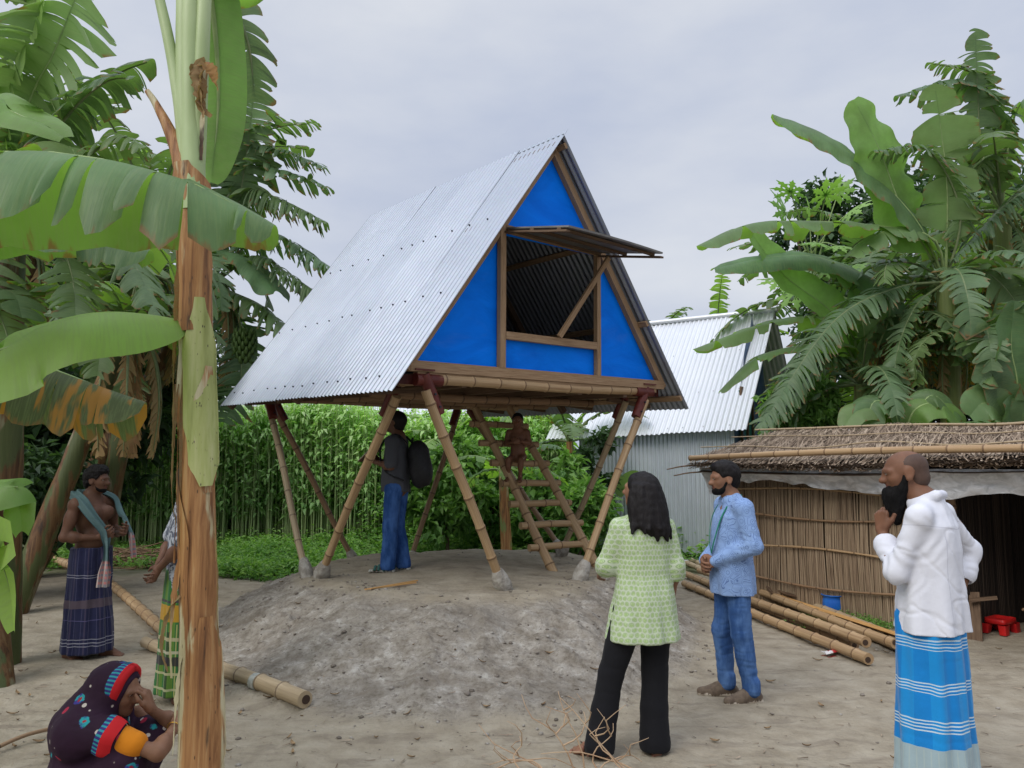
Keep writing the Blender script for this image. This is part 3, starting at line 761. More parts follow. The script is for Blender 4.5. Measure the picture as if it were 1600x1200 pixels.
# ------------------------------------------------------------------ poles, planks and litter
def pole(name, label, a, b, r0, r1, m, group=None, open_end=True, cat='bamboo pole', bend=0.):
    mb = MB(); bamboo(mb, a, b, r0, r1, bend=bend, open_end=open_end, n=14)
    o = mb.build(name, [m, simple('hollow', (.05, .03, .02))]); tag(o, label, cat, group); return o
M_HOLL = simple('bamboo_hollow', (.05, .03, .02))
def gp(u, v, h=0.0):
    """point of the ground seen at photo pixel, lifted h"""
    d = 6.
    for _ in range(60):
        p = at(u, v, d); z = gz(p[0], p[1]) + h; d += (p[2] - z) * d / max(CAMZ - z, .3) * .7
    p = at(u, v, d); return A(p[0], p[1], gz(p[0], p[1]) + h)
PG = 'bamboo poles piled beside the hut'
def strew(name, label, u0, v0, u1, v1, r0, r1, m, h0, h1):
    a = gp(u0, v0, h0); b = gp(u1, v1, h1)
    t = np.linspace(0, 1, 40); q = a + (b - a) * t[:, None]
    dz_ = (ground_h(q[:, 0], q[:, 1]) + r1 * .9 - q[:, 2]) * t
    b = b + A(0, 0, max(0, np.max(dz_ / np.maximum(t, .15) ** 1)))
    return pole(name, label, a, b, r0, r1, m, PG)
strew('bamboo_pole', 'front bamboo pole of the pile, lowest and nearest the camera', 1356, 1031, 1068, 912, .047, .042, M_BAMB, .055, .05)
strew('bamboo_pole', 'thick bamboo pole lying second from the front, its open end by the litter', 1352, 1004, 1070, 897, .047, .042, M_BAMB, .14, .06)
strew('bamboo_pole', 'bamboo pole reaching furthest right in the pile behind the bearded man', 1420, 1016, 1074, 886, .050, .044, M_BAMBG, .06, .06)
strew('bamboo_pole', 'rear grey bamboo pole of the pile against the planks', 1385, 990, 1080, 880, .045, .04, M_BAMBG, .10, .06)
strew('bamboo_pole', 'pale bamboo pole laid on the pile directly below the fresh plank', 1398, 1004, 1092, 890, .043, .039, M_BAMB, .13, .13)
strew('bamboo_pole', 'shaded brown bamboo pole wedged under the front two poles', 1335, 1008, 1090, 905, .042, .04, M_BAMBO, .045, .045)
a, b = gp(1425, 1000, .12), gp(1178, 920, .12)
mb = MB(); mb.beam(a, b, .17, .03, nrm(A(.5, -.6, .8)), 0, .3); o = mb.build('fresh_plank', M_WOODN); tag(o, 'long fresh orange-brown split plank lying on the bamboo pile', 'plank')
a, b = gp(1238, 930, .17), gp(1170, 905, .19)
mb = MB(); mb.beam(a, b, .09, .02, (.2, -.3, .9), 0, .7); mb.beam(gp(1205, 925, .2), gp(1172, 880, .3), .03, .02, (.2, -.3, .9), 0, .2); o = mb.build('old_plank', M_WOODD); tag(o, 'short dark weathered plank piece on top of the pile', 'plank')
a, b = gp(1130, 880, .06), gp(1068, 877, .06)
mb = MB(); mb.beam(a, b, .16, .04, (0, 0, 1), 0, .5); o = mb.build('pale_board', simple('pale_paint', (.5, .5, .5), (.42, .43, .44), 5)); tag(o, 'pale grey board at the far end of the bamboo pile', 'board')
GL = 'long bamboo poles on the left ground'
pole('bamboo_pole', 'thick bamboo pole on the ground with its open end towards the mound', gp(478, 1093, .055), gp(228, 1004, .06), .058, .050, M_BAMBG, GL)
pole('bamboo_pole', 'long bamboo pole running back past the shirtless man', gp(300, 1022, .06), gp(150, 893, .06), .056, .05, M_BAMB, GL)
pole('bamboo_pole', 'far bamboo pole lying on the weeds behind the shirtless man', gp(150, 896, .06), gp(44, 862, .08), .07, .06, M_BAMB, GL)
a, b = gp(478, 1093, .055), gp(228, 1004, .06); x = nrm(b - a); c_ = a + x * .62
mb = MB()
for k in range(4): mb.tube([c_ + x * (k * .017 - .008) , c_ + x * (k * .017 + .008)], [.062, .062], 14, 0, .5)
o = mb.build('rope_binding', simple('pale_rope', (.42, .42, .38), (.30, .31, .28), 40, .9, 0, .6, 120)); tag(o, 'pale rope wound round the thick bamboo pole near its end', 'rope')
a, b = gp(-20, 1175, .02), gp(92, 1136, .03)
mb = MB(); mb.tube(bez([a, (a + b) / 2 + A(0, 0, .02), b], 10), .012, 7, 0, .3); o = mb.build('thin_stick', M_BAMBO); tag(o, 'thin dark stick lying on the ground left of the squatting woman', 'stick')
for k, (p, q, l) in enumerate((((578, 920), (652, 907), 'upper split bamboo strip lying on the mound top'), ((570, 921), (650, 910), 'lower split bamboo strip lying on the mound top'))):
    mb = MB(); mb.beam(gp(*p, .02), gp(*q, .02), .022, .01, (0, 0, 1), 0, .3 + .4 * k); o = mb.build('bamboo_strip', M_WOODN); tag(o, l, 'bamboo strip', 'split bamboo strips on the mound')
# blue pot
M_POT = simple('blue_plastic', (.012, .10, .42), (.02, .14, .5), 8, .35)
rsl = np.random.RandomState(44); mb = MB(); M_DRYL = simple('dry_leaf', (.16, .10, .05), (.28, .19, .10), 14, .8)
for k in range(110):
    u, v = (rsl.uniform(-20, 480), rsl.uniform(880, 1190)) if k % 3 else (rsl.uniform(300, 1600), rsl.uniform(1000, 1195))
    d_ = CAMZ / math.tan(math.atan((v - 600) / FPX) - PITCH); q0 = at(u, v, d_); q0 = A(q0[0], q0[1], gz(q0[0], q0[1]) + .012); l_ = rsl.uniform(.01, .042); a = rsl.uniform(0, 6.28); x_ = A(math.cos(a), math.sin(a), rsl.uniform(-.1, .25)) * l_; y_ = A(-math.sin(a), math.cos(a), rsl.uniform(-.2, .2)) * l_ * rsl.uniform(.12, .4)
    t_ = np.linspace(-1, 1, 6); mb.grid(np.array([[q0 + x_ * s_ - y_ * (1 - s_ * s_) + A(0, 0, .3 * l_ * s_ * s_), q0 + x_ * s_ + A(0, 0, .3 * l_ * s_ * s_ - .006), q0 + x_ * s_ + y_ * (1 - s_ * s_) + A(0, 0, .3 * l_ * s_ * s_)] for s_ in t_]), 0, None, rsl.rand())
o = mb.build('leaf_litter', M_DRYL); tag(o, 'small dry brown leaves and chips lying about the yard', 'dry leaves', kind='stuff')
q = gp(1303, 962, 0); mb = MB(); th = np.linspace(0, 2 * np.pi, 28, endpoint=False); P = []
for r_, z in ((.0, .0), (.07, .0), (.10, .05), (.112, .11), (.108, .17), (.10, .20), (.112, .215), (.125, .22), (.122, .228), (.095, .212), (.096, .17), (.10, .1), (.08, .03), (0, .02)):
    P.append(np.stack([r_ * np.cos(th), r_ * np.sin(th), np.full(28, z)], 1))
mb.grid(np.array(P)[:, ::-1], wrap=True); o = mb.build('pot', M_POT, loc=tuple(q + A(.0, 0, .0))); tag(o, 'round blue plastic pot standing by the reed wall', 'pot')
# litter: a crumpled packet
mb = MB(); uu = np.linspace(-1, 1, 12); q = gp(1300, 1024, .0)
P = [[A(x * .11, y * .04, .025 + .03 * abs(fbm(A(x * 2.2, y * 2.5, 3.), 2))) @ rot((0, 0, 1), .45).T + q for y in uu] for x in uu]
n = NT('packet'); uvx = n.xyz(n.uv(), 0); M_PK = n.done(n.mix(n.step(uvx, .35, .42), (.62, .60, .58), (.42, .03, .03)), .4)
mb.grid(np.array(P)); mb.grid(np.array([[A(x * .11, y * .04, .0) @ rot((0, 0, 1), .45).T + q for y in uu] for x in uu])[::-1]); o = mb.build('packet', M_PK); tag(o, 'crumpled red and white packet lying in front of the bamboo pile', 'litter')
mb = MB(); q = gp(1236, 918, .235); mb.tube([q, q + A(.03, .0, .0), q + A(.06, .01, 0)], [.02, .028, .015], 8); o = mb.build('paper_scrap', simple('paper', (.6, .58, .54))); tag(o, 'small white paper scrap on the dark plank piece', 'litter')
# dry twigs in the near foreground
M_TWIG = simple('dry_twig', (.30, .19, .11), (.42, .30, .19), 9, .8)
base = at(905, 1235, 3.62); tw = thing('twig_bundle', 'dry branching brown twigs sticking up in the near foreground', 'twigs', (base[0], base[1], gz(base[0], base[1])))
def twig(mb, pts, r0, r1=.0016, k=9):
    p = bez(pts, k); p[1:-1] += rs.normal(0, .002, (k - 2, 3)); mb.tube(p, np.linspace(r0, r1, k), 5, 0, rs.rand(), False)
def TP(u, v, d=3.6): return at(u, v, d)
for pts in ([(905, 1215), (868, 1145), (830, 1120), (815, 1085)], [(915, 1215), (905, 1160), (880, 1110), (872, 1080)], [(985, 1210), (940, 1165), (905, 1120), (875, 1090)],
            [(870, 1215), (810, 1180), (770, 1160), (748, 1132)], [(820, 1212), (800, 1185), (815, 1165), (812, 1150)], [(985, 1215), (950, 1180), (930, 1150), (945, 1120)],
            [(1010, 1212), (960, 1190), (900, 1175), (845, 1178)], [(760, 1208), (800, 1192), (860, 1185), (900, 1200)], [(940, 1212), (925, 1180), (955, 1150), (958, 1130)], [(850, 1205), (835, 1190), (790, 1188), (765, 1195)],
            [(930, 1212), (950, 1190), (985, 1180), (1003, 1190)], [(880, 1165), (905, 1150), (915, 1130), (912, 1112)], [(868, 1147), (880, 1135), (884, 1118), (896, 1108)]):
    mb = MB(); dd = 3.55 + rs.uniform(-.12, .12)
    twig(mb, [TP(u, v, dd + .03 * i) for i, (u, v) in enumerate(pts)], .0042)
    for _ in range(1):
        i = rs.randint(1, len(pts) - 1); u, v = pts[i]; twig(mb, [TP(u, v, dd + .03 * i), TP(u + rs.uniform(-25, 25), v - rs.uniform(10, 25), dd), TP(u + rs.uniform(-35, 35), v - rs.uniform(20, 50), dd)], .0035, .001, 5)
    kid(mb, 'twig', M_TWIG, tw)
# brushwood heap beyond the shirtless man, little clods and straw bits on the ground
mb = MB()
hc = gp(215, 880)
for k in range(420):
    q = A(hc[0] + rs.normal(0, .55), hc[1] + rs.normal(0, .5), 0); q[2] = gz(q[0], q[1]) + .02 + .26 * math.exp(-((q[0] - hc[0]) ** 2 + (q[1] - hc[1]) ** 2) / .4) * rs.rand()
    d = nrm(A(1, .3, 0) + rs.normal(0, .35, 3) * A(1, 1, .35)) * rs.uniform(.15, .5)
    mb.tube(bez([q - d, q + rs.normal(0, .03, 3), q + d], 5), rs.uniform(.004, .012), 4, 0, rs.rand(), False)
o = mb.build('brushwood', M_BAMBO); tag(o, 'heap of dry brown stalks on the ground behind the shirtless man', 'brushwood', kind='stuff')
mb = MB(); Q = []; RN = []
for k in range(900):
    u, v = rs.uniform(0, 1600), 830 + 370 * rs.rand() ** .7
    d = CAMZ * FPX / (v - HORIZ); p = at(u, v, d); x, y = p[0], p[1]
    if k % 3 == 0: x, y = hc[0] + rs.normal(0, 1.5), hc[1] + rs.normal(-.6, 1.2)
    a = rs.uniform(0, 6.28); l = rs.uniform(.006, .035) ; w = rs.uniform(.001, .0035)
    dx = A(math.cos(a), math.sin(a), 0) * l; dy = A(-math.sin(a), math.cos(a), 0) * w
    def on(q): return A(q[0], q[1], gz(q[0], q[1]) + .006)
    c0 = A(x, y, 0); z0 = gz(x, y) + .008; c0[2] = z0
    Q.append([c0 - dx - dy, c0 + dx - dy, c0 + dx + dy + A(0, 0, .004), c0 - dx + dy]); RN.append(rs.rand())
mb.quads(np.array(Q), 0, None, np.array(RN)); o = mb.build('straw_litter', M_THAT); tag(o, 'bits of straw and dry leaf scattered over the bare ground', 'straw', kind='stuff')
mb = MB()
bx = np.array([[1, 1, 1], [1, -1, -1], [-1, 1, -1], [-1, -1, 1]], float)
import itertools
ico_v = []; ph = (1 + 5 ** .5) / 2
for s1, s2 in itertools.product((-1, 1), (-ph, ph)): ico_v += [[0, s1, s2], [s1, s2, 0], [s2, 0, s1]]
ico_v = np.array(ico_v) / 1.9
from itertools import combinations
dmin = min(np.linalg.norm(a - b) for a, b in combinations(ico_v, 2))
ico_f = [t for t in combinations(range(12), 3) if all(abs(np.linalg.norm(ico_v[a] - ico_v[b]) - dmin) < 1e-6 for a, b in combinations(t, 2))]
ico_f = np.array([t if np.dot(np.cross(ico_v[t[1]] - ico_v[t[0]], ico_v[t[2]] - ico_v[t[0]]), ico_v[t[0]]) > 0 else (t[0], t[2], t[1]) for t in ico_f])
for k in range(1300):
    th = rs.uniform(-2.9, .2); th = th if k % 4 else rs.uniform(-3.1, 3.1); R_ = np.interp(th, _thk, _Rk); rr = R_ * rs.uniform(.42, 1.06)
    if k % 13 == 0: x, y = rs.uniform(-3, 4), rs.uniform(4.2, 8.)
    else: x, y = MC[0] + rr * math.cos(th), MC[1] + rr * math.sin(th)
    s_ = .005 + .015 * rs.rand() ** 4
    V = ico_v * (1 + .35 * rs.uniform(-1, 1, (12, 1))) * s_ * A(rs.uniform(.8, 1.3), rs.uniform(.8, 1.3), rs.uniform(.5, .8)) @ rot((0, 0, 1), rs.uniform(0, 6)).T + A(x, y, gz(x, y) + s_ * .25)
    mb.add(V, ico_f, 0, None, rs.rand(), True)
n = NT('clay_clod'); M_CLOD = n.done(n.ramp(n.rnd(), [(0, (.13, .11, .09)), (.5, (.22, .19, .16)), (1, (.34, .315, .28))]), .95, spec=.1)
o = mb.build('clay_clods', M_CLOD); tag(o, 'small clay clods strewn over the slopes of the earth mound', 'clods', kind='stuff')
# ------------------------------------------------------------------ foliage materials
def leaf_mat(name, top, under, vein=58., brown=(.20, .11, .04), bamt=.0, trans=.45, rough=.47, spec=.38, yellow=None):
    n = NT(name); uv = n.uv(); u = n.xyz(uv, 0); v = n.xyz(uv, 1); r = n.rnd(); o = n.objc()
    big = n.noise(o, 2.2, 4, .6)
    t = n.mix(n.step(big, .3, .7), tuple(x * .75 for x in top), tuple(x * 1.3 for x in top))
    t = n.mix(n.math('MULTIPLY', r, .55), t, (top[0] * 2.2 + .02, top[1] * 1.7, top[2] * 1.1))
    un = n.mix(n.step(big, .3, .7), tuple(x * .85 for x in under), tuple(x * 1.2 for x in under))
    un = n.mix(n.math('MULTIPLY', r, .5), un, (under[0] * 1.6, under[1] * 1.35, under[2]))
    geo = n.N('ShaderNodeNewGeometry')
    c = n.mix(geo.outputs['Backfacing'], t, un)
    st = n.noise(n.comb(n.math('MULTIPLY', u, vein), n.math('MULTIPLY', v, 1.2)), 1.5, 3, .6)
    c = n.mix(n.math('MULTIPLY', n.step(st, .44, .62), .55), c, n.mix(.5, c, (.20, .26, .11)))
    edge = n.math('ADD', n.math('ABSOLUTE', v), n.math('MULTIPLY', n.math('SUBTRACT', n.noise(n.comb(n.math('MULTIPLY', u, 9.), v, r), 1.6, 4), .5), 1.1))
    c = n.mix(n.math('MULTIPLY', n.step(edge, 1.08 - bamt, 1.25 - bamt), .9), c, brown)
    if yellow:
        yb = n.noise(n.comb(n.math('MULTIPLY', u, 7.), n.math('MULTIPLY', v, .5)), 1.2, 3, .6)
        c = n.mix(n.step(yb, .50, .58), c, yellow)
    bp = n.bump(st, .35, .006)
    n.done(c, rough, 0, bp, spec)
    tr = n.N('ShaderNodeBsdfTranslucent'); n.link(n.mix(1., c, (1.5, 1.75, .8), 'MULTIPLY'), tr.inputs[0])
    ms = n.N('ShaderNodeMixShader'); ms.inputs[0].default_value = trans
    n.link(n.b.outputs[0], ms.inputs[1]); n.link(tr.outputs[0], ms.inputs[2]); n.link(ms.outputs[0], n.out.inputs[0])
    return n.m
M_BLEAF = leaf_mat('banana_leaf', (.098, .182, .082), (.15, .26, .06), bamt=.12)
M_BDARK = leaf_mat('banana_leaf_dark', (.074, .138, .066), (.10, .175, .06), bamt=.18, trans=.33)
M_BBRIGHT = leaf_mat('banana_leaf_young', (.15, .27, .085), (.20, .36, .05), bamt=-.1, trans=.5)
M_BDRY = leaf_mat('banana_leaf_yellowing', (.075, .105, .045), (.09, .12, .05), bamt=.18, yellow=(.36, .17, .03), trans=.35)
M_BDEAD = leaf_mat('banana_leaf_dead', (.20, .125, .07), (.24, .16, .09), bamt=.2, trans=.25, rough=.8, spec=.15)
M_RIB = simple('leaf_midrib', (.20, .28, .10), (.26, .34, .13), 12, .5)
M_RIBD = simple('leaf_midrib_dark', (.12, .16, .07), (.17, .2, .09), 12, .5)
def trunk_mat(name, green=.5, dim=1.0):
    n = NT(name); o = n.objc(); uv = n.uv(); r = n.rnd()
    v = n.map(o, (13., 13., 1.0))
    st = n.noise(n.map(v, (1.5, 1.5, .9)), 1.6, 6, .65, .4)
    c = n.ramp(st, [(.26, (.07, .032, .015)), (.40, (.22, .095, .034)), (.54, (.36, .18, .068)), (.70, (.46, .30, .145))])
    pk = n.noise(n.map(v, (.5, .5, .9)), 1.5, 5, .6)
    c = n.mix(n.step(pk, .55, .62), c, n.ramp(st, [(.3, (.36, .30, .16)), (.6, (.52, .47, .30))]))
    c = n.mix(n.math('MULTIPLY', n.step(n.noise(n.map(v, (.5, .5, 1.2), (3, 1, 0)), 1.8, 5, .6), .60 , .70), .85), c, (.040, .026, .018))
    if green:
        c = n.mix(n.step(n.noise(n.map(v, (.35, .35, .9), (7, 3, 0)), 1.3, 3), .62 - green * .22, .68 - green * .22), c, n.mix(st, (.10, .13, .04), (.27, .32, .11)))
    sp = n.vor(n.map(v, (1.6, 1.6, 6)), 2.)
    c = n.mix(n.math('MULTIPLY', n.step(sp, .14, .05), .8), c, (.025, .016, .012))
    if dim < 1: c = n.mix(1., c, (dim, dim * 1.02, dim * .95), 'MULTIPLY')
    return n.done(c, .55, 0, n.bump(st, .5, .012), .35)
M_TRUNK = trunk_mat('banana_trunk', .25)
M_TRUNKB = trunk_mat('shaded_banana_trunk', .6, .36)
M_TRUNKG = trunk_mat('banana_trunk_green', 1.1)
M_STEMG = simple('pale_green_stem', (.30, .38, .17), (.40, .48, .25), 6, .45, 0, .2, 30, .004, .4, (1, 1, .25))
M_SHEATH = trunk_mat('dry_sheath', 0)
M_GSK = None

# ------------------------------------------------------------------ banana leaves
def leaf_mesh(mb, pts, hw, tear=.3, droop=.5, fold=.3, ref=(0, 0, 1), seed=0, pet=.0, rib=.018, rnd=.4, gap=.35, ribmat=1, wavy=1., lean=.18, asym=0., tears=None):
    rr = np.random.RandomState(seed)
    C = bez(pts, 80); seg = np.r_[0, np.cumsum(np.linalg.norm(np.diff(C, axis=0), axis=1))]; Ln = seg[-1]; sN = seg / Ln
    T = nrm(np.gradient(C, axis=0)); S = nrm(np.cross(T, A(*ref))); Nn = np.cross(S, T)
    def prof(s):
        q = np.clip((s - pet) / (1 - pet), 0, 1)
        return hw * sstep(-.015, .15, q) * np.sqrt(np.clip(1 - (np.clip((q - .38) / .63, 0, 1)) ** 3.2, 0, 1)) * (s >= pet)
    def ip(arr, s): return np.stack([np.interp(s, sN, arr[:, k]) for k in range(3)], -1)
    for sd in (-1, 1):
        tear = tears[0 if sd < 0 else 1] if tears else tear
        K = max(1, int(round(tear * Ln * (1 - pet) / .055))) if tear > .02 else 1
        cut = np.clip(np.sort(np.r_[pet, 1, pet + (1 - pet) * (np.arange(1, K) + np.clip(rr.normal(0, .5, K - 1), -1.2, 1.2)) / K]), pet, 1) if K > 1 else A(pet, 1)
        m = 4 if K > 12 else int(np.ceil(48 / K))
        f = np.linspace(0, 1, m)
        s = cut[:-1, None] + (cut[1:] - cut[:-1])[:, None] * f[None]
        mid = s.mean(1, keepdims=True)
        kk = len(s)
        w = prof(s); c0 = ip(C, s); Ts = ip(T, s); Ss = ip(S, s) * sd; Ns = ip(Nn, s)
        if K > 3: w = w * (1 + rr.uniform(-.28, .08, (kk, 1))) * (1 - (.30 if K > 14 else .14) * (2 * f[None] - 1) ** 2 * rr.uniform(.4, 1.2, (kk, 1))) * (1 + .05 * rr.normal(0, 1, s.shape))
        dro = droop * (1 + (asym * sd)) * (1 + (rr.uniform(-.5, .5, (kk, 1)) if K > 1 else 0)) + .0 * s
        fo = fold + (rr.normal(0, .13, (kk, 1)) if K > 1 else 0)
        le = lean + (rr.normal(0, .09, (kk, 1)) if K > 3 else 0)
        nv = 7; P = [c0]; vv = np.linspace(0, 1, nv)
        cur = c0
        mc = ip(C, mid); wv = wavy * (.16 * np.sin(s * Ln * 7 + rr.uniform(0, 6)) + .12 * np.sin(s * Ln * 15 + rr.uniform(0, 6)))
        for i in range(1, nv):
            v = vv[i]
            d = Ss * np.cos(fo)[..., None] + Ns * (np.sin(fo) + wv * v)[..., None] + Ts * np.broadcast_to(le, s.shape)[..., None]
            g = np.clip(dro * v * 1.5, 0, 3)[..., None] if np.ndim(dro) else dro * v * 1.5
            d = nrm(d + A(0, 0, -1) * g)
            cur = cur + d * (w / (nv - 1))[..., None]
            q = cur
            if K > 3:
                cen = q.mean(1, keepdims=True); q = q + (cen - q) * (gap * v ** 1.3) + A(0, 0, 0)
            P.append(q)
        P = np.stack(P, 2)          # K, m, nv, 3
        uvu = np.broadcast_to((s * Ln)[:, :, None], P.shape[:3]); uvv = np.broadcast_to(vv * sd, P.shape[:3])
        idx = np.arange(kk * m * nv).reshape(kk, m, nv)
        F = np.stack([idx[:, :-1, :-1], idx[:, 1:, :-1], idx[:, 1:, 1:], idx[:, :-1, 1:]], -1).reshape(-1, 4)
        if sd < 0: F = F[:, ::-1]
        mb.add(P.reshape(-1, 3), F[:, ::-1], 0, np.stack([uvu, uvv], -1).reshape(-1, 2), rnd, True)
    mb.tube(C[::4] - Nn[::4] * rib * .35, np.interp(sN[::4], [0, .25, 1], [rib * 1.5, rib, rib * .18]), 7, ribmat, rnd, True)
_ls = [100]
def leaf(root, pts, hw, mat=None, **k):
    _ls[0] += 1
    mb = MB(); k.setdefault('seed', _ls[0]); k.setdefault('rnd', np.random.RandomState(_ls[0]).rand() * .8)
    leaf_mesh(mb, pts, hw, **k)
    return kid(mb, 'leaf', [mat or M_BLEAF, M_RIBD if mat in (M_BDARK, M_BDEAD) else M_RIB], root)
def PX(*p): return [at(*q) for q in p]
def rand_leaf(root, c, az, el, Ln, hw, mat, rr, droop=1.2, **k):
    d = A(math.cos(az) * math.cos(el), math.sin(az) * math.cos(el), math.sin(el)); h = A(math.cos(az), math.sin(az), 0)
    p = [c]; cur = A(*c); e = el; st = Ln / 6
    for i in range(6):
        cur = cur + (h * math.cos(e) + A(0, 0, math.sin(e))) * st; p.append(cur); e -= droop / 6 * (1 + .25 * i * .5)
    k.setdefault('tear', rr.uniform(.3, .9)); k.setdefault('droop', rr.uniform(.4, 1.)); k.setdefault('pet', .12)
    ref = A(0, 0, 1) if el < 1.1 else nrm(-h + A(0, 0, .2))
    return leaf(root, p, hw, mat, ref=ref, rib=.02, **k)
def trunk(root, pts, r, mat=None, n=18, noise=.06, name='trunk'):
    mb = MB(); p = bez(pts, 26); rad = np.interp(np.linspace(0, 1, 26), np.linspace(0, 1, len(r)), r)
    mb.tube(p, rad, n, 0, np.random.RandomState(_ls[0]).rand(), True, noise=noise); _ls[0] += 1
    return kid(mb, name, mat or M_TRUNK, root)
def sheath(root, pts, r, a0, a1, mat=None, seed=0, flare=.0, name='dry_sheath'):
    """ragged partial shell round a trunk between angles a0..a1"""
    rr = np.random.RandomState(seed); p = bez(pts, 18); mb = MB(); P = []
    T = nrm(np.gradient(p, axis=0))
    for i in range(18):
        t = i / 17; x = nrm(np.cross(T[i], A(0, 1, 0))); y = np.cross(x, T[i])
        b0, b1 = a0 + .10 * vnoise(A(t * 4, seed, 0)), a1 + .10 * vnoise(A(t * 4, seed + 9, 0))
        taper = (1 - .75 * sstep(.7, 1.0, t)) * (1 - .7 * (1 - sstep(0, .16, t))); mid = (b0 + b1) / 2; b0, b1 = mid + (b0 - mid) * taper, mid + (b1 - mid) * taper
        row = []
        for a in np.linspace(b0, b1, 12):
            q = r * (1.04 + .05 * vnoise(A(a * 3, t * 5, seed))) + flare * t ** 2
            row.append(p[i] + x * math.cos(a) * q + y * math.sin(a) * q)
        P.append(row)
    P = np.array(P); mb.grid(P, 0, np.stack(np.meshgrid(np.linspace(0, 1, 18), np.linspace(a0, a1, 12) / 6.28, indexing='ij'), -1), rr.rand())
    mb.grid(P[:, ::-1] * 1 + 0, 0, None, rr.rand())
    return kid(mb, name, mat or M_SHEATH, root)
def strip(root, pts, w, mat=None, seed=0, name='dry_strip'):
    rr = np.random.RandomState(seed); p = bez(pts, 24); mb = MB(); tw = rr.uniform(0, 3) + np.cumsum(rr.normal(0, .28, 24)); T = nrm(np.gradient(p, axis=0)); P = []
    for i in range(24):
        x = nrm(np.cross(T[i], A(.2, 1, .1))); y = np.cross(x, T[i]); d = x * math.cos(tw[i]) + y * math.sin(tw[i])
        ww = w * (1 - .6 * (i / 23)) * (1 + .3 * rr.uniform(-1, 1)); e = x * -math.sin(tw[i]) + y * math.cos(tw[i])
        P.append([p[i] - d * ww, p[i] + e * ww * .35, p[i] + d * ww])
    mb.grid(np.array(P), 0, None, rr.rand()); return kid(mb, name, mat or M_SHEATH, root)
GB_ = 'banana plants left of the raised house'
# ---- the near trunk
q = at(318, 1230, 3.3)
near = thing('banana_plant', 'near banana plant with bare peeling orange-brown trunk rising out of frame', 'banana plant', (q[0], q[1], gz(q[0], q[1])), group=GB_)
zb = near.location[2]
tp = [A(q[0], q[1], zb - .05)] + PX((314, 1200, 3.3), (309, 900, 3.3), (307, 640, 3.3), (306, 420, 3.3), (303, 300, 3.3))
trunk(near, tp, [.115, .088, .078, .074, .070, .066, .06], M_TRUNK, 28, .05)
n = NT('trunk_green_skin'); v = n.uv(); o = n.objc()
sk = n.noise(n.map(o, (14, 14, 1.5)), 1.5, 5, .6)
M_GSK = n.done(n.mix(n.math('MULTIPLY', n.step(n.vor(n.map(o, (75, 75, 30)), 1.), .24, .1), n.step(n.noise(o, 9, 3), .48, .6)), n.ramp(sk, [(.3, (.20, .22, .055)), (.5, (.33, .36, .12)), (.7, (.45, .45, .22))]), (.05, .03, .02)), .4, 0, None, .4)
sheath(near, PX((316, 760, 3.3), (310, 600, 3.3), (309, 470, 3.3)), .0745, -3.25, -.95, M_GSK, 5, 0, 'green_sheath')
for (p, a0, a1, sd, fl) in ((((322, 1210), (318, 1080), (314, 960)), -3.3, -1.0, 11, .004), (((318, 1100), (312, 900), (309, 735)), -1.4, .5, 12, .003),
                          (((307, 520), (306, 430), (304, 350)), -2.9, .2, 14, .008), (((309, 770), (308, 660), (308, 575)), -3.4, -1.75, 16, .008), (((306, 390), (304, 330), (302, 262)), -3.0, .4, 18, .012)):
    sheath(near, PX(*[(u, v_, 3.3) for u, v_ in p]), .078 if p[0][1] > 800 else .073, a0, a1, M_SHEATH, sd, fl)
for k, (p, w) in enumerate(((((282, 380), (276, 470), (272, 560), (270, 700)), .014), (((286, 500), (280, 600), (276, 760), (272, 880)), .012), (((290, 560), (283, 690), (281, 850), (284, 960)), .010), (((284, 850), (272, 930), (266, 1000), (268, 1060)), .016),
                         (((281, 930), (262, 960), (252, 1010), (262, 1050)), .012), (((292, 1000), (280, 1050), (274, 1110), (270, 1180)), .012), (((334, 820), (340, 900), (339, 960), (343, 1010)), .008), (((320, 95), (317, 160), (314, 250)), .018), (((276, 600), (268, 760), (275, 820)), .010))):
    strip(near, PX(*[(u, v_, 3.24) for u, v_ in p]), w, M_SHEATH if k % 2 else M_BDEAD, 40 + k)
for (p, r, m, nm) in ((((303, 330), (300, 200), (298, 80), (300, -60)), [.055, .050, .045, .04], M_STEMG, 'stem'), (((296, 300), (284, 180), (265, 70), (236, -60)), [.040, .030, .024, .02], M_STEMG, 'petiole'), (((308, 300), (312, 150), (318, 20), (322, -60)), [.03, .036, .034, .03], M_STEMG, 'petiole'),
                      (((300, 300), (290, 160), (288, 0), (286, -60)), [.03, .042, .038, .035], M_STEMG, 'petiole'),
                      (((295, 290), (272, 220), (245, 165), (230, 142)), [.052, .034, .022, .012], M_SHEATH, 'petiole_stub'), (((312, 300), (312, 200), (316, 90), (319, 27)), [.02, .017, .014, .006], M_SHEATH, 'petiole_stub')):
    trunk(near, PX(*[(u, v_, 3.27) for u, v_ in p]), r, m, 14, .04, nm)
for k, p in enumerate((((310, 95), (318, 130), (312, 165), (330, 182)), ((313, 98), (330, 108), (340, 140)), ((308, 100), (308, 140), (322, 178)), ((315, 96), (306, 120), (316, 160), (318, 185)))):
    strip(near, PX(*[(u, v_, 3.2) for u, v_ in p]), .03, M_BDEAD, 70 + k)
leaf(near, PX((318, -60, 3.4), (335, 40, 3.45), (341, 160, 3.5), (330, 285, 3.5)), .135, M_BBRIGHT, tear=.06, droop=.1, fold=-.1, ref=(.2, -1, .1), rib=.014)
leaf(near, PX((322, -40, 3.5), (362, 10, 3.7), (388, 70, 3.8), (398, 160, 3.9)), .20, M_BDARK, tear=.9, droop=.5, fold=0., ref=(.5, -.8, .3))
leaf(near, PX((330, -60, 3.3), (372, -18, 3.5), (415, -6, 3.6)), .14, M_BLEAF, tear=.4, droop=.8, ref=(0, -.3, 1))
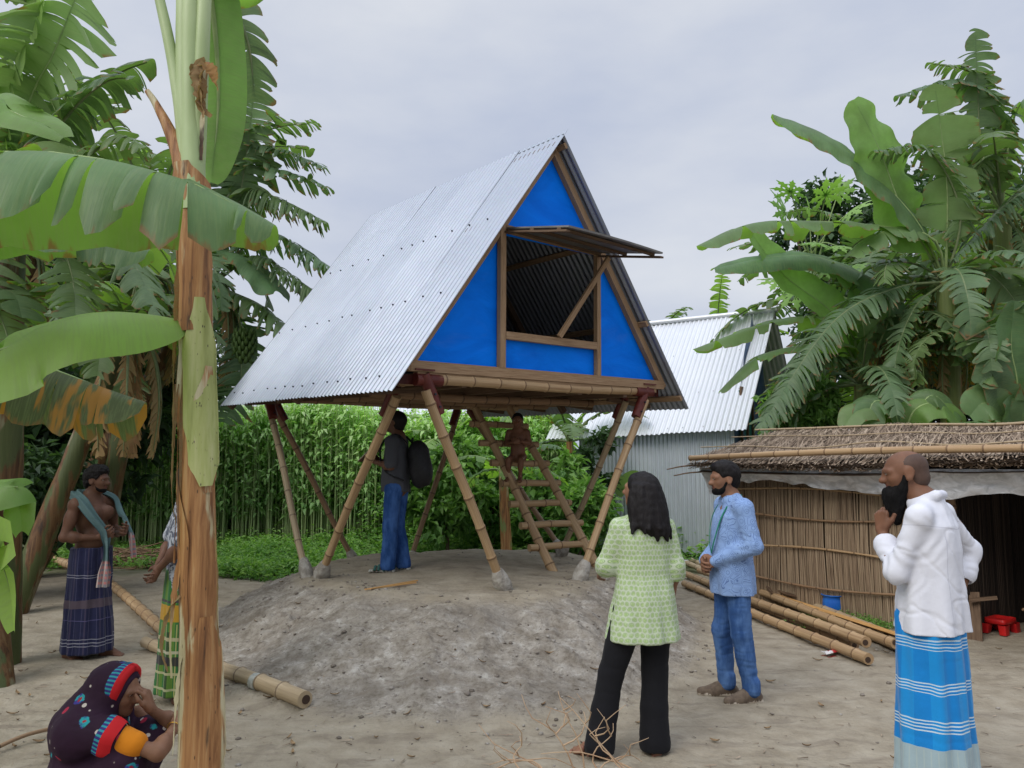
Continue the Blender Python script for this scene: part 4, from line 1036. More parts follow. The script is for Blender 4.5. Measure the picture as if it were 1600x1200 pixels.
# ---- leaves reaching in from a plant left of the frame
off = thing('banana_plant', 'banana plant standing left of the frame whose long leaves cross the near trunk', 'banana plant', tuple(A(-4.1, 3.4, gz(-4.1, 3.4))), group=GB_)
trunk(off, [A(-4.1, 3.4, -.05), A(-4.1, 3.4, 1.2), A(-4.05, 3.4, 2.2)], [.11, .09, .07], M_TRUNKG)
leaf(off, [A(-4.05, 3.4, 2.2), A(-3.3, 3.0, 2.75)] + PX((-40, 240, 2.75), (130, 243, 2.75), (280, 278, 2.78), (352, 310, 2.85), (428, 352, 2.9)), .47, M_BLEAF, tears=(.10, .52), seed=4, droop=2.2, fold=.1, pet=.2, asym=-.15, rib=.012, gap=.09, lean=-.05, ref=(.02, -.34, 1))
leaf(off, [A(-4.05, 3.4, 2.1), A(-3.2, 3.2, 2.2)] + PX((-60, 560, 3.0), (60, 512, 3.05), (150, 490, 3.1), (240, 493, 3.2), (285, 500, 3.28)), .34, M_BBRIGHT, tear=0, droop=1.1, fold=.1, pet=.15, rib=.010, wavy=1.3, ref=(.02, -.55, .9))
leaf(off, [A(-4.05, 3.4, 2.1), A(-3.3, 3.6, 2.5)] + PX((-20, 345, 3.8), (70, 355, 3.9), (150, 360, 4.), (235, 390, 4.)), .36, M_BLEAF, tear=.13, droop=1.8, fold=.1, pet=.15, ref=(0, -.3, 1), gap=.1)
leaf(off, [A(-4.05, 3.4, 2.0), A(-3.3, 4., 2.1)] + PX((-10, 548, 4.4), (80, 575, 4.4), (160, 605, 4.4), (228, 628, 4.4)), .46, M_BDRY, tear=.32, droop=2.6, fold=-.2, pet=.15, gap=.12, ref=(0, -.4, 1), lean=0.)
leaf(off, [A(-4.05, 3.4, 2.1)] + PX((-60, 175, 3.8), (20, 178, 3.8), (70, 195, 3.8), (100, 215, 3.8)), .22, M_BBRIGHT, tear=.05, droop=.6, ref=(0, -.5, .8))
leaf(off, [A(-4.05, 3.4, 1.5)] + PX((-50, 760, 2.5), (5, 765, 2.5), (30, 790, 2.5), (34, 830, 2.5)), .12, M_BBRIGHT, tear=.08, droop=1.2, ref=(.2, -.6, .8), pet=.3, rib=.008)
leaf(off, [A(-4.05, 3.4, 1.4)] + PX((-60, 840, 2.45), (-8, 862, 2.45), (14, 915, 2.45), (22, 985, 2.45)), .11, M_BBRIGHT, tear=.08, droop=.3, ref=(-.6, -1, .1), pet=.3, rib=.008)
# ---- the plants further back on the left
def plant(label, u, v, d, top, r=(.14, .11, .09), mat=None, group=GB_, lean=None):
    p = gp(u, v) if d is None else A(at(u, v, d)[0], d, gz(at(u, v, d)[0], d))
    t = thing('banana_plant', label, 'banana plant', tuple(p), group=group)
    c = at(*top); mid = p + (c - p) * .5 + A(0, 0, .0) if lean is None else at(*lean)
    trunk(t, [p - A(0, 0, .06), mid, c], r, mat or M_TRUNKG, 16, .07)
    return t, c
rl = np.random.RandomState(21)
pA, cA = plant('leaning banana plant left of the house with a hanging bunch of green bananas', 28, 872, 11.4, (335, 440, 11.), (.24, .19, .16, .13), M_TRUNKB, lean=(205, 650, 11.2))
for p, hw, kw in ((((345, 330), (368, 240), (430, 200), (496, 192)), .20, dict(tear=1., droop=.6)), (((350, 340), (378, 248), (440, 236), (510, 262)), .20, dict(tear=1.1, droop=1.)), (((350, 350), (390, 272), (445, 268), (519, 296)), .22, dict(tear=.6, droop=1.1)),
                  (((350, 360), (385, 305), (440, 312), (512, 348)), .25, dict(tear=1., droop=1.7)), (((350, 380), (405, 365), (462, 382), (517, 418)), .25, dict(tear=1.1, droop=1.6)), (((350, 390), (400, 400), (448, 425), (492, 455)), .24, dict(tear=1.1, droop=1.7)),
                  (((340, 380), (350, 395), (395, 410), (432, 455)), .26, dict(tear=.05, droop=.9)), (((340, 440), (360, 455), (410, 478), (452, 520)), .24, dict(tear=.6, droop=1.6)), (((335, 440), (300, 330), (262, 250), (170, 232)), .34, dict(tear=.5, droop=.9)),
                  (((335, 440), (370, 330), (385, 240), (400, 120)), .24, dict(tear=.9, droop=.4, ref=(.4, -1, .2))), (((335, 440), (372, 520), (375, 600), (350, 660)), .22, dict(tear=.9, droop=.4, ref=(.4, -1, .2))),
                  (((335, 440), (250, 420), (150, 440), (90, 500)), .3, dict(tear=.9, droop=1.)), (((335, 440), (270, 480), (210, 550), (190, 640)), .3, dict(tear=.9, droop=.6))):
    pts = [cA] + [at(u, v, 11. - .2 * i) for i, (u, v) in enumerate(p[1:], 1)]
    kw.setdefault('pet', .16); leaf(pA, pts, hw * 2.1, M_BDARK if kw['tear'] > .55 else M_BLEAF, gap=.2, **kw)
pB, cB = plant('tall banana plant at the left edge with one huge torn upright leaf', 12, 880, 6.6, (20, 330, 6.4), (.15, .12, .10), M_TRUNKB)
for p, hw, m, kw in ((((22, 330), (45, 165), (85, 80), (128, -30)), .62, M_BLEAF, dict(tear=.75, droop=.5, ref=(.3, -1, .25), gap=.2)), (((15, 330), (0, 150), (35, 60), (70, -40)), .4, M_BBRIGHT, dict(tear=.5, droop=.6, ref=(-.2, -1, .3))), (((20, 330), (90, 200), (160, 130), (215, 120)), .34, M_BDARK, dict(tear=.9, droop=1.2)),
                     (((20, 330), (80, 260), (110, 230), (130, 290)), .30, M_BLEAF, dict(tear=.05, droop=.5)), (((20, 330), (60, 120), (50, 20), (10, -30)), .3, M_BDARK, dict(tear=.9, droop=.8)), (((20, 330), (120, 350), (200, 400), (250, 500)), .34, M_BDARK, dict(tear=.8, droop=1.1)),
                     (((20, 330), (70, 330), (110, 420), (120, 520)), .32, M_BDARK, dict(tear=.8, droop=.6)), (((20, 330), (-20, 420), (10, 520), (30, 600)), .36, M_BDARK, dict(tear=.8, droop=.4)), (((20, 330), (90, 280), (180, 215), (232, 230)), .3, M_BDARK, dict(tear=.9, droop=1.5))):
    kw.setdefault('pet', .14); leaf(pB, [cB] + [at(u, v, 6.3 - .2 * i) for i, (u, v) in enumerate(p[1:], 1)], hw, m, **kw)
pC, cC = plant('leaning banana plant with dark brown trunk behind the shirtless man', 22, 872, 8.8, (196, 520, 9.2), (.15, .12, .1), M_TRUNKB)
pD, cD = plant('shaded banana plant in the back row between the leaning trunks', 150, 850, 10.5, (235, 430, 10.5), (.15, .12, .1), M_TRUNKB)
pE, cE = plant('dark banana plant at the back edge of the jute field', -40, 850, 10.5, (50, 400, 10.5), (.15, .12, .1), M_TRUNKB)
pF, cF = plant('small slanting banana plant at the left frame edge beside the shirtless man', 5, 905, 6.0, (-45, 560, 6.6), (.13, .1, .08), M_TRUNKB)
for t, c, nlf, Lf in ((pC, cC, 12, 1.35), (pD, cD, 13, 2.4), (pE, cE, 12, 2.4), (pF, cF, 7, 1.6)):
    for k in range(nlf):
        rand_leaf(t, c, k * 2.4 + rl.uniform(-.3, .3), rl.uniform(-.1, 1.25), Lf * rl.uniform(.8, 1.1), .32, M_BDARK if rl.rand() < .75 else M_BLEAF, rl, rl.uniform(1., 2.1))
for k in range(9): rand_leaf(pB, cB, k * 2.4 + rl.uniform(-.3, .3), rl.uniform(.1, 1.2), rl.uniform(1.7, 2.3), .34, M_BDARK if k % 3 else M_BLEAF, rl, rl.uniform(.9, 1.8))
for k in range(6): rand_leaf(pD, cD + A(0, 0, .5), k * 1.05 + .3, rl.uniform(.5, 1.3), rl.uniform(2.4, 3.), .40, M_BDARK, rl, rl.uniform(.8, 1.5))
for t, c in ((pC, cC), (pD, cD), (pA, cA), (pE, cE)):
    for k in range(8):
        a = rl.uniform(0, 6.28); h = A(math.cos(a), math.sin(a), 0)
        leaf(t, [c, c + h * .3 + A(0, 0, -.15), c + h * .45 + A(0, 0, -.8), c + h * .4 + A(0, 0, -1.5)], .2, M_BDEAD, tear=.8, droop=1.5, ref=tuple(-h + A(0, 0, .3)), pet=.2, gap=.5)
# the bunch
bc = at(382, 545, 10.8); mb = MB()
mb.tube(bez([cA, at(368, 500, 10.9), at(382, 520, 10.8), bc + A(0, 0, -.30)], 14), np.linspace(.03, .018, 14), 8, 0, .5)
rb = np.random.RandomState(5)
for row in range(7):
    for k in range(12):
        a = k / 11 * 6.28 + row * .3; h = A(math.cos(a), math.sin(a), 0); z = .20 - row * .068; R_ = .07 + .05 * math.sin((row + 1) / 8 * 3.1)
        p = [bc + h * .03 + A(0, 0, z - .02), bc + h * (R_ + .03) + A(0, 0, z), bc + h * (R_ + .05) + A(0, 0, z + .05), bc + h * (R_ + .045) + A(0, 0, z + .09)]
        mb.tube(bez(p, 7), [.014, .026, .029, .029, .027, .020, .007], 6, 1, rb.rand())
o = kid(mb, 'banana_bunch', [M_STEMG, simple('green_banana', (.075, .13, .035), (.11, .18, .05), 20, .5)], pA)
# ------------------------------------------------------------------ right-hand banana grove behind the hut
GR_ = 'banana plants behind the reed hut'
rr2 = np.random.RandomState(77)
def plantR(label, u, d, top, r=(.17, .14, .11), mat=None, lean=None):
    x = at(u, 700, d)[0]; p = A(x, d, -.08); c = at(*top)
    t = thing('banana_plant', label, 'banana plant', tuple(p), group=GR_)
    trunk(t, [p, p + (c - p) * .5 if lean is None else at(*lean), c], r, mat or M_TRUNKG, 16, .07)
    return t, c
rA, cRA = plantR('big banana plant behind the hut with green stem and brown dead leaf skirt', 1487, 12.0, (1478, 440, 11.8), (.2, .17, .14), M_TRUNKG)
for p, hw, m, kw in ((((1478, 440), (1425, 335), (1310, 225), (1208, 179)), .52, M_BLEAF, dict(tear=0, droop=.9, fold=.15, ref=(.15, -.7, .75))), (((1478, 440), (1412, 330), (1375, 235), (1335, 155)), .56, M_BBRIGHT, dict(tear=.03, droop=.15, fold=-.1, ref=(.35, -1, .2))),
                     (((1478, 440), (1455, 370), (1340, 350), (1250, 345), (1170, 350), (1088, 385)), .44, M_BLEAF, dict(tear=.10, droop=1.3, ref=(0, -.35, 1))), (((1478, 440), (1440, 365), (1385, 360), (1330, 400)), .42, M_BLEAF, dict(tear=.25, droop=1., ref=(0, -.4, 1))),
                     (((1478, 440), (1400, 450), (1300, 505), (1185, 670)), .50, M_BDARK, dict(tear=1., droop=1.3, ref=(.2, -.5, 1))), (((1478, 440), (1500, 330), (1450, 235), (1362, 236)), .42, M_BDARK, dict(tear=1., droop=1.2)),
                     (((1478, 440), (1480, 300), (1470, 200), (1460, 130)), .5, M_BLEAF, dict(tear=.2, droop=.2, ref=(-.2, -1, .1))), (((1478, 440), (1510, 470), (1545, 490), (1560, 590)), .34, M_BBRIGHT, dict(tear=1., droop=.8, ref=(.4, -.7, .6))),
                     (((1478, 440), (1430, 480), (1400, 560), (1405, 640)), .34, M_BDARK, dict(tear=.9, droop=.6)), (((1478, 440), (1530, 420), (1590, 480), (1610, 600)), .5, M_BDARK, dict(tear=.3, droop=.3, ref=(-.4, -1, .3)))):
    kw.setdefault('pet', .17); leaf(rA, [cRA] + [at(u, v, 11.6 - .16 * i) for i, (u, v) in enumerate(p[1:], 1)], hw, m, **kw)
for k in range(5):
    a = k * 1.3; h = A(math.cos(a), math.sin(a), 0)
    leaf(rA, [at(1482, 540, 11.8), at(1482, 545, 11.8) + h * .22, at(1482, 590, 11.8) + h * .28, at(1482, 640, 11.8) + h * .2], .16, M_BDEAD, tear=.8, droop=1.2, ref=tuple(-h + A(0, 0, .3)), gap=.5)
rB, cRB = plantR('tallest banana plant at the right with an upright torn leaf above the grove', 1575, 12.6, (1565, 330, 12.4), (.2, .16, .13))
for p, hw, m, kw in ((((1565, 330), (1535, 250), (1528, 150), (1524, 44)), .46, M_BDARK, dict(tear=.45, droop=.45, fold=.1, ref=(.1, -1, .1), gap=.3)), (((1565, 330), (1560, 190), (1500, 128), (1398, 150)), .46, M_BDARK, dict(tear=.55, droop=1.5, gap=.2)), (((1565, 330), (1560, 180), (1520, 115), (1448, 98)), .34, M_BDARK, dict(tear=.9, droop=1.)),
                     (((1565, 330), (1580, 200), (1610, 150), (1680, 160)), .46, M_BLEAF, dict(tear=.4, droop=1.2)), (((1565, 330), (1545, 240), (1530, 260), (1475, 345)), .44, M_BDARK, dict(tear=1.1, droop=1.4)), (((1565, 330), (1600, 300), (1560, 330), (1490, 405)), .46, M_BDARK, dict(tear=1.1, droop=1.6)),
                     (((1565, 330), (1510, 250), (1480, 210), (1472, 290)), .44, M_BLEAF, dict(tear=.3, droop=.3, ref=(.3, -1, .1))), (((1565, 330), (1600, 380), (1610, 450), (1590, 540)), .4, M_BDARK, dict(tear=.9, droop=.5))):
    kw.setdefault('pet', .15); leaf(rB, [cRB] + [at(u, v, 12.2 - .2 * i) for i, (u, v) in enumerate(p[1:], 1)], hw, m, **kw)
rC, cRC = plantR('banana plant whose drooping leaves hang in front of the tin shed roof', 1330, 12.6, (1345, 600, 12.4), (.16, .13, .1), M_TRUNKG)
for p, hw, m, kw in ((((1345, 600), (1330, 520), (1270, 495), (1180, 510), (1082, 546)), .36, M_BLEAF, dict(tear=.12, droop=1.4)), (((1345, 600), (1320, 540), (1250, 540), (1180, 560), (1126, 610)), .33, M_BLEAF, dict(tear=.06, droop=1.1)), (((1345, 600), (1390, 470), (1290, 405), (1200, 402), (1116, 420)), .42, M_BLEAF, dict(tear=.03, droop=1.1, ref=(0, -.55, .9))),
                     (((1345, 600), (1310, 500), (1225, 430), (1172, 362)), .34, M_BBRIGHT, dict(tear=.03, droop=.2, ref=(.4, -1, .3))), (((1345, 600), (1300, 560), (1240, 620), (1180, 690)), .36, M_BDARK, dict(tear=1., droop=1.3)), (((1345, 600), (1320, 560), (1250, 560), (1220, 640)), .34, M_BDARK, dict(tear=.9, droop=.9)),
                     (((1345, 600), (1360, 520), (1420, 490), (1470, 540)), .36, M_BDARK, dict(tear=.9, droop=.9)), (((1345, 600), (1350, 520), (1330, 450), (1290, 420)), .36, M_BLEAF, dict(tear=.3, droop=.3, ref=(.4, -1, .3))), (((1345, 600), (1370, 580), (1410, 590), (1440, 640)), .33, M_BLEAF, dict(tear=.8, droop=1.))):
    kw.setdefault('pet', .14); leaf(rC, [cRC] + [at(u, v, 12.2 - .12 * i) for i, (u, v) in enumerate(p[1:], 1)], hw, m, **kw)
rD, cRD = plantR('low young banana plant with broad leaves resting above the thatch ridge', 1400, 10.9, (1410, 690, 10.9), (.09, .08, .06), M_TRUNKG)
for p, hw, m in ((((1410, 690), (1395, 640), (1365, 628), (1350, 680)), .30, M_BLEAF), (((1410, 690), (1430, 640), (1470, 630), (1500, 660)), .30, M_BBRIGHT), (((1410, 690), (1370, 640), (1340, 640), (1320, 665)), .25, M_BLEAF), (((1410, 690), (1450, 620), (1480, 635), (1490, 660)), .24, M_BLEAF)):
    leaf(rD, [cRD] + [at(u, v, 10.8 - .05 * i) for i, (u, v) in enumerate(p[1:], 1)], hw, m, tear=.05, droop=.8, ref=(0, -.7, .8), pet=.1)
rE, cRE = plantR('young banana plant with big blue-green leaves at the far right ridge', 1590, 10.6, (1590, 690, 10.6), (.10, .09, .07), M_TRUNKG)
for p, hw, m in ((((1590, 690), (1560, 640), (1535, 630), (1515, 650)), .30, M_BLEAF), (((1590, 690), (1590, 600), (1580, 540), (1585, 470)), .42, M_BLEAF), (((1590, 690), (1620, 620), (1660, 600), (1700, 640)), .35, M_BLEAF), (((1590, 690), (1560, 610), (1550, 580), (1530, 600)), .28, M_BDARK)):
    leaf(rE, [cRE] + [at(u, v, 10.5 - .05 * i) for i, (u, v) in enumerate(p[1:], 1)], hw, m, tear=.08, droop=.5, ref=(.1, -1, .4), pet=.1)
for t, c, k0, m_ in ((rA, cRA, 8, M_BDARK), (rB, cRB, 9, M_BDARK), (rC, cRC, 8, M_BDARK), (rE, cRE, 5, M_BLEAF)):
    for k in range(k0): rand_leaf(t, c, k * 2.4 + rr2.uniform(-.3, .3), rr2.uniform(-.2, 1.0), rr2.uniform(1.7, 2.5), .40, m_ if k % 3 else M_BLEAF, rr2, rr2.uniform(1.2, 2.2))
rF, cRF = plantR('ragged banana plant with drooping torn leaves in front of the tallest grove stem', 1540, 11.4, (1536, 545, 11.4), (.12, .1, .08))
rG, cRG = plantR('ragged banana plant with drooping torn leaves left of the big green stem', 1405, 12.2, (1408, 500, 12.2), (.12, .1, .08))
for t, c in ((rF, cRF), (rG, cRG)):
    for k in range(10): rand_leaf(t, c, k * 2.4 + rr2.uniform(-.3, .3), rr2.uniform(.0, 1.15), rr2.uniform(1.6, 2.2), .36, M_BDARK, rr2, rr2.uniform(1.2, 2.3), tear=rr2.uniform(.6, 1.1))
for t, c in ((rA, cRA), (rB, cRB), (rG, cRG)):
    for k in range(5):
        a = rr2.uniform(0, 6.28); h = A(math.cos(a), math.sin(a), 0)
        leaf(t, [c, c + h * .35 + A(0, 0, -.1), c + h * .55 + A(0, 0, -.8), c + h * .5 + A(0, 0, -1.6)], .24, M_BDEAD if k % 2 else M_BDRY, tear=.9, droop=1.5, ref=tuple(-h + A(0, 0, .3)), pet=.2, gap=.45)
for lab, u, d, top in (('background banana plant between the tall grove plants', 1420, 15., (1400, 430, 15.)), ('dim banana plant at the back of the grove behind the right frame edge', 1640, 14.5, (1640, 380, 14.5)), ('background banana plant beside the papaya tree', 1300, 15.5, (1290, 470, 15.5))):
    t, c = plantR(lab, u, d, top)
    for k in range(11): rand_leaf(t, c, k * 2.4 + rr2.uniform(-.3, .3), rr2.uniform(.0, 1.2), rr2.uniform(2.2, 2.9), .42, M_BDARK, rr2, rr2.uniform(1., 2.2))
# thin bare trunk leaning among them
q = at(1432, 700, 12.9); q[2] = -.08
dt = thing('bare_trunk', 'thin pale bare trunk leaning in front of the dark grove', 'trunk', tuple(q)); trunk(dt, [q, at(1425, 640, 12.9), at(1392, 505, 12.9)], (.10, .085, .075), M_SHEATH, 14)
# background banana plants under and beyond the house
GM_ = 'small banana plants beyond the earth mound'
def small(label, u, v, d, crown, n_, Ln, mats, hw=.25, dro=(.9, 1.7), g=GM_):
    x = at(u, v, d)[0]; p = A(x, d, -.12); c = at(*crown); t = thing('banana_plant', label, 'banana plant', tuple(p), group=g)
    trunk(t, [p, (p + c) / 2, c], (.10, .085, .07), M_TRUNK, 12)
    for k in range(n_): rand_leaf(t, c, k * 2.4 + rr2.uniform(-.3, .3), rr2.uniform(.1, 1.25), Ln * rr2.uniform(.8, 1.1), hw, mats[k % len(mats)], rr2, rr2.uniform(*dro))
    return t, c
small('slim tan banana stem standing beyond the ladder', 793, 840, 12.6, (786, 735, 12.6), 7, 1.1, (M_BBRIGHT, M_BLEAF), .2)
small('feathery banana plant right of the ladder beyond the mound', 905, 800, 15.5, (890, 690, 15.5), 9, 1.9, (M_BLEAF, M_BDARK), .3)
small('banana plant behind the man with the backpack', 690, 800, 17., (700, 690, 17.), 9, 2.2, (M_BLEAF, M_BBRIGHT), .35)
small('banana plant behind the child on the ladder', 830, 800, 19., (835, 660, 19.), 9, 2.4, (M_BLEAF, M_BBRIGHT), .38)
small('banana plant peeping over the tin shed ridge', 1110, 700, 20., (1120, 520, 20.), 6, 1.9, (M_BLEAF, M_BBRIGHT), .3, (.2, .8))
small('banana plant with feathery leaf tips left of the tin shed ridge', 1030, 700, 22., (1040, 510, 22.), 5, 1.6, (M_BDARK,), .25, (.2, .8))
q = gp(990, 868); t = thing('banana_seedling', 'young banana shoot with one bright leaf behind the woman in green', 'banana plant', tuple(q))
trunk(t, [q, at(988, 800, q[1]), at(985, 770, q[1])], (.03, .025, .016), M_STEMG, 10)
leaf(t, [at(985, 770, q[1]), at(970, 765, q[1]), at(985, 750, q[1] - .05), at(1002, 742, q[1] - .1)], .17, M_BBRIGHT, tear=0, droop=.3, ref=(.2, -1, .5), pet=.1, rib=.008)
leaf(t, [at(985, 775, q[1]), at(1000, 770, q[1]), at(1010, 775, q[1] - .05)], .12, M_BBRIGHT, tear=0, droop=.3, ref=(.2, -1, .5), pet=.1, rib=.008)
# peeled stem behind the left legs
q = gp(521, 838); st_ = thing('bare_trunk', 'reddish peeled banana trunk standing behind the left legs of the house', 'trunk', tuple(q))
tpts = [q - A(0, 0, .1), at(516, 740, q[1]), at(508, 600, q[1])]
trunk(st_, tpts, (.125, .11, .095), M_SHEATH, 18, .1)
for k in range(4): sheath(st_, [q + A(0, 0, .2 + .45 * k), q + (tpts[2] - q) * (.35 + .17 * k)], .125, -3 + k, -1.2 + k, M_SHEATH, 90 + k, .02)

# ------------------------------------------------------------------ leafy trees, papaya, bushes
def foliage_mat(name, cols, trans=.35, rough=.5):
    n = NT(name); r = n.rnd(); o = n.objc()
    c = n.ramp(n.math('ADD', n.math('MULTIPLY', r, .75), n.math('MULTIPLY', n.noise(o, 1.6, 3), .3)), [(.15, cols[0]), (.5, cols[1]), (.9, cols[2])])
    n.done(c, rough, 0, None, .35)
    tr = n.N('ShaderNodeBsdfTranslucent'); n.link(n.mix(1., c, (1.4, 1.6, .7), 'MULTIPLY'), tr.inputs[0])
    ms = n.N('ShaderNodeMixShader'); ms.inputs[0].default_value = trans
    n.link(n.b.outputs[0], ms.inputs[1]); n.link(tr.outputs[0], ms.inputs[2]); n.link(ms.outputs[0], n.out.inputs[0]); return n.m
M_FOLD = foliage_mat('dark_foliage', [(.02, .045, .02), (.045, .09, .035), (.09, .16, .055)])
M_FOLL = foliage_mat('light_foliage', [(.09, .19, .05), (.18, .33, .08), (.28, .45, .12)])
M_JUTE = foliage_mat('jute_leaf', [(.18, .33, .11), (.35, .54, .20), (.52, .66, .33)], .4)
M_JSTK = foliage_mat('jute_stalk', [(.18, .27, .11), (.32, .43, .17), (.46, .55, .26)], 0)
M_WEED = foliage_mat('weed_leaf', [(.08, .19, .05), (.18, .34, .08), (.31, .48, .13)], .35)
M_BARK = simple('bark', (.09, .065, .045), (.17, .13, .09), 12, .9, 0, .5, 40, .01, .2, (1, 1, .2))
def leaves(C, D, Nn, ln, wd, bend=.25, rnd=None):
    """n diamond leaves folded along the middle: base C, direction D, normal Nn -> quads as 2 per leaf"""
    D = nrm(D); S = nrm(np.cross(D, Nn)); Nn = np.cross(S, D); ln = np.asarray(ln)[:, None]; wd = np.asarray(wd)[:, None]
    m = C + D * ln * .45; tip = C + D * ln - Nn * ln * bend
    V = np.stack([C, m + S * wd + Nn * wd * .3, tip, m - S * wd + Nn * wd * .3], 1)
    return V
def rdir(rs_, n): return nrm(rs_.normal(0, 1, (n, 3)))
def leafy(name, label, cat, base, clumps, nleaf, ln, mat, trunk_r=.12, seed=0, group=None, bark=M_BARK):
    rs_ = np.random.RandomState(seed); t = thing(name, label, cat, tuple(base), group=group)
    base = A(*base)
    for c, R_ in clumps[: 6]:
        c = A(*c); mb = MB(); f_ = base + A(0, 0, (c[2] - base[2]) * .45)
        if trunk_r: mb.tube(bez([base + A(0, 0, -.1), f_, (f_ + c) / 2 + rs_.normal(0, .1, 3), c], 12), np.linspace(trunk_r, trunk_r * .2, 12), 8); kid(mb, 'trunk' if c is clumps[0][0] else 'branch', bark, t)
    mb = MB(); tot = sum(R_ ** 2 for _, R_ in clumps)
    for c, R_ in clumps:
        k = int(nleaf * R_ ** 2 / tot); sub = rdir(rs_, max(6, k // 45)) * R_ * rs_.uniform(.35, 1., (max(6, k // 45), 1)); sub[:, 2] *= .75
        s_ = sub[rs_.randint(0, len(sub), k)]
        P = A(*c) + s_ + rs_.normal(0, R_ * .16, (k, 3))
        D = nrm(s_) * .6 + rdir(rs_, k) + A(0, 0, -.25)
        sz = ln * rs_.uniform(.6, 1.2, k)
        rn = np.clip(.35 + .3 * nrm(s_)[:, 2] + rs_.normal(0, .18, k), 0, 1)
        mb.quads(leaves(P, D, A(0, 0, 1) + rdir(rs_, k) * .6, sz, sz * .27), 0, None, rn)
    kid(mb, 'crown', mat, t); return t
def cl(*a): return [(at(u, v, d), r) for u, v, d, r in a]
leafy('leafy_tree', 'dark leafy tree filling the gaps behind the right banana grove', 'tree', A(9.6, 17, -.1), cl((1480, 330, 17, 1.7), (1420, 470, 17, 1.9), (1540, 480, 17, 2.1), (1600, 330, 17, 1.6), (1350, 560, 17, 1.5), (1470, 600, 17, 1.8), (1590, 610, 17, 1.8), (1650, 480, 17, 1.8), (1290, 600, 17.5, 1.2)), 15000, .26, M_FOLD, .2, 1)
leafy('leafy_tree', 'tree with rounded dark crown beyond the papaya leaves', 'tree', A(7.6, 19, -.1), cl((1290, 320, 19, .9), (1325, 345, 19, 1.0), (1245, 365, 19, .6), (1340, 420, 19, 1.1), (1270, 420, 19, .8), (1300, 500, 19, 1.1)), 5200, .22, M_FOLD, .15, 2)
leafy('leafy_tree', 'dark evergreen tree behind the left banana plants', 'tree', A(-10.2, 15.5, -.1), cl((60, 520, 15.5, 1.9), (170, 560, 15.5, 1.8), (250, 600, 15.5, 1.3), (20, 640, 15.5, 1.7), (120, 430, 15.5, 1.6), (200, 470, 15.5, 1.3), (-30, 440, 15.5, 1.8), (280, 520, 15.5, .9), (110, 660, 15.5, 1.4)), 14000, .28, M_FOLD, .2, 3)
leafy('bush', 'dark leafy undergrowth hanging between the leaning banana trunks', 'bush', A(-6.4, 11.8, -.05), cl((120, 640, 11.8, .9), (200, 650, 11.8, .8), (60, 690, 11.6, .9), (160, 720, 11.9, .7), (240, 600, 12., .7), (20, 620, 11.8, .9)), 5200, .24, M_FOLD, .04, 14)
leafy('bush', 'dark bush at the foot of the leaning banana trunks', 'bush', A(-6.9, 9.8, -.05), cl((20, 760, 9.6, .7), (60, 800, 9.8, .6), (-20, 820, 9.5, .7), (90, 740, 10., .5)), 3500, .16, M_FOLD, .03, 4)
leafy('bush', 'light green shrub hanging beside the end of the thatched roof', 'bush', A(4.9, 12.6, -.1), cl((1255, 600, 12.6, .45), (1230, 640, 12.6, .4), (1275, 650, 12.5, .4), (1240, 680, 12.6, .45), (1215, 700, 12.6, .4), (1290, 690, 12.6, .5)), 2600, .17, M_FOLL, .03, 5)
leafy('climbing_plant', 'dark climbing vine covering the left corner of the tin shed wall', 'vine', at(925, 810, 14.9), cl((932, 690, 14.9, .33), (925, 720, 14.9, .36), (930, 755, 14.9, .36), (918, 785, 14.9, .4), (938, 775, 14.9, .3)), 1500, .17, M_FOLD, .02, 6)
for k, (lab, u, v, d, r) in enumerate((('bright bush just right of the standing backpack man beyond the mound', 700, 745, 14.5, .8), ('tall leafy bush behind the ladder foot', 770, 740, 15.5, .9), ('leafy bush between ladder and shed corner', 880, 770, 14., .7), ('pale shrub against the jute edge behind the child', 830, 720, 18., 1.1), ('broad shrub under the rear eave of the house', 650, 720, 19., 1.1), ('low shrub left of the shed wall foot', 905, 790, 13.4, .45))):
    c = at(u, v, d); leafy('bush', lab, 'bush', (c[0], c[1], -.12), [(c, r), (c + A(r * .7, .1, -r * .4), r * .7), (c + A(-r * .7, .1, -r * .5), r * .75), (c + A(.1, 0, r * .6), r * .5), (c + A(0, -.2, -r * .8), r * .8)], 3200, .19, M_FOLL if k % 2 == 0 else M_WEED, .03, 20 + k, 'bushes beyond the earth mound')
# papaya
def palmate(mb, c, out, up, R_, rs_):
    out = nrm(out); s = nrm(np.cross(out, up)); up = np.cross(s, out)
    for k, a in enumerate(np.radians([-150, -105, -62, -22, 22, 62, 105, 150])):
        d = out * math.cos(a) + s * math.sin(a); e = np.cross(up, d); l = R_ * (1 - .35 * abs(a) / 2.7)
        pr = ((0, .05), (.22, .10), (.36, .08), (.5, .22), (.56, .10), (.72, .15), (.78, .06), (1, .0))
        P = [[c + d * l * t + e * l * w - up * (.25 * l * t * t + .0), c + d * l * t + up * .012 - up * .25 * l * t * t, c + d * l * t - e * l * w - up * .25 * l * t * t] for t, w in pr]
        mb.grid(np.array(P), 0, None, rs_)
pp = thing('papaya_tree', 'papaya tree with bright lobed leaves beside the shed ridge', 'papaya tree', (5.6, 13.6, -.1))
rp = np.random.RandomState(9); pc = at(1270, 440, 13.4)
mb = MB(); mb.tube(bez([A(5.5, 13.6, -.1), at(1290, 600, 13.5), pc], 16), np.linspace(.11, .07, 16), 12, 0, .5, noise=.04); kid(mb, 'trunk', M_BARK, pp)
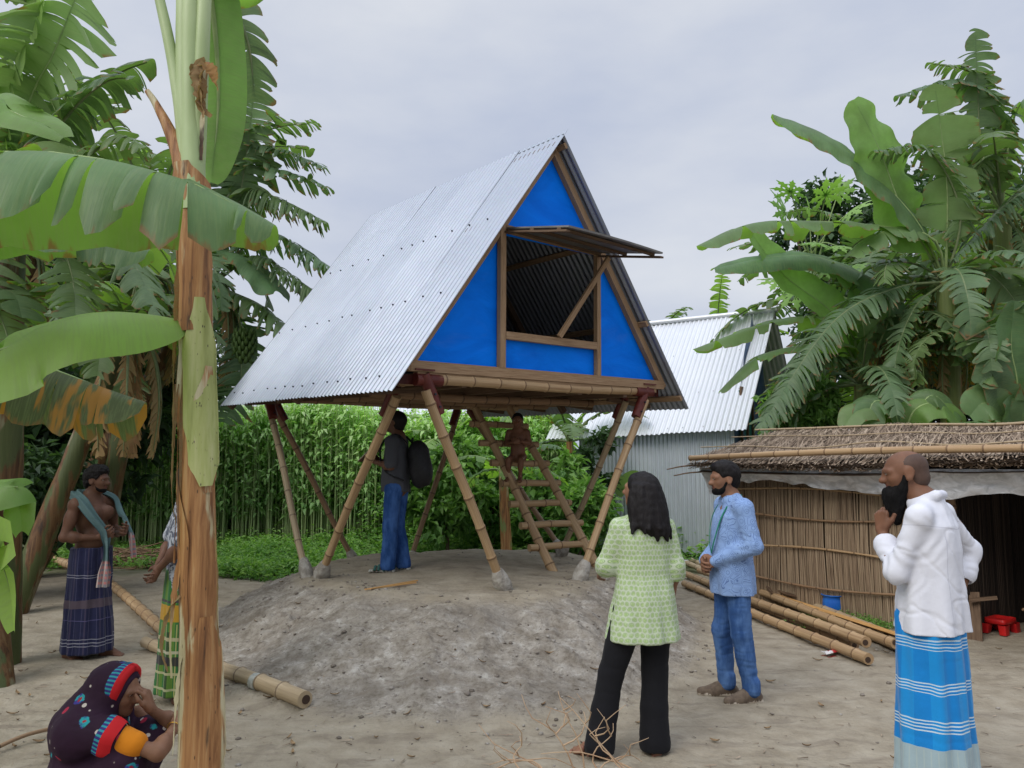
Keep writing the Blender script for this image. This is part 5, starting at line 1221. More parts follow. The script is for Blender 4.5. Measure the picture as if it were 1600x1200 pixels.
for u, v in ((1235, 300), (1290, 305), (1330, 330), (1265, 340), (1310, 300), (1225, 330), (1250, 400), (1215, 440), (1295, 420), (1330, 420), (1240, 460), (1290, 470), (1330, 470), (1200, 410), (1275, 380), (1310, 385)):
    c = at(u, v, 13.1 + rp.uniform(-.4, .3)); mb = MB(); s0 = pc + A(0, 0, rp.uniform(-.2, .8))
    mb.tube(bez([s0, (s0 + c) / 2 + A(0, 0, .08), c], 9), np.linspace(.016, .009, 9), 6, 1, .5); o_ = nrm(c - s0 + A(0, -.3, 0)); palmate(mb, c, o_ + A(0, 0, -.25), A(0, -.55, .85) + rp.normal(0, .2, 3), rp.uniform(.34, .48), rp.uniform(.3, 1))
    kid(mb, 'leaf', [M_FOLL, M_RIB], pp)
for k in range(3):
    c = at(1265 + 14 * k, 452 + 6 * k, 13.0); mb = MB(); palmate(mb, c, A(.2, -.2, -.8), A(0, -1, .2), .26, .5); kid(mb, 'yellow_leaf', simple('yellow_leaf_%d' % k if False else 'yellow_leaf', (.30, .17, .02), (.42, .28, .05), 8), pp)

# ------------------------------------------------------------------ jute field and weeds
rj = np.random.RandomState(31); mb = MB()
NJ = 2700
jy = 16.6 + 5.4 * rj.rand(NJ) ** 1.6; jx = rj.uniform(-.60, .062, NJ) * jy
front = 16.4 + .9 * fbm2(jx, jx * 0, .35, 3); jy = np.maximum(jy, front + rj.rand(NJ) * .6)
jh = 2.85 + .22 * rj.normal(0, 1, NJ) + .25 * fbm2(jx, jy, .5, 2)
rn = rj.rand(NJ); lx = rj.normal(0, .10, NJ); ly = rj.normal(0, .08, NJ)
th = np.linspace(0, 2 * np.pi, 3, endpoint=False); Ls = []
for lv, (t, r) in enumerate(((0, .015), (.55, .011), (1., .005))):
    cx = jx + lx * t * t; cy = jy + ly * t * t
    Ls.append(np.stack([np.stack([cx + r * np.cos(a), cy + r * np.sin(a), -.15 + jh * t], -1) for a in th], 1))
Ls = np.stack(Ls, 1)   # N,3,3,3
idx = np.arange(NJ * 9).reshape(NJ, 3, 3); F = np.stack([idx[:, :-1], np.roll(idx, -1, 2)[:, :-1], np.roll(idx, -1, 2)[:, 1:], idx[:, 1:]], -1).reshape(-1, 4)
mb.add(Ls.reshape(-1, 3), F, 1, None, np.repeat(rn, 9), True)
nl = 30; t = 1 - .74 * rj.rand(NJ, nl) ** 1.05; t[:, :6] = rj.uniform(.93, 1.0, (NJ, 6))
P = np.stack([jx[:, None] + lx[:, None] * t * t, jy[:, None] + ly[:, None] * t * t, -.15 + jh[:, None] * t], -1).reshape(-1, 3)
k = NJ * nl; az = rj.uniform(0, 6.28, k); D = np.stack([np.cos(az), np.sin(az), rj.uniform(-.75, .5, k)], -1); sz = rj.uniform(.12, .22, k) * (1.1 - .25 * (t.ravel() > .95))
D = nrm(D); P = P + D * sz[:, None] * .35
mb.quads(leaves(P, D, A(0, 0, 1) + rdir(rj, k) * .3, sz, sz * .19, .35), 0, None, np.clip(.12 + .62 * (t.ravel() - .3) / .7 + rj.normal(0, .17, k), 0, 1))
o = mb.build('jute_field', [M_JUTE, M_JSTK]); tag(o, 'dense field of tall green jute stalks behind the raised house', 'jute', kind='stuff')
rw = np.random.RandomState(32); mb = MB()
def weeds(u0, u1, v0, v1, n_, ln, hgt, seed, keep=None, per=9):
    us, vs = rw.uniform(u0, u1, n_), rw.uniform(v0, v1, n_); d = CAMZ * FPX / (vs - HORIZ) * 1.03
    x = (us - 800) / FPX * d; y = d; z = ground_h(x, y, False); mz = mound_h(x, y)[0]
    ok = (mz < .02) & (fbm2(x, y, .9, 3, .5, seed) > -.35) & ~(((x + 3.1) / .8) ** 2 + ((y - 12.3) / .6) ** 2 < 1)
    x, y, z = x[ok], y[ok], z[ok]; m = len(x); hh = hgt * rw.uniform(.3, 1., m) * (1 + .5 * fbm2(x, y, .7, 2))
    k = m * per; tt = rw.uniform(.15, 1, (m, per)); P = np.stack([x[:, None] + rw.normal(0, .07, (m, per)), y[:, None] + rw.normal(0, .07, (m, per)), z[:, None] + hh[:, None] * tt], -1).reshape(-1, 3)
    az = rw.uniform(0, 6.28, k); D = np.stack([np.cos(az), np.sin(az), rw.uniform(-.3, .8, k)], -1); sz = ln * rw.uniform(.6, 1.3, k)
    mb.quads(leaves(P, D, A(0, 0, 1) + rdir(rw, k) * .4, sz, sz * .26, .3), 0, None, np.clip(tt.ravel() * .55 + rw.normal(.1, .17, k), 0, 1))
weeds(330, 620, 826, 905, 1500, .085, .34, 1.); weeds(40, 330, 826, 880, 1100, .085, .26, 2.); weeds(600, 1000, 790, 880, 2200, .12, .42, 3.); weeds(1000, 1190, 800, 880, 1400, .12, .5, 4.)
weeds(300, 1000, 775, 832, 2600, .13, .5, 5.); weeds(560, 1000, 796, 852, 2600, .13, .85, 8.5); weeds(330, 560, 822, 850, 700, .10, .5, 3.3); weeds(1250, 1395, 940, 985, 900, .03, .10, 6., per=12); weeds(-40, 120, 840, 900, 500, .09, .3, 7.); weeds(360, 560, 850, 900, 700, .085, .32, 9.)
o = mb.build('weeds', M_WEED); tag(o, 'low leafy green weeds round the back of the earth mound', 'weeds', kind='stuff')
mb = MB(); k = 5200
us = rw.uniform(-100, 1200, k); vs = rw.uniform(800, 880, k); d = CAMZ * FPX / (vs - HORIZ); x = (us - 800) / FPX * d; z = ground_h(x, d, False); ok = (mound_h(x, d)[0] < .01) & (d > 11); x, d, z = x[ok], d[ok], z[ok]; k = len(x)
P = np.stack([x, d, z], -1); az = rw.uniform(0, 6.28, k); D = np.stack([np.cos(az) * .4, np.sin(az) * .4, np.ones(k)], -1); sz = rw.uniform(.08, .25, k)
mb.quads(leaves(P, D, rdir(rw, k), sz, sz * .04, .4), 0, None, rw.uniform(0, .9, k)); o = mb.build('grass', M_WEED); tag(o, 'short green grass between mound and jute field', 'grass', kind='stuff')
# ------------------------------------------------------------------ sculpting with distance fields, meshed as one continuous surface
class SDF:
    def __init__(s): s.p = []
    def cap(s, a, b, ra, rb=None, k=.02, m=0, sub=False):
        s.p.append(('cap', A(*a), A(*b), ra, ra if rb is None else rb, k, m, sub)); return s
    def chain(s, pts, rad, k=.02, m=0):
        for i in range(len(pts) - 1): s.cap(pts[i], pts[i + 1], rad[i], rad[i + 1], k, m)
        return s
    def ell(s, c, r, k=.02, m=0, R=None, sub=False):
        s.p.append(('ell', A(*c), A(*r), np.eye(3) if R is None else np.asarray(R), k, m, sub)); return s
    def tab(s, rows, k=.02, m=0, fold=None, power=2., flat=True):
        """stack of ellipses: rows (z, cx, cy, rx, ry) ascending z; fold(theta, z) -> added radius"""
        s.p.append(('tab', np.array(rows, float), fold, power, k, m, flat)); return s
    def plane(s, pt, nrm_, m=0):
        s.p.append(('plane', A(*pt), nrm(A(*nrm_)), m)); return s
    def bounds(s, q):
        if q[0] == 'cap':
            r = max(q[3], q[4]); return np.minimum(q[1], q[2]) - r, np.maximum(q[1], q[2]) + r
        if q[0] == 'ell': r = np.full(3, q[2].max()); return q[1] - r, q[1] + r
        t = q[1]; ex = .05
        return A((t[:, 1] - t[:, 3]).min() - ex, (t[:, 2] - t[:, 4]).min() - ex, t[0, 0] - .01), A((t[:, 1] + t[:, 3]).max() + ex, (t[:, 2] + t[:, 4]).max() + ex, t[-1, 0] + .01)
    def ev(s, q, X):
        if q[0] == 'cap':
            a, b, ra, rb = q[1:5]; ab = b - a; t = np.clip(((X - a) @ ab) / (ab @ ab + 1e-12), 0, 1)
            return np.linalg.norm(X - a - t[..., None] * ab, axis=-1) - (ra + (rb - ra) * t)
        if q[0] == 'ell':
            Y_ = (X - q[1]) @ q[3]; k0 = np.linalg.norm(Y_ / q[2], axis=-1); k1 = np.linalg.norm(Y_ / q[2] ** 2, axis=-1)
            return k0 * (k0 - 1) / np.maximum(k1, 1e-6)
        t, fold, pw, k, m, flat = q[1:]
        z = np.clip(X[..., 2], t[0, 0], t[-1, 0]); c = [np.interp(z, t[:, 0], t[:, i]) for i in (1, 2, 3, 4)]
        dx, dy = X[..., 0] - c[0], X[..., 1] - c[1]
        e = (np.abs(dx / c[2]) ** pw + np.abs(dy / c[3]) ** pw) ** (1 / pw)
        r = np.sqrt(dx * dx + dy * dy) + 1e-6; d = r * (1 - 1 / np.maximum(e, 1e-3)); d = np.where(e < .05, -np.minimum(c[2], c[3]), d)
        if fold is not None: d = d - fold(np.arctan2(dy, dx), z)
        return np.maximum(d, np.maximum(t[0, 0] - X[..., 2], X[..., 2] - t[-1, 0]))
    def mesh(s, h=.007, smooth=2):
        bb = [s.bounds(q) for q in s.p if q[0] != 'plane' and not (q[0] in ('cap', 'ell') and q[-1])]
        lo = np.min([b[0] for b in bb], 0) - .03; hi = np.max([b[1] for b in bb], 0) + .03
        n_ = np.ceil((hi - lo) / h).astype(int) + 1
        Fd = np.full(n_, .25, np.float32); Id = np.zeros(n_, np.int8)
        ax = [lo[i] + h * np.arange(n_[i]) for i in range(3)]
        for q in s.p:
            if q[0] == 'plane':
                G = np.stack(np.meshgrid(*ax, indexing='ij'), -1); Fd = np.maximum(Fd, ((G - q[1]) @ q[2]).astype(np.float32)); continue
            b0, b1 = s.bounds(q); k, m = (q[5], q[6]) if q[0] == 'cap' else (q[4], q[5])
            pad = k + 2.5 * h
            i0 = np.maximum(np.floor((b0 - pad - lo) / h).astype(int), 0); i1 = np.minimum(np.ceil((b1 + pad - lo) / h).astype(int) + 1, n_)
            if np.any(i1 <= i0): continue
            G = np.stack(np.meshgrid(*[ax[i][i0[i]:i1[i]] for i in range(3)], indexing='ij'), -1)
            d = s.ev(q, G); sl = tuple(slice(i0[i], i1[i]) for i in range(3)); f0 = Fd[sl]
            if q[0] != 'tab' and q[-1]:
                hh = np.clip(.5 - .5 * (d + f0) / k, 0, 1); Fd[sl] = f0 * (1 - hh) + (-d) * hh + k * hh * (1 - hh)
            else:
                Id[sl] = np.where(d < f0, m, Id[sl]); hh = np.clip(.5 + .5 * (f0 - d) / k, 0, 1); Fd[sl] = f0 * (1 - hh) + d * hh - k * hh * (1 - hh)
        return nets(Fd, Id, lo, h, smooth)
def nets(Fd, Id, lo, h, smooth):
    ins = Fd < 0; nx, ny, nz = Fd.shape
    c = [(i, j, k) for i in (0, 1) for j in (0, 1) for k in (0, 1)]
    cnt = sum(ins[i:nx - 1 + i, j:ny - 1 + j, k:nz - 1 + k].astype(np.int8) for i, j, k in c)
    act = np.argwhere((cnt > 0) & (cnt < 8)); N_ = len(act)
    vid = np.full((nx - 1, ny - 1, nz - 1), -1, np.int64); vid[tuple(act.T)] = np.arange(N_)
    val = {q: Fd[act[:, 0] + q[0], act[:, 1] + q[1], act[:, 2] + q[2]] for q in c}
    acc = np.zeros((N_, 3)); w = np.zeros(N_)
    for a in c:
        for b in c:
            if sum(b) - sum(a) == 1 and sum(abs(x - y) for x, y in zip(a, b)) == 1:
                va, vb = val[a], val[b]; cr = (va < 0) != (vb < 0); t = np.where(cr, va / np.where(cr, va - vb, 1), 0)
                acc += np.where(cr[:, None], A(*a) + t[:, None] * (A(*b) - A(*a)), 0); w += cr
    V = (act + acc / w[:, None]) * h + lo; mid = Id[tuple(act.T)]
    Fs = []
    for ax_ in range(3):
        o = [0, 1, 2]; o.remove(ax_); u, v = o
        sl0 = [slice(None)] * 3; sl1 = [slice(None)] * 3; sl0[ax_] = slice(0, -1); sl1[ax_] = slice(1, None)
        s0, s1 = ins[tuple(sl0)], ins[tuple(sl1)]
        e = np.argwhere(s0 != s1); ok = np.all([(e[:, d] > 0) & (e[:, d] < Fd.shape[d] - 1) for d in (u, v)], axis=0); e = e[ok]
        f = []
        for du, dv in ((-1, -1), (0, -1), (0, 0), (-1, 0)):
            q = e.copy(); q[:, u] += du; q[:, v] += dv; f.append(vid[tuple(q.T)])
        f = np.stack(f, 1); fl = s0[tuple(e.T)]
        if ax_ == 1: fl = ~fl
        f = np.where(fl[:, None], f, f[:, ::-1]); Fs.append(f)
    Fq = np.vstack(Fs); Fq = Fq[(Fq >= 0).all(1)]
    for _ in range(smooth):
        S = np.zeros_like(V); cn = np.zeros(len(V))
        for i in range(4):
            a, b = Fq[:, i], Fq[:, (i + 1) % 4]
            for k in range(3): S[:, k] += np.bincount(a, V[b, k], len(V)) + np.bincount(b, V[a, k], len(V))
            cn += np.bincount(a, minlength=len(V)) + np.bincount(b, minlength=len(V))
        V = V * .45 + S / np.maximum(cn, 1)[:, None] * .55
    return V, Fq, mid[Fq[:, 0]], None
def vnormals(V, F):
    n_ = np.cross(V[F[:, 2]] - V[F[:, 0]], V[F[:, 3]] - V[F[:, 1]]); N_ = np.zeros_like(V)
    for i in range(4):
        for k in range(3): N_[:, k] += np.bincount(F[:, i], n_[:, k], len(V))
    return nrm(N_)
def piece(root, name, sdf, mats, h=.007, smooth=2, disp=None, label=None):
    V, F, mi, _ = sdf.mesh(h, smooth)
    if disp is not None: V = V + vnormals(V, F) * disp(V)[:, None]
    mb = MB(); mb.V.append(V); mb.F.append((F, mi, True)); mb.UV.append(np.zeros((len(V), 2))); mb.RN.append(np.full(len(V), .5)); mb.n = len(V)
    o = mb.build(name, mats, root)
    if label: o['label'] = label
    return o
def wrinkle(amp, sc=(9, 9, 5), seed=0., sharp=True):
    def f(V):
        a = fbm(V * A(*sc) + seed, 3, .5)
        b = fbm(V * A(sc[0] * .6, sc[1] * .6, sc[2] * 2.6) + seed + 40, 2, .5)
        return amp * (.7 * a - 1.2 * np.maximum(0, .25 - np.abs(b)) * (1 if sharp else 0))
    return f
# ---- skin, hair
def skin_mat(name, c):
    n = NT(name); o = n.objc(); k = n.noise(o, 9, 4, .6)
    col = n.mix(n.step(k, .3, .7), tuple(x * .82 for x in c), tuple(x * 1.15 for x in c))
    n.done(col, .55, 0, n.bump(n.noise(o, 120, 3), .12, .002), .25); n.b.inputs['Subsurface Weight'].default_value = .06; n.b.inputs['Subsurface Radius'].default_value = (.01, .004, .002); return n.m
SK1 = skin_mat('skin_dark', (.16, .075, .043)); SK2 = skin_mat('skin_brown', (.22, .11, .065)); SK3 = skin_mat('skin_deep', (.125, .06, .037)); 
M_LIP = simple('lips', (.13, .045, .035), None, rough=.45); M_EYEW = simple('eye_white', (.30, .26, .23), None, rough=.5); M_EYED = simple('eye_dark', (.012, .008, .006), None, rough=.2)
n = NT('black_hair'); o = n.objc(); st = n.noise(n.map(o, (90, 90, 7)), 1., 4, .7)
M_HAIR = n.done(n.mix(st, (.003, .0026, .003), (.014, .011, .011)), .55, 0, n.bump(st, .7, .008), .18)
n = NT('beard_hair'); o = n.objc(); st = n.noise(n.map(o, (70, 70, 12)), 1., 4, .7)
M_BEARD = n.done(n.mix(st, (.003, .003, .003), (.014, .013, .013)), .8, 0, n.bump(st, .9, .012), .1)
n = NT('stubble_scalp'); o = n.objc(); M_STUB = n.done(n.mix(n.noise(o, 60, 4, .7), (.045, .028, .022), (.10, .058, .042)), .6, 0, None, .25)
M_NAIL = simple('nail', (.30, .17, .12), None, rough=.35)
def hand(b, w, d, pn, side_t, size=.175, curl=.35, thumb=.5, spread=.12, m=0, rs_=1.0):
    """w wrist, d direction to the knuckles, pn palm-facing normal, side_t towards the thumb"""
    d = nrm(A(*d)); pn = A(*pn); pn = nrm(pn - d * (pn @ d)); t = np.cross(d, pn); t = t if t @ A(*side_t) > 0 else -t
    L_ = size; r = .0088 * size / .175
    for i, (off_, ln, kn) in enumerate(((.30, .40, .50), (.10, .45, .53), (-.10, .42, .51), (-.28, .33, .46))):
        k0 = w + d * L_ * kn + t * L_ * off_ * .72
        b.cap(w + d * L_ * .06 + t * L_ * off_ * .42, k0, r * 1.75, r * 1.35, .016, m)
        dd = nrm(d + t * spread * off_ * 2); p = k0; ang = curl * (1 + .12 * i)
        for j, f in enumerate((.42, .32, .26)):
            ax_ = np.cross(dd, pn); dd = nrm(dd @ rot(ax_, ang * (.75 if j == 0 else .9)).T); pn2 = pn
            q = p + dd * L_ * ln * f; b.cap(p, q, r * (1.12 - .1 * j), r * (1.03 - .13 * j), .003, m); p = q
    p0 = w + d * L_ * .10 + t * L_ * .14; p1 = w + d * L_ * .30 + t * L_ * .33 + pn * L_ * .10 * thumb; p2 = p1 + nrm(d * .8 + t * (.55 - .5 * thumb) + pn * .5 * thumb) * L_ * .19; p3 = p2 + nrm(d + pn * .5 * thumb - t * .3 * thumb) * L_ * .15
    b.cap(p0, p1, r * 1.9, r * 1.45, .014, m); b.cap(p1, p2, r * 1.3, r * 1.2, .004, m); b.cap(p2, p3, r * 1.18, r * .9, .004, m)
DEF = dict(hipL=(-.055, 0, .515), kneeL=(-.062, .012, .285), ankL=(-.066, -.012, .048), hipR=(.055, 0, .515), kneeR=(.062, .012, .285), ankR=(.066, -.012, .048), shL=(-.108, -.005, .815), elL=(-.135, -.025, .645), wrL=(-.14, .02, .495),
           shR=(.108, -.005, .815), elR=(.135, -.025, .645), wrR=(.14, .02, .495), neck=(0, -.012, .845), head=(0, .012, .934), chest=(0, -.005, .735), waist=(0, .0, .615), pelvis=(0, -.005, .53), footL=(-.012, .0), footR=(.012, 0))
class Person:
    def __init__(s, label, pos, yaw, h, pose=None, skin=SK1, hyaw=0., hpitch=0., hroll=0., fem=False, build=1., feet=True, hands=(None, None), belly=0., headscale=1.0, thin=.84, cat='person', lift=0.):
        s.root = thing('person', label, cat, pos, yaw); s.h = h; s.skin = skin
        J = {k: A(*v) * h if len(v) == 3 else A(v[0], v[1], 0) for k, v in DEF.items()}
        for k, v in (pose or {}).items(): J[k] = A(*v)
        s.J = J; hs = .134 * h * headscale; s.hs = hs
        s.HR = rot((0, 0, 1), hyaw) @ rot((1, 0, 0), hpitch) @ rot((0, 1, 0), hroll); s.b = SDF(); b = s.b; u = h / 1.65 * build
        s.u = u
        ch, wa, pe, ne = J['chest'], J['waist'], J['pelvis'], J['neck']
        b.ell(pe, A(.150, .105, .11) * u, .03); b.cap(pe, wa, .115 * u, .105 * u, .04); b.ell(wa + A(0, .015 + belly * .5, 0), A(.135 + belly * .3, .095 + belly, .12) * u, .04); b.ell(ch, A(.150, .105, .17) * u, .04)
        b.cap(ch + A(-.07 * u, .045 * u, .03), ch + A(.07 * u, .045 * u, .03), .055 * u, None, .04)
        lo_ = A(0, 0, -.022 if thin < 1 else 0)
        b.cap(J['shL'] + lo_, ne + lo_ * 1.6, .045 * u, .046 * u, .03); b.cap(J['shR'] + lo_, ne + lo_ * 1.6, .045 * u, .046 * u, .03); b.cap(ne, ch, .07 * u, .10 * u, .04)
        hd = J['head']; b.cap(s.hp(0, -.10, -.30), ne, .25 * hs, .27 * hs, .03)
        for S_ in 'LR':
            sh, el, wr = J['sh' + S_], J['el' + S_], J['wr' + S_]
            tn = thin; b.ell(sh, A(.058, .058, .058) * u * tn, .03); b.cap(sh, el, .047 * u * tn, .037 * u, .02); m_ = sh + (el - sh) * .45; b.ell(m_, A(.047, .047, .07) * u * tn, .03)
            b.cap(el, wr, .037 * u, .024 * u, .02); b.ell(el + (wr - el) * .28, A(.040, .040, .05) * u, .03)
            hp_, kn, an = J['hip' + S_], J['knee' + S_], J['ank' + S_]
            b.cap(hp_, kn, .085 * u, .052 * u, .03); b.cap(kn, an, .050 * u, .033 * u, .02); b.ell(kn + (an - kn) * .3 + nrm(np.cross(an - kn, A(1, 0, 0))) * -.012, A(.05, .052, .09) * u, .03)
            if feet: s.foot(S_)
        s.headsculpt()
        for S_, hk in zip('LR', hands):
            w = J['wr' + S_]; d = w - J['el' + S_]; k = dict(d=d, pn=A(1 if S_ == 'L' else -1, 0, 0), side_t=A(0, 1, .2), size=.108 * h, curl=.35); k.update(hk or {})
            hand(b, w, **k)
    def hp(s, x, y, z): return s.J['head'] + s.HR @ (A(x, y, z) * s.hs)
    def foot(s, S_, m=0, r=.030, sd=None, top=0.):
        J = s.J; b = sd or s.b; an = J['ank' + S_]; k = s.h / 1.65; d = J.get('foot' + S_, A(0, 0, 0)); a = d[0] * 1.0 if abs(d[0]) > .1 else (-.18 if S_ == 'L' else .18)
        f = A(math.sin(a), math.cos(a), 0) if len(d) < 3 or d[2] == 0 else nrm(d); f = A(math.sin(a), math.cos(a), 0); x = A(f[1], -f[0], 0); z0 = an[2] - .048 * s.h
        hl = an - f * .03 * k; hl = A(hl[0], hl[1], z0 + .030 * k + top)
        ball = an + f * .115 * k; ball = A(ball[0], ball[1], z0 + .022 * k + top)
        b.cap(an, hl, .034 * k, .030 * k, .02, m); b.cap(an + f * .01, ball, .033 * k, .020 * k, .025, m); b.cap(hl, ball, .028 * k, .022 * k, .03, m)
        for i in range(5):
            q = ball + x * (i - 2) * .0165 * k * 1.05; tl = (.058, .060, .054, .046, .036)[i if S_ == 'R' else i]
            tl = (.058, .056, .050, .043, .034)[4 - i if S_ == 'R' else i] if False else (.060, .056, .050, .043, .035)[i if S_ == 'R' else 4 - i]
            b.cap(q - f * .02 * k + A(0, 0, .004), q + f * tl * k * .8 - A(0, 0, .006), .0125 * k, .0095 * k, .010, m)
    def headsculpt(s):
        b, hs = s.b, s.hs; R_ = s.HR
        def E(c, r, k=.012, m=0, sub=False): b.ell(s.hp(*c), A(*r) * hs, k, m, R_, sub)
        E((0, -.05, .13), (.355, .44, .36), .02); E((0, .13, -.10), (.285, .29, .36), .03); E((0, .15, -.33), (.20, .205, .145), .03); E((0, .29, -.425), (.085, .07, .07), .03)
        for sx in (-1, 1):
            E((sx * .19, .27, -.10), (.08, .09, .09), .03); E((sx * .15, .425, .03), (.085, .06, .05), .018, 0, True)
            E((sx * .148, .338, .018), (.055, .058, .030), .004, 2); E((sx * .15, .368, .018), (.030, .034, .028), .002, 3)
            b.cap(s.hp(sx * .24, .34, .075), s.hp(sx * .06, .405, .085), .045 * hs, .045 * hs, .02); 
            b.cap(s.hp(sx * .23, .355, .105), s.hp(sx * .07, .425, .112), .016 * hs, .022 * hs, .006, 4)
            E((sx * .365, -.03, -.02), (.04, .095, .15), .015); E((sx * .40, -.02, .0), (.018, .05, .09), .008, 0, True); E((sx * .36, .0, -.135), (.03, .05, .05), .01)
            E((sx * .052, .44, -.135), (.042, .05, .038), .012)
        b.cap(s.hp(0, .395, .05), s.hp(0, .485, -.115), .036 * hs, .056 * hs, .02); E((0, .505, -.13), (.052, .045, .042), .015)
        E((0, .385, -.235), (.115, .055, .028), .008, 1); E((0, .378, -.285), (.098, .055, .030), .008, 1); E((0, .435, -.262), (.10, .03, .008), .006, 1, True)
    def body(s, h=.0065): return piece(s.root, 'body', s.b, [s.skin, M_LIP, M_EYEW, M_EYED, M_HAIR], h, 1)
    def hair_sdf(s, th=.035, line=.16, back=-.25):
        """short hair cap; line = hairline height on the forehead"""
        d = SDF(); R_, hs = s.HR, s.hs
        d.ell(s.hp(0, -.07, .155), A(.375 + th * .5, .45 + th * .4, .37 + th) * hs, .02, 0, R_)
        d.ell(s.hp(0, -.25, -.12), A(.30, .25, .26) * hs, .02, 0, R_)
        d.ell(s.hp(0, .47, -.10), A(.42, .40, .42) * hs, .015, 0, R_, True)
        for sx in (-1, 1): d.ell(s.hp(sx * .38, .06, -.14), A(.14, .17, .22) * hs, .02, 0, R_, True)
        return d
def yoke(d, P, r=.063, k=.03):
    ne = P.J['neck'] + A(0, 0, -.03)
    for S_ in 'LR': d.cap(P.J['sh' + S_] + A(0, 0, .002), ne, r, r * .95, k)
def arm_sleeve(d, sh, el, wr, r0, r1, r2, k=.03, upto=1.0, m=0):
    if wr is None: d.cap(sh, sh + (el - sh) * upto, r0, r1, k, m)
    else:
        d.cap(sh, el, r0, r1, k, m); d.cap(el, el + (wr - el) * upto, r1, r2, k, m)
def folds(nf, amp, z0, z1, seed=0, up=.2):
    def f(th, z):
        t = np.clip((z1 - z) / (z1 - z0), 0, 1)
        return amp * (up + (1 - up) * t) * (np.sin(nf * th + seed + .9 * np.sin(3 * z * 2 + seed) + .6 * np.sin(2 * th)) * .6 + .4 * np.sin((nf * 1.7) * th + 2.1 * seed + 1.3 * z * 3))
    return f
# ---- cloth materials (object space of the part = person space, z up)
def cloth(name, col, rough=.85, b2=None):
    n = NT(name); o = n.objc(); wv = n.noise(o, 300, 2, .5)
    c = n.mix(n.noise(o, 6, 4), tuple(x * .85 for x in col), tuple(min(1, x * 1.1) for x in col))
    return n.done(c, rough, 0, n.bump(n.noise(o, 22, 4), .25, .008, n.bump(wv, .2, .001)), .12, .04)
def stripes_mat(name, base, zst, ast=(), check=None, ac=(0, 0), alt=None):
    """zst: (z centre, half width, colour) horizontal bands; ast: (count, width, colour, z0, z1) vertical lines round the axis"""
    n = NT(name); o = n.objc(); wob = n.math('MULTIPLY', n.math('SUBTRACT', n.noise(o, 5, 2), .5), .03)
    z = n.math('ADD', n.xyz(o, 2), wob)
    c = n.mix(n.noise(o, 7, 4), tuple(x * .85 for x in base), tuple(x * 1.12 for x in base))
    ang = n.math('ARCTAN2', n.math('SUBTRACT', n.xyz(o, 0), ac[0]), n.math('SUBTRACT', n.xyz(o, 1), ac[1]))
    if alt:
        m = n.math('LESS_THAN', n.math('FRACT', n.math('MULTIPLY', ang, alt[0] / 6.283)), alt[1]); c = n.mix(n.math('MULTIPLY', m, alt[3]), c, alt[2])
    for cnt, w, col, z0, z1 in ast:
        m = n.math('LESS_THAN', n.math('ABSOLUTE', n.math('SUBTRACT', n.math('FRACT', n.math('MULTIPLY', ang, cnt / 6.283)), .5)), w)
        if z0 is not None: m = n.math('MULTIPLY', m, n.math('MULTIPLY', n.math('GREATER_THAN', z, z0), n.math('LESS_THAN', z, z1)))
        c = n.mix(n.math('MULTIPLY', m, .8), c, col)
    for zc, hw, col in zst:
        m = n.math('LESS_THAN', n.math('ABSOLUTE', n.math('SUBTRACT', z, zc)), hw); c = n.mix(n.math('MULTIPLY', m, .88), c, col)
    return n.done(c, .85, 0, n.bump(n.noise(o, 25, 4), .3, .008), .12, .15)
n = NT('green_scallop_print'); o = n.objc()
v = n.comb(n.math('MULTIPLY', n.math('ARCTAN2', n.xyz(o, 0), n.math('MULTIPLY', n.xyz(o, 1), -1.)), .165), n.xyz(o, 2), 0.0)
def rings(n, v, sc):
    q = n.map(v, (sc, sc * .95, 1)); x, y = n.xyz(q, 0), n.xyz(q, 1); row = n.math('FLOOR', y)
    fx = n.math('SUBTRACT', n.math('FRACT', n.math('ADD', x, n.math('MULTIPLY', row, .5))), .5); fy = n.math('SUBTRACT', n.math('FRACT', y), .5)
    return n.math('SQRT', n.math('ADD', n.math('MULTIPLY', fx, fx), n.math('MULTIPLY', fy, fy)))
wn_ = n.N('ShaderNodeVectorMath'); wn_.operation = 'MULTIPLY_ADD'; n.link(n.noise(o, 16, 2, .5, 0, 'Color'), wn_.inputs[0]); wn_.inputs[1].default_value = (.018, .018, 0); n.link(v, wn_.inputs[2])
d = rings(n, wn_.outputs[0], 37.)
base = n.mix(n.noise(o, 8, 3), (.20, .29, .135), (.27, .36, .18))
c = n.mix(n.math('MULTIPLY', n.step(d, .38, .44), .66), base, (.55, .59, .47))
c = n.mix(n.math('LESS_THAN', n.math('ABSOLUTE', n.math('SUBTRACT', d, .27)), .035), c, (.45, .57, .28))
c = n.mix(n.step(d, .14, .09), c, (.36, .50, .17))
c = n.mix(n.math('MULTIPLY', n.step(n.noise(o, 55, 3, .7), .5, .62), .35), c, (.55, .64, .42))
M_KURTA = n.done(c, .85, 0, n.bump(n.noise(o, 24, 4), .3, .008), .12, .1)
n = NT('blue_print_shirt'); o = n.objc()
d = n.vor(n.map(o, (1, 1, 1)), 17., 'DISTANCE_TO_EDGE'); d2 = n.vor(o, 17., 'F1')
base = n.mix(n.noise(o, 9, 4), (.17, .27, .50), (.25, .37, .60))
c = n.mix(n.math('LESS_THAN', n.math('ABSOLUTE', n.math('SUBTRACT', d, .07)), .016), base, (.09, .15, .32))
c = n.mix(n.math('LESS_THAN', n.math('ABSOLUTE', n.math('SUBTRACT', d2, .26)), .025), c, (.10, .17, .35)); c = n.mix(n.step(d2, .07, .04), c, (.05, .08, .20))
M_BSHIRT = n.done(c, .8, 0, n.bump(n.noise(o, 24, 4), .3, .008), .15, .1)
n = NT('jeans'); o = n.objc(); w = n.noise(n.map(o, (8, 8, 3)), 1.4, 5, .6)
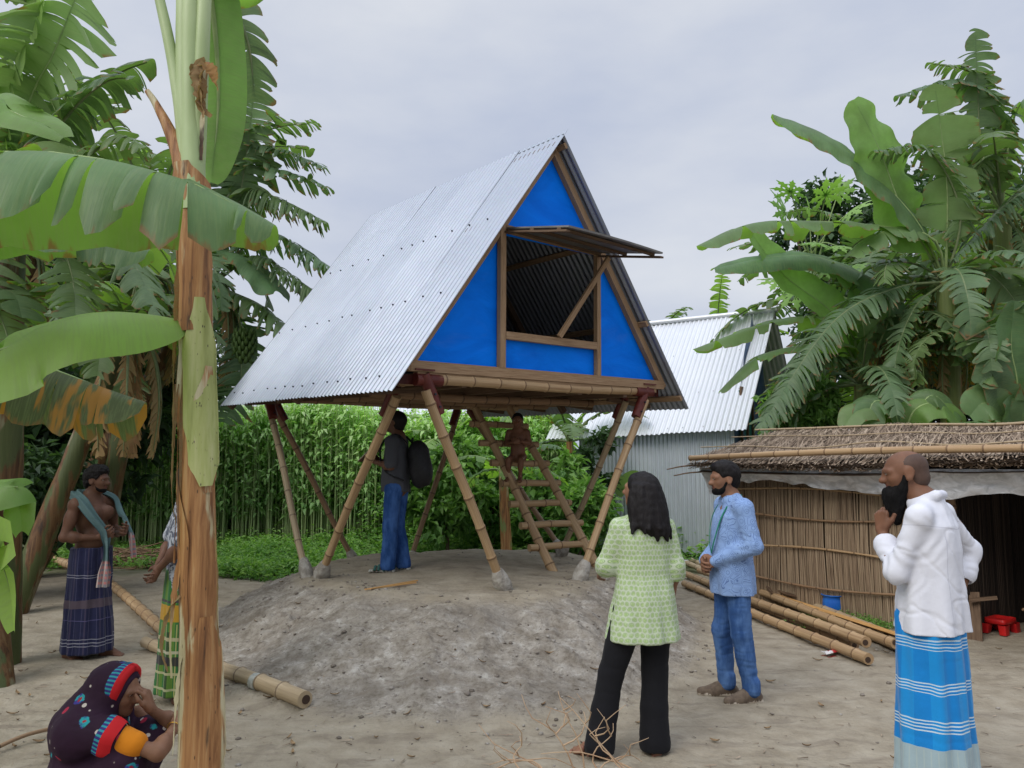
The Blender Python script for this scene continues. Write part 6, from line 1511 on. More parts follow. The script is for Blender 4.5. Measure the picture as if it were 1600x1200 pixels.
M_JEAN = n.done(n.mix(n.step(w, .35, .7), (.028, .072, .20), (.085, .17, .36)), .85, 0, n.bump(n.noise(o, 30, 4), .4, .008), .12)
n = NT('dark_jeans'); o = n.objc(); w = n.noise(n.map(o, (8, 8, 3)), 1.4, 5, .6)
M_JEAN2 = n.done(n.mix(n.step(w, .35, .7), (.015, .05, .17), (.05, .12, .32)), .85, 0, n.bump(n.noise(o, 30, 4), .4, .008), .12)
M_BLACKT = cloth('black_trouser', (.010, .010, .012)); M_WHITE = cloth('white_cotton', (.60, .61, .66), .8); M_GREYT = cloth('charcoal_tee', (.065, .068, .078))
n = NT('grey_leaf_print'); o = n.objc(); w = n.noise(o, 14, 3, .5, 2.5)
M_LEAFP = n.done(n.mix(n.step(w, .46, .54), (.10, .11, .14), (.38, .40, .44)), .85, spec=.1)
n = NT('white_shirt_cloth'); o = n.objc(); z = n.xyz(o, 2); yk_ = n.math('LESS_THAN', n.math('ABSOLUTE', n.math('SUBTRACT', z, n.math('ADD', 1.325, n.math('MULTIPLY', n.math('ABSOLUTE', n.xyz(o, 0)), .12)))), .0022); pl_ = n.math('LESS_THAN', n.math('ABSOLUTE', n.math('ADD', n.xyz(o, 0), .125)), .0022)
c = n.mix(n.noise(o, 5, 4), (.54, .55, .61), (.66, .67, .72)); c = n.mix(n.math('MULTIPLY', n.math('MAXIMUM', yk_, n.math('MULTIPLY', pl_, n.math('MULTIPLY', n.math('LESS_THAN', z, 1.3), n.math('LESS_THAN', n.xyz(o, 1), .0)))), .45), c, (.36, .36, .42))
M_WSHIRT = n.done(c, .85, 0, n.bump(n.noise(o, 40, 4), .25, .006), .1)
# ================================================================ 1 woman in green
def gpt(u, v): q = gp(u, v); return tuple(q)
def persons():
    # ---- woman in the green kurta, seen from behind
    x, y = at(1010, 1168, 4.64)[0], 4.64; h = 1.60
    P = Person('woman with long black hair in green printed kurta and black trousers, seen from behind', (x, y, gz(x, y) - .005), math.radians(14), h,
               dict(hipL=(-.085, 0, .82), kneeL=(-.20, .02, .45), ankL=(-.29, .0, .077), hipR=(.085, 0, .82), kneeR=(.065, .01, .45), ankR=(.035, -.03, .077), shL=(-.145, .0, 1.285), elL=(-.205, .05, 1.06), wrL=(-.165, .26, 1.0), shR=(.145, -.01, 1.285), elR=(.185, -.03, 1.05), wrR=(.20, .055, .83), footL=(-.95, 0), footR=(.1, 0)),
               SK2, hyaw=math.radians(38), hpitch=.16, fem=True, hands=(dict(curl=.6, pn=A(1, 0, -.3)), dict(curl=.4, pn=A(-1, .2, 0))), build=.93)
    P.body(); r = P.root
    k = SDF(); fo = folds(7, .014, .62, 1.0, 1.2, .1)
    k.tab([(.635, -.01, -.015, .228, .165), (.75, -.008, -.012, .212, .155), (.88, 0, -.01, .19, .145), (1.0, 0, -.005, .165, .126), (1.10, 0, -.005, .162, .122), (1.22, 0, -.01, .17, .118), (1.30, 0, -.012, .145, .092), (1.36, 0, -.015, .075, .06)], .03, 0, fo)
    for S_ in 'LR':
        sh, el, wr = P.J['sh' + S_], P.J['el' + S_], P.J['wr' + S_]; k.cap(sh + A(0, 0, -.012), el, .056, .060, .04); k.cap(el, el + (wr - el) * .16, .068, .074, .02); k.cap(el + (wr - el) * .17, el + (wr - el) * .5, .058, .07, .003, 0, True)
    yoke(k, P, .050); piece(r, 'kurta', k, [M_KURTA], .008, 2, wrinkle(.007, (8, 8, 4), 2.))
    k = SDF()
    for S_, fl in (('L', 1), ('R', 1)):
        hp_, kn, an = P.J['hip' + S_], P.J['knee' + S_], P.J['ank' + S_]; k.cap(hp_, kn, .105, .076, .03); k.cap(kn, kn + (an - kn) * .55, .076, .078, .02); k.cap(kn + (an - kn) * .55, an + A(0, -.01, -.02), .078, .092, .02)
    k.plane((0, 0, .022), (0, 0, -1)); piece(r, 'trousers', k, [M_BLACKT], .009, 2, wrinkle(.008, (7, 7, 3), 5.))
    k = SDF(); R_, hs = P.HR, P.hs
    k.ell(P.hp(0, -.06, .15), A(.40, .48, .40) * hs, .02, 0, R_); k.ell(P.hp(0, .45, -.08), A(.34, .34, .40) * hs, .02, 0, R_, True)
    for i in range(34):
        a = -1.62 + i / 33 * 3.5; rr_ = .36; p0 = P.hp(math.sin(a) * .36, -math.cos(a) * .40 - .02, .12)
        ln = .215 + .03 * math.sin(i * 1.7) - .05 * (abs(a) / 2); base_ = P.J['head'] * A(1, 1, 0) + A(0, 0, 0)
        o_ = nrm(A(p0[0] - P.J['head'][0], p0[1] - P.J['head'][1], 0)); p1 = p0 + o_ * .030 + A(0, 0, -.11); p2 = p0 + o_ * .038 + A(.008 * math.sin(i * 3), -.012, -.19); p3 = p0 + o_ * (.046 + .024 * math.sin(i * 2.1)) + A(.014 * math.sin(i * 5.1), -.02, -.055 - ln)
        k.chain(bez([p0, p1, p2, p3], 7), np.r_[np.full(4, .030), .028, .024, .011], .014)
    piece(r, 'hair', k, [M_HAIR], .006, 1, wrinkle(.006, (45, 45, 6), 3., False))
    for S_, a in (('L', -.95), ('R', .1)):
        an = P.J['ank' + S_]; f = A(math.sin(a), math.cos(a), 0); s_ = SDF(); x_ = A(f[1], -f[0], 0)
        for t in np.linspace(-.05, .165, 7): s_.cap(A(an[0], an[1], .006) + f * t - x_ * .022, A(an[0], an[1], .006) + f * t + x_ * .022, .0115, None, .01)
        s_.cap(A(an[0], an[1], .05) + f * .085 - x_ * .04, A(an[0], an[1], .045) + f * .10 + x_ * .04, .008, None, .01); s_.cap(A(an[0], an[1], .02) + f * .085 - x_ * .045, A(an[0], an[1], .05) + f * .085 - x_ * .04, .007); s_.cap(A(an[0], an[1], .02) + f * .10 + x_ * .045, A(an[0], an[1], .045) + f * .10 + x_ * .04, .007)
        piece(r, 'sandal', s_, [simple('tan_sandal', (.28, .13, .08), (.20, .09, .06), 20, .6)], .006)
    # ---- man in blue shirt
    x, y = at(1150, 1085, 5.66)[0], 5.66; h = 1.66
    P = Person('bearded young man in patterned blue shirt and jeans with a green lanyard', (x, y, gz(x, y) - .004), math.radians(97), h,
               dict(shL=(-.178, -.02, 1.345), elL=(-.235, -.06, 1.09), wrL=(-.075, .165, .965), shR=(.178, -.02, 1.345), elR=(.22, -.02, 1.09), wrR=(.06, .19, .955), head=(0, .04, 1.55), neck=(0, -.012, 1.40), ankL=(-.10, -.07, .08), ankR=(.09, .03, .08), kneeL=(-.10, -.01, .47), kneeR=(.09, .05, .47), footL=(-.15, 0)),
               SK2, hyaw=.0, hpitch=-.05, hands=(dict(curl=.75, pn=A(.5, -1, -.3), side_t=A(0, .1, 1), d=A(.7, .5, -.25)), dict(curl=.6, pn=A(-.6, -1, 0), side_t=A(0, .1, 1), d=A(-.7, .35, -.25))), build=.98, feet=False)
    P.body(); r = P.root
    k = SDF(); k.tab([(.735, 0, -.0, .188, .152), (.85, 0, .0, .184, .148), (1.0, 0, .002, .174, .142), (1.15, 0, 0, .178, .135), (1.28, 0, -.01, .185, .122), (1.36, 0, -.015, .14, .085), (1.405, 0, -.012, .075, .065)], .03, 0, folds(6, .012, .74, 1.1, .4, .25))
    for S_ in 'LR': arm_sleeve(k, P.J['sh' + S_], P.J['el' + S_], P.J['wr' + S_], .066, .058, .043, .04, .96)
    k.cap((-.05, .035, 1.40), (.05, .035, 1.40), .028, None, .02); k.cap((-.062, -.02, 1.415), (-.03, .055, 1.385), .022); k.cap((.062, -.02, 1.415), (.03, .055, 1.385), .022); k.cap((-.06, -.03, 1.418), (.06, -.03, 1.418), .024)
    yoke(k, P, .066); sh = piece(r, 'shirt', k, [M_BSHIRT], .006, 2, lambda V: wrinkle(.007, (9, 9, 5), 8.)(V) + .004 * sum(np.clip(1 - np.linalg.norm(V - q_, axis=1) / .16, 0, 1) * np.sin(np.linalg.norm(V - q_ - A(.03, .05, .02), axis=1) * 165 + 2.5 * fbm(V * 9., 2)) for q_ in (P.J['elL'], P.J['elR'])))
    k = SDF()
    for S_ in 'LR':
        hp_, kn, an = P.J['hip' + S_], P.J['knee' + S_], P.J['ank' + S_]; k.cap(hp_ * A(.85, 1, .96), kn, .088, .072, .03); k.cap(kn, an + A(0, 0, .0), .071, .060, .02)
        for q in range(3): k.cap(an + A(-.04, -.01, .01 + q * .028), an + A(.04, .01, .014 + q * .028), .042, None, .012)
    piece(r, 'trousers', k, [M_JEAN], .008, 2, wrinkle(.011, (9, 9, 7), 11.))
    d = P.hair_sdf(.07, .2); d.ell(P.hp(0, .10, .42), A(.30, .30, .14) * P.hs, .04, 0, P.HR); piece(r, 'hair', d, [M_HAIR], .0055, 1, wrinkle(.005, (60, 60, 30), 1., False))
    d = SDF(); R_ = P.HR; d.ell(P.hp(0, .20, -.355), A(.235, .225, .165) * P.hs, .02, 0, R_); d.ell(P.hp(0, .33, -.40), A(.12, .10, .10) * P.hs, .02, 0, R_)
    for sx in (-1, 1): d.cap(P.hp(sx * .285, .06, -.10), P.hp(sx * .22, .16, -.32), .045 * P.hs, .07 * P.hs, .02); d.cap(P.hp(sx * .13, .40, -.29), P.hp(sx * .03, .445, -.205), .022 * P.hs, .024 * P.hs, .01)
    d.ell(P.hp(0, .43, -.262), A(.10, .08, .055) * P.hs, .012, 0, R_, True); piece(r, 'beard', d, [M_BEARD], .005, 1, wrinkle(.003, (70, 70, 40), 1., False))
    mb = MB(); p_ = bez([A(-.055, -.06, 1.435), A(-.082, .02, 1.405), A(-.085, .105, 1.28), A(-.05, .148, 1.12), A(.0, .155, 1.02)], 20); mb.tube(p_, .0085, 6, 0, .5, squash=.35); p_ = bez([A(-.055, -.06, 1.435), A(.055, -.06, 1.435), A(.082, .02, 1.405), A(.085, .105, 1.28), A(.05, .148, 1.12), A(.0, .155, 1.02)], 24); mb.tube(p_, .0085, 6, 0, .5, squash=.35)
    mb.build('lanyard', simple('green_ribbon', (.01, .14, .09), (.02, .2, .13), 30), r)
    for S_ in 'LR':
        s_ = SDF(); an = P.J['ank' + S_]; a = -.15 if S_ == 'L' else .18; f = A(math.sin(a), math.cos(a), 0); x_ = A(f[1], -f[0], 0); o_ = A(an[0], an[1], 0)
        s_.cap(o_ - f * .045 + A(0, 0, .035), o_ + f * .10 + A(0, 0, .032), .040, .038, .03); s_.cap(o_ + f * .08 + A(0, 0, .03), o_ + f * .185 + A(0, 0, .026), .042, .030, .03); s_.cap(o_ + A(0, 0, .075), o_ + f * .06 + A(0, 0, .06), .042, .035, .03)
        for t in np.linspace(-.065, .19, 12): s_.cap(o_ + f * t - x_ * (.026 if t < .16 else .014) + A(0, 0, .010), o_ + f * t + x_ * (.026 if t < .16 else .014) + A(0, 0, .010), .0150, None, .008, 1)
        for t in (.06, .085, .11): s_.cap(o_ + f * t - x_ * .022 + A(0, 0, .085 - t * .22), o_ + f * t + x_ * .022 + A(0, 0, .085 - t * .22), .006, None, .002, 1)
        s_.plane((0, 0, .0), (0, 0, -1)); piece(r, 'shoe', s_, [simple('brown_suede', (.11, .08, .058), (.16, .12, .085), 30, .9), simple('shoe_sole', (.40, .34, .27), (.46, .40, .32), 20, .8)], .006, 1)
    # ---- bearded man in white shirt
    x, y = at(1460, 1100, 3.98)[0], 3.98; h = 1.72
    P = Person('man with long black beard in white shirt and blue striped lungi, hand at his mouth', (x, y, gz(x, y)), math.radians(48), h,
               dict(shL=(-.185, -.02, 1.395), elL=(-.21, .085, 1.115), wrL=(-.055, .19, 1.30), shR=(.185, -.04, 1.395), elR=(.415, -.11, 1.185), wrR=(.29, -.08, .985), head=(-.02, .075, 1.603), neck=(0, -.005, 1.455), chest=(0, -.015, 1.25), footL=(-.12, 0)),
               SK1, hyaw=.42, hpitch=-.10, hands=(dict(curl=.75, d=A(.12, .02, 1), pn=A(.75, -.45, .3), side_t=A(.5, -.8, .2)), dict(curl=.45, d=A(-.2, .35, -1), pn=A(-1, .3, 0), side_t=A(.1, 1, 0))), build=1.02)
    P.body(.006); r = P.root
    k = SDF(); k.tab([(.82, 0, -.01, .208, .162), (.95, 0, -.01, .198, .156), (1.1, 0, -.015, .188, .145), (1.22, 0, -.02, .192, .140), (1.34, 0, -.03, .190, .118), (1.41, 0, -.03, .145, .09), (1.468, 0, -.025, .078, .072)], .03, 0, folds(6, .016, .82, 1.15, 2.4, .2))
    for S_, up in (('L', .66), ('R', .58)):
        sh_, el, wr = P.J['sh' + S_], P.J['el' + S_], P.J['wr' + S_]; arm_sleeve(k, sh_ + A(0, 0, -.012), el, wr, .060, .050, .046, .035, up); e = el + (wr - el) * up; d_ = nrm(wr - el)
        k.cap(e - d_ * .052, e + d_ * .0, .054, .060, .006); k.cap(e + d_ * .045, e + d_ * .11, .040, .055, .004, 0, True)
    k.cap((-.056, -.075, 1.492), (.056, -.075, 1.492), .024, None, .012); k.cap((-.062, -.07, 1.49), (-.045, .045, 1.452), .023, .020, .012); k.cap((.062, -.07, 1.49), (.045, .045, 1.452), .023, .020, .012)
    yoke(k, P, .060); piece(r, 'shirt', k, [M_WSHIRT], .0055, 2, lambda V: .0042 * sum(np.clip(1 - np.linalg.norm(V - q_, axis=1) / .17, 0, 1) * np.sin(np.linalg.norm(V - q_ - A(.03, .05, .02), axis=1) * 165 + 2.5 * fbm(V * 9., 2)) for q_ in (P.J['elL'], P.J['elR'], P.J['shL'] * A(1, 1, .93), P.J['shR'] * A(1, 1, .93))) + .006 * fbm(V * A(5, 5, 2.2) + 14., 2) - .004 * np.maximum(0, .14 - np.abs(fbm(V @ rot((0, 1, 0), -.35).T * A(4, 4, 7.) + 73., 2))) / .14 * sstep(1.15, .9, V[:, 2]) - .0035 * np.maximum(0, .12 - np.abs(fbm(V @ rot((0, 1, 0), .6).T * A(9, 6, 3.) + 33., 2))) / .12 + .002 * fbm(V * A(18, 18, 8) + 3., 2))
    mb = MB(); yk = bez([A(-.19, -.06, 1.345), A(-.1, -.132, 1.325), A(0, -.15, 1.32), A(.1, -.132, 1.325), A(.19, -.06, 1.345)], 20)
    k = SDF(); f1 = folds(9, .016, .05, .95, 1.7, .35)
    k.tab([(.045, -.03, .0, .215, .185), (.3, -.02, .0, .205, .175), (.6, 0, 0, .195, .160), (.85, 0, -.005, .185, .150), (.96, 0, 0, .165, .135)], .02, 0, f1)
    k.cap((-.20, .06, .10), (-.11, .115, .9), .03, .02, .05)
    LB = (.008, .17, .46)
    zs = [(.80, .004, (.45, .55, .60)), (.785, .002, (.45, .55, .60)), (.77, .003, (.5, .58, .6)), (.755, .002, (.45, .55, .6)), (.60, .003, (.5, .58, .6)), (.585, .003, (.5, .58, .6)), (.57, .003, (.5, .58, .6)), (.555, .002, (.5, .58, .6)), (.43, .003, (.5, .58, .6)), (.415, .003, (.5, .58, .6)), (.40, .003, (.5, .58, .6)), (.385, .003, (.5, .58, .6)), (.215, .095, (.30, .37, .36)), (.115, .012, (.45, .55, .6)), (.09, .006, (.02, .16, .42)), (.075, .005, (.5, .58, .6)), (.06, .006, (.02, .1, .3))]
    piece(r, 'lungi', k, [stripes_mat('blue_lungi', LB, zs, ((46, .09, (.36, .46, .48), .12, .30),), alt=(9, .5, (.012, .24, .55), .55))], .008, 2, wrinkle(.006, (7, 7, 3), 21.))
    d = P.hair_sdf(.0, .24); d.p[0] = ('ell', P.hp(0, -.075, .135), A(.362, .425, .345) * P.hs, P.HR, .02, 0, False); d.ell(P.hp(0, .02, .56), A(.22, .34, .13) * P.hs, .03, 0, P.HR, True); piece(r, 'hair', d, [M_STUB], .006, 1)
    d = SDF(); R_ = P.HR
    for sx in (-1, 1): d.cap(P.hp(sx * .30, .05, -.06), P.hp(sx * .24, .13, -.30), .05 * P.hs, .10 * P.hs, .02)
    d.ell(P.hp(0, .22, -.40), A(.25, .23, .19) * P.hs, .03, 0, R_); d.cap(P.hp(0, .30, -.45), P.hp(.0, .36, -.95), .20 * P.hs, .10 * P.hs, .04); d.cap(P.hp(0, .28, -.55), P.hp(.02, .28, -1.08), .19 * P.hs, .07 * P.hs, .04)
    d.ell(P.hp(0, .43, -.255), A(.10, .08, .05) * P.hs, .012, 0, R_, True); piece(r, 'beard', d, [M_BEARD], .0055, 1, wrinkle(.009, (40, 40, 14), 4., False))
    # ---- shirtless man at the left
    x, y = at(132, 1025, 6.85)[0], 6.85; h = 1.63
    P = Person('shirtless man in dark blue checked lungi holding a striped towel over his shoulders', (x, y, gz(x, y) - .004), math.radians(-106), h,
               dict(shR=(.185, .0, 1.315), elR=(.255, -.035, 1.045), wrR=(.085, .18, 1.035), shL=(-.185, .0, 1.315), elL=(-.245, .02, 1.06), wrL=(-.11, .24, 1.06), ankL=(-.09, .14, .078), kneeL=(-.085, .08, .46), ankR=(.075, -.10, .078), kneeR=(.08, .0, .46), head=(0, .03, 1.523), footR=(.3, 0)),
               SK3, hyaw=.22, hpitch=-.02, thin=1., belly=.03, hands=(dict(curl=1.15, pn=A(.3, -1, 0), side_t=A(0, 0, 1), d=A(.35, .6, .25)), dict(curl=1.15, pn=A(-.3, -1, 0), side_t=A(0, 0, 1), d=A(-.3, .6, .25))), build=1.04)
    b = P.b; b.ell((-.075, .085, 1.24), (.075, .05, .06), .03); b.ell((.075, .085, 1.24), (.075, .05, .06), .03); P.body(.006); r = P.root
    k = SDF(); k.tab([(.06, .0, .02, .20, .205), (.3, 0, .015, .195, .19), (.6, 0, .01, .182, .165), (.82, 0, .012, .184, .162), (.92, 0, .012, .176, .156), (.945, 0, .012, .172, .152)], .02, 0, folds(10, .018, .06, .92, .3, .3))
    k.cap((.0, .165, .93), (.03, .175, .86), .035, .02, .03); k.cap((-.15, .04, .925), (.15, .04, .925), .02, None, .03)
    W_ = (.30, .30, .36); 
    piece(r, 'lungi', k, [stripes_mat('navy_lungi', (.020, .022, .060), [(.48, .035, (.095, .07, .085)), (.16, .004, W_), (.135, .003, W_), (.19, .003, W_), (.72, .0025, W_), (.70, .0025, W_), (.345, .003, (.10, .09, .2))], ((22, .035, (.075, .075, .14), None, None), (11, .05, (.06, .05, .09), None, None)))], .008, 2, wrinkle(.007, (8, 8, 4), 31.))
    hs = P.hair_sdf(.09, .2); hs.ell(P.hp(0, .08, .42), A(.33, .33, .17) * P.hs, .04, 0, P.HR); piece(r, 'hair', hs, [M_HAIR], .006, 1, wrinkle(.011, (50, 50, 50), 1., False))
    d = SDF(); R_ = P.HR; d.ell(P.hp(0, .19, -.355), A(.222, .212, .15) * P.hs, .02, 0, R_); d.ell(P.hp(0, .315, -.41), A(.10, .08, .08) * P.hs, .02, 0, R_)
    for sx in (-1, 1): d.cap(P.hp(sx * .28, .06, -.10), P.hp(sx * .21, .16, -.32), .03 * P.hs, .05 * P.hs, .02); d.cap(P.hp(sx * .13, .395, -.22), P.hp(sx * .02, .44, -.195), .024 * P.hs, .024 * P.hs, .01)
    d.ell(P.hp(0, .43, -.262), A(.11, .08, .06) * P.hs, .012, 0, R_, True); piece(r, 'beard', d, [M_BEARD], .0055, 1)
    n = NT('striped_towel'); uv = n.uv(); o = n.objc(); u_ = n.xyz(uv, 0); c = n.mix(n.noise(o, 12, 3), (.07, .12, .125), (.12, .19, .19))
    endm = n.math('ABSOLUTE', n.math('SUBTRACT', u_, .5)); c = n.mix(n.step(endm, .385, .40), c, n.mix(n.math('LESS_THAN', n.math('FRACT', n.math('MULTIPLY', u_, 46.)), .5), (.42, .17, .16), (.20, .19, .21)))
    c = n.mix(n.math('MULTIPLY', n.step(endm, .385, .40), n.math('LESS_THAN', n.math('FRACT', n.math('MULTIPLY', n.xyz(uv, 1), 5.)), .3)), c, (.45, .36, .33))
    TW = n.done(c, .9, 0, n.bump(n.noise(o, 60, 3), .4, .006), .1)
    ctr = bez([A(.115, .26, .63), A(.10, .255, .80), A(.085, .235, 1.0), A(.09, .215, 1.08), A(.15, .14, 1.22), A(.178, .06, 1.345), A(.12, -.08, 1.405), A(0, -.125, 1.40), A(-.12, -.08, 1.405), A(-.178, .06, 1.345), A(-.155, .15, 1.23), A(-.12, .26, 1.10), A(-.12, .30, 1.02), A(-.14, .31, .85)], 90)
    cent = A(0, 0, 1.2); mb = MB(); P_ = []; T_ = nrm(np.gradient(ctr, axis=0))
    for i, p in enumerate(ctr):
        t = i / 89; tl = abs(t - .5) * 2; out_ = nrm(A(p[0], p[1] - .0, .35 if tl < .6 else 0)); sd = nrm(np.cross(T_[i], out_)); wd = .050 if tl < .55 else (.050 - .028 * sstep(.55, .68, tl) + .035 * sstep(.72, .9, tl)); row = []
        for v_ in np.linspace(-1, 1, 15): row.append(p + sd * wd * v_ + out_ * (.016 * math.sin(v_ * 6 + t * 9) + .012 * math.cos(v_ * 3) + .016))
        P_.append(row)
    P_ = np.array(P_); UV = np.stack(np.meshgrid(np.linspace(0, 1, 90), np.linspace(0, 1, 15), indexing='ij'), -1); mb.grid(P_, 0, UV); q_ = P_[:, ::-1].copy()
    q_ = q_ - nrm(np.cross(np.gradient(P_, axis=0), np.gradient(P_, axis=1)))[:, ::-1] * -.0; mb.grid(q_ + A(0, 0, -.004), 0, UV[:, ::-1]); mb.build('towel', TW, r)
    # ---- man half hidden behind the near trunk
    x, y = at(284, 1085, 5.6)[0], 5.6; h = 1.64
    P = Person('man in grey leaf print shirt half hidden behind the near banana trunk, hands behind him', (x, y, gz(x, y) - .004), math.radians(-58), h,
               dict(shL=(-.175, 0, 1.325), elL=(-.22, -.09, 1.07), wrL=(-.07, -.185, .93), shR=(.175, 0, 1.325), elR=(.215, -.10, 1.07), wrR=(.05, -.195, .92)), SK3, hands=(dict(curl=.7, pn=A(0, -1, 0), d=A(.6, -.1, -.5), side_t=A(0, 0, 1)), dict(curl=.7, pn=A(0, -1, 0), d=A(-.5, -.15, -.5), side_t=A(0, 0, 1))))
    P.body(.007); r = P.root
    k = SDF(); k.tab([(.76, 0, 0, .178, .142), (.95, 0, 0, .172, .138), (1.12, 0, 0, .175, .136), (1.26, 0, -.005, .182, .122), (1.34, 0, -.01, .14, .085), (1.39, 0, -.01, .075, .065)], .03, 0, folds(6, .012, .76, 1.1, 1., .2))
    for S_ in 'LR': k.cap(P.J['sh' + S_], P.J['sh' + S_] + (P.J['el' + S_] - P.J['sh' + S_]) * .8, .066, .066, .04)
    yoke(k, P, .066); piece(r, 'shirt', k, [M_LEAFP], .008, 2, wrinkle(.008, (9, 9, 5), 41.))
    k = SDF(); k.tab([(.06, 0, 0, .195, .175), (.5, 0, 0, .185, .16), (.85, 0, 0, .165, .14), (.92, 0, 0, .16, .135)], .02, 0, folds(9, .016, .06, .9, 3., .3))
    piece(r, 'lungi', k, [stripes_mat('green_yellow_lungi', (.03, .13, .035), [(.62, .055, (.42, .22, .02)), (.30, .03, (.03, .02, .03)), (.45, .012, (.38, .34, .20)), (.36, .01, (.40, .38, .26)), (.22, .008, (.38, .36, .2)), (.12, .008, (.36, .36, .2)), (.70, .008, (.05, .03, .05))], ((12, .16, (.02, .035, .02), .06, .5), (14, .06, (.36, .34, .12), .06, .55)), alt=(12, .5, (.11, .20, .03), .8))], .009, 2)
    piece(r, 'hair', P.hair_sdf(.08), [M_HAIR], .008, 1)
    # ---- man with the backpack under the house
    x, y = at(617, 880, 8.4)[0], 8.4; h = 1.70
    P = Person('man in charcoal t-shirt and blue jeans with a black backpack standing under the house', (x, y, gz(x, y) - .004), math.radians(80), h,
               dict(shL=(-.178, 0, 1.375), elL=(-.215, -.01, 1.11), wrL=(-.11, .20, 1.16), shR=(.178, 0, 1.375), elR=(.215, .0, 1.11), wrR=(.09, .21, 1.17), ankL=(-.085, .05, .08), ankR=(.09, -.07, .08), footL=(-.16, 0)), SK3, hpitch=.28, hands=(dict(curl=.5, pn=A(.6, -.1, .8), side_t=A(0, .3, 1)), dict(curl=.5, pn=A(-.6, -.1, .8), side_t=A(0, .3, 1))))
    P.body(.0075); r = P.root
    k = SDF(); k.tab([(.84, 0, 0, .175, .145), (1.0, 0, .01, .175, .148), (1.16, 0, .005, .178, .142), (1.3, 0, -.005, .186, .125), (1.39, 0, -.01, .14, .088), (1.435, 0, -.01, .078, .068)], .03, 0, folds(6, .012, .84, 1.1, 1.5, .2))
    for S_ in 'LR': k.cap(P.J['sh' + S_], P.J['sh' + S_] + (P.J['el' + S_] - P.J['sh' + S_]) * .85, .066, .070, .04)
    yoke(k, P, .066); piece(r, 't_shirt', k, [M_GREYT], .009, 2, wrinkle(.008, (9, 9, 5), 51.))
    k = SDF()
    for S_ in 'LR':
        hp_, kn, an = P.J['hip' + S_], P.J['knee' + S_], P.J['ank' + S_]; k.cap(hp_, kn, .102, .082, .03); k.cap(kn, an - A(0, 0, .02), .082, .080, .02)
    k.plane((0, 0, .02), (0, 0, -1)); piece(r, 'trousers', k, [M_JEAN2], .009, 2, wrinkle(.010, (9, 9, 6), 52.))
    piece(r, 'hair', P.hair_sdf(.08), [M_HAIR], .007, 1)
    for S_ in 'LR':
        s_ = SDF(); an = P.J['ank' + S_]; a = -.16 if S_ == 'L' else .18; f = A(math.sin(a), math.cos(a), 0); x_ = A(f[1], -f[0], 0); o_ = A(an[0], an[1], 0)
        for t in np.linspace(-.06, .185, 8): s_.cap(o_ + f * t - x_ * .025 + A(0, 0, .012), o_ + f * t + x_ * .025 + A(0, 0, .012), .016, None, .008)
        for t in (.03, .09, .13): s_.cap(o_ + f * t - x_ * .045 + A(0, 0, .03), o_ + f * t + A(0, 0, .085 - t * .25), .016, None, .01, 1); s_.cap(o_ + f * t + x_ * .045 + A(0, 0, .03), o_ + f * t + A(0, 0, .085 - t * .25), .016, None, .01, 1)
        piece(r, 'sandal', s_, [simple('pale_sole', (.42, .42, .38)), simple('teal_strap', (.03, .10, .09), (.05, .13, .11), 30)], .007, 1)
    pos = A(x, y, gz(x, y)); Rz = rot((0, 0, 1), math.radians(80))
    bag = thing('backpack', 'bulky black backpack worn by the man under the house', 'backpack', tuple(pos), math.radians(80))
    k = SDF(); k.ell((0, -.265, 1.12), (.155, .115, .25), .03); k.ell((0, -.24, 1.25), (.14, .10, .14), .04); k.ell((0, -.345, 1.05), (.12, .06, .15), .02); k.plane((0, -.135, 1.1), (0, 1, 0))
    n = NT('black_nylon'); o = n.objc(); NY = n.done(n.mix(n.noise(o, 30, 3), (.008, .008, .010), (.022, .022, .026)), .6, 0, n.bump(n.noise(o, 26, 4), .5, .01), .3)
    piece(bag, 'pack', k, [NY], .009, 1, wrinkle(.006, (9, 9, 5), 61.))
    for sx in (-1, 1):
        mb = MB(); mb.tube(bez([A(sx * .10, -.15, 1.36), A(sx * .115, -.04, 1.452), A(sx * .12, .09, 1.40), A(sx * .125, .145, 1.25), A(sx * .17, .06, 1.05), A(sx * .15, -.14, .96)], 24), .026, 8, 0, .5, squash=.3); mb.build('strap', NY, bag)
    mb = MB(); mb.tube(bez([A(-.03, -.17, 1.37), A(0, -.18, 1.42), A(.03, -.17, 1.37)], 8), .008, 6); mb.build('carry_handle', NY, bag)
    nb = thing('notebook', 'pale open notebook held up by the man with the backpack', 'notebook', tuple(pos), math.radians(80))
    mb = MB(); Rb = rot((1, 0, 0), -.75); c0 = A(-.01, .305, 1.245)
    for sx in (-1, 1): mb.box(c0 + A(sx * .075, 0, 0), (.073, .105, .007), Rb @ rot((0, 1, 0), sx * .12), 0)
    mb.build('pages', simple('paper_cream', (.50, .45, .36), (.56, .52, .44), 20), nb); mb = MB(); mb.box(c0 + Rb @ A(0, 0, -.014), (.155, .11, .003), Rb); mb.build('cover', simple('brown_cover', (.14, .08, .05)), nb)
    # ---- child on the ladder
    t = .105 + 4 * .118; seat = la0 + (la1 - la0) * t * 1.0; seat2 = lb0 + (lb1 - lb0) * t; sp_ = seat + (seat2 - seat) * .52 + A(0, -.03, .085)
    h = 1.0; px = at(808, 700, sp_[1]); sp_ = A(px[0] + .01, sp_[1], sp_[2]); Z0 = .42
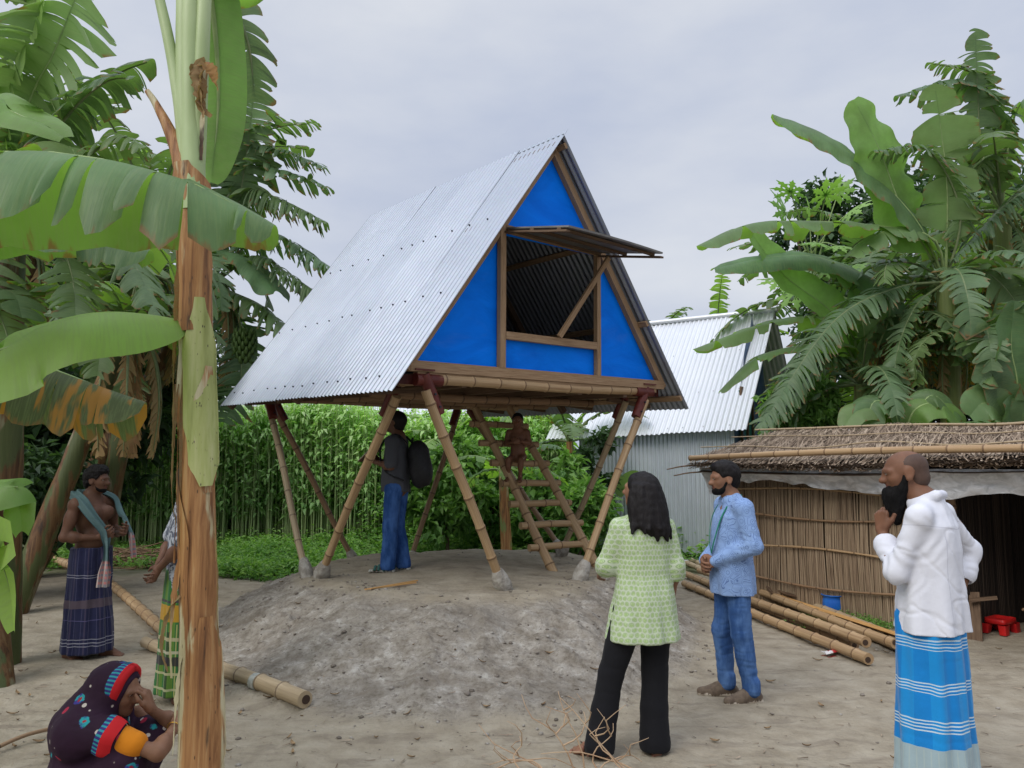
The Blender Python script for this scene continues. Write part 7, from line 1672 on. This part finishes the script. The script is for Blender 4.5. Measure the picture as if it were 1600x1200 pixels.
    P = Person('small bare child sitting on a rung of the bamboo ladder with folded arms', tuple(sp_ - A(0, 0, Z0)), math.radians(180 - 12), h,
               dict(pelvis=(0, 0, Z0 + .04), waist=(0, .0, Z0 + .13), chest=(0, 0, Z0 + .245), neck=(0, 0, Z0 + .35), head=(0, .02, Z0 + .46), shL=(-.105, 0, Z0 + .325), shR=(.105, 0, Z0 + .325), elL=(-.145, .02, Z0 + .19), elR=(.145, .02, Z0 + .19), wrL=(-.02, .125, Z0 + .225), wrR=(.02, .135, Z0 + .205),
                    hipL=(-.05, .0, Z0 + .03), hipR=(.05, 0, Z0 + .03), kneeL=(-.075, .20, Z0 - .005), kneeR=(.075, .19, Z0 - .0), ankL=(-.06, .17, Z0 - .21), ankR=(.075, .17, Z0 - .20)), SK1, hyaw=.15, headscale=1.28, thin=1., build=1.02, hands=(dict(curl=.5, d=A(1, .05, .1), pn=A(0, -1, 0), side_t=A(0, 0, 1)), dict(curl=.5, d=A(-1, .05, .1), pn=A(0, -1, 0), side_t=A(0, 0, 1))))
    P.body(.006); piece(P.root, 'hair', P.hair_sdf(.05), [M_HAIR], .006, 1)
    # ---- squatting woman in the saree
    x, y = at(130, 1150, 3.72)[0], 3.72
    P = Person('woman in dark flowered saree with red edged veil squatting beside the near banana trunk', (x, y, gz(x, y)), math.radians(-92), 1.55,
               dict(pelvis=(0, .02, .17), waist=(0, .02, .28), chest=(0, .055, .42), neck=(0, .085, .52), head=(0, .155, .60), shL=(-.15, .05, .47), shR=(.15, .10, .485), elL=(-.15, .36, .40), elR=(.135, .42, .37), wrL=(-.03, .30, .505), wrR=(-.04, .42, .44), hipL=(-.08, .03, .16), hipR=(.08, .03, .16), kneeL=(-.12, .27, .36), kneeR=(.12, .27, .33), ankL=(-.10, .12, .074), ankR=(.10, .12, .074)),
               SK2, hpitch=-.18, fem=True, build=.93, hands=(dict(curl=.8, d=A(.1, -.3, 1), pn=A(.2, -1, 0), side_t=A(1, 0, 0)), dict(curl=.45, pn=A(0, 0, -1), side_t=A(-1, 0, 0))))
    P.body(.006); r = P.root
    k = SDF(); k.ell((0, .02, .17), (.20, .175, .18), .05); k.cap((0, .03, .25), (0, .055, .44), .150, .138, .06); k.cap((-.13, .03, .455), (.13, .03, .455), .075, None, .06)
    for S_ in 'LR': k.cap(P.J['hip' + S_], P.J['knee' + S_], .12, .085, .05); k.cap(P.J['knee' + S_], P.J['ank' + S_] + A(0, .02, 0), .085, .11, .05)
    k.cap((0, .16, .10), (0, .26, .28), .13, .10, .08); k.cap((.14, .05, .47), (.15, .21, .445), .074, .078, .04); k.cap((-.14, .03, .45), (-.17, .2, .39), .07, .066, .04)
    k.ell(P.hp(0, -.12, .10), A(.47, .52, .50) * P.hs, .03, 0, P.HR); k.cap(P.hp(0, -.20, .0), (0, .0, .43), .10, .15, .06); k.cap(P.hp(.2, -.15, -.25), (.13, .05, .43), .065, .09, .05); k.cap(P.hp(-.2, -.15, -.25), (-.13, .05, .43), .065, .09, .05)
    k.ell(P.hp(0, .50, -.14), A(.36, .42, .50) * P.hs, .012, 0, P.HR, True); k.plane((0, 0, .012), (0, 0, -1))
    n = NT('flowered_saree'); o = n.objc(); base = n.mix(n.noise(o, 9, 4), (.016, .006, .016), (.034, .012, .030))
    vd = n.vor(o, 9., 'F1'); vc = n.vor(o, 9., 'F1', 'Color'); pick = n.xyz(vc, 0); wob = n.math('ADD', vd, n.math('MULTIPLY', n.math('SUBTRACT', n.noise(o, 34, 2), .5), .28))
    c = n.mix(n.math('MULTIPLY', n.step(wob, .27, .22), n.math('GREATER_THAN', pick, .36)), base, n.mix(n.step(n.noise(o, 25, 3), .45, .55), (.04, .035, .20), (.02, .27, .30)))
    c = n.mix(n.math('MULTIPLY', n.step(wob, .12, .08), n.math('GREATER_THAN', pick, .36)), c, (.30, .02, .03))
    v2 = n.vor(o, 26., 'F1'); p2 = n.xyz(n.vor(o, 26., 'F1', 'Color'), 1); c = n.mix(n.math('MULTIPLY', n.step(v2, .30, .24), n.math('GREATER_THAN', p2, .72)), c, (.50, .44, .40))
    v3 = n.vor(o, 11., 'F1'); p3 = n.xyz(n.vor(o, 11., 'F1', 'Color'), 2); c = n.mix(n.math('MULTIPLY', n.step(v3, .24, .19), n.math('GREATER_THAN', p3, .8)), c, (.34, .02, .05))
    SAR = n.done(c, .8, 0, n.bump(n.noise(o, 30, 3), .25, .006), .2)
    RED = cloth('red_border', (.42, .012, .02))
    piece(r, 'saree', k, [SAR], .0065, 2, wrinkle(.009, (9, 9, 6), 71.))
    mb = MB(); rim = []
    for a in np.linspace(-2.35, 2.35, 40): rim.append(P.hp(math.sin(a) * .455, .135 + .05 * math.cos(a), .13 + math.cos(a) * .44))
    rim = np.array(rim); P_ = []
    for i, p in enumerate(rim):
        cc = P.J['head'] + P.HR @ (A(0, .1, .08) * P.hs); o_ = nrm(p - cc); fw_ = P.HR @ A(0, 1, 0); P_.append([p + o_ * .004 - fw_ * .055, p + o_ * .012 - fw_ * .03, p + o_ * .010, p + o_ * .001 + fw_ * .018, p - o_ * .020 + fw_ * .024, p - o_ * .034 + fw_ * .006])
    UV = np.stack(np.meshgrid(np.linspace(0, 1, 40), np.linspace(0, 1, 6), indexing='ij'), -1)
    n = NT('veil_border'); uv = n.uv(); vv_ = n.xyz(uv, 1); c = n.mix(n.math('LESS_THAN', vv_, .32), (.50, .015, .02), n.mix(n.math('LESS_THAN', n.math('FRACT', n.math('MULTIPLY', n.xyz(uv, 0), 26.)), .45), (.035, .03, .16), (.03, .25, .30)))
    mb.grid(np.array(P_)[:, ::-1], 0, UV[:, ::-1]); mb.grid(np.array(P_), 0, UV); mb.build('veil_border', n.done(c, .75, spec=.2), r)
    mb = MB(); aq = P.J['shR'] + (P.J['elR'] - P.J['shR']) * .33 + A(.004, .0, .0); da = nrm(P.J['elR'] - P.J['shR']); xa = nrm(np.cross(da, A(0, 0, 1))); ya = np.cross(xa, da); ths = np.linspace(0, 6.283, 37); mb.grid(np.array([[aq + da * (t_ * .05) + (xa * math.cos(a_) + ya * math.sin(a_)) * (.086 + .004 * math.sin(a_ * 5) - .012 * t_ * t_) for t_ in (-.6, -.2, .2, .6, 1.)] for a_ in ths]), 0, np.stack(np.meshgrid(np.linspace(0, 1, 37), np.linspace(0, 1, 5), indexing='ij'), -1)); mb.build('saree_border', bpy.data.materials['veil_border'], r)
    k = SDF(); k.cap(P.J['shR'] + A(.0, .06, -.02), P.J['shR'] + (P.J['elR'] - P.J['shR']) * .66, .060, .060, .02); piece(r, 'sleeve', k, [cloth('orange_cotton', (.62, .21, .015))], .007, 1, wrinkle(.005, (12, 12, 9), 3.))
    mb = MB(); w_ = P.J['elR'] + (P.J['wrR'] - P.J['elR']) * .86; d_ = nrm(P.J['wrR'] - P.J['elR']); x_ = nrm(np.cross(d_, A(0, 0, 1))); y_ = np.cross(x_, d_); th = np.linspace(0, 6.283, 25); mb.tube([w_ + x_ * math.cos(a) * .031 + y_ * math.sin(a) * .031 for a in th], .0035, 6, caps=False); mb.build('bangle', simple('gold_bangle', (.5, .28, .06), None, rough=.3, metal=.8), r)
persons()
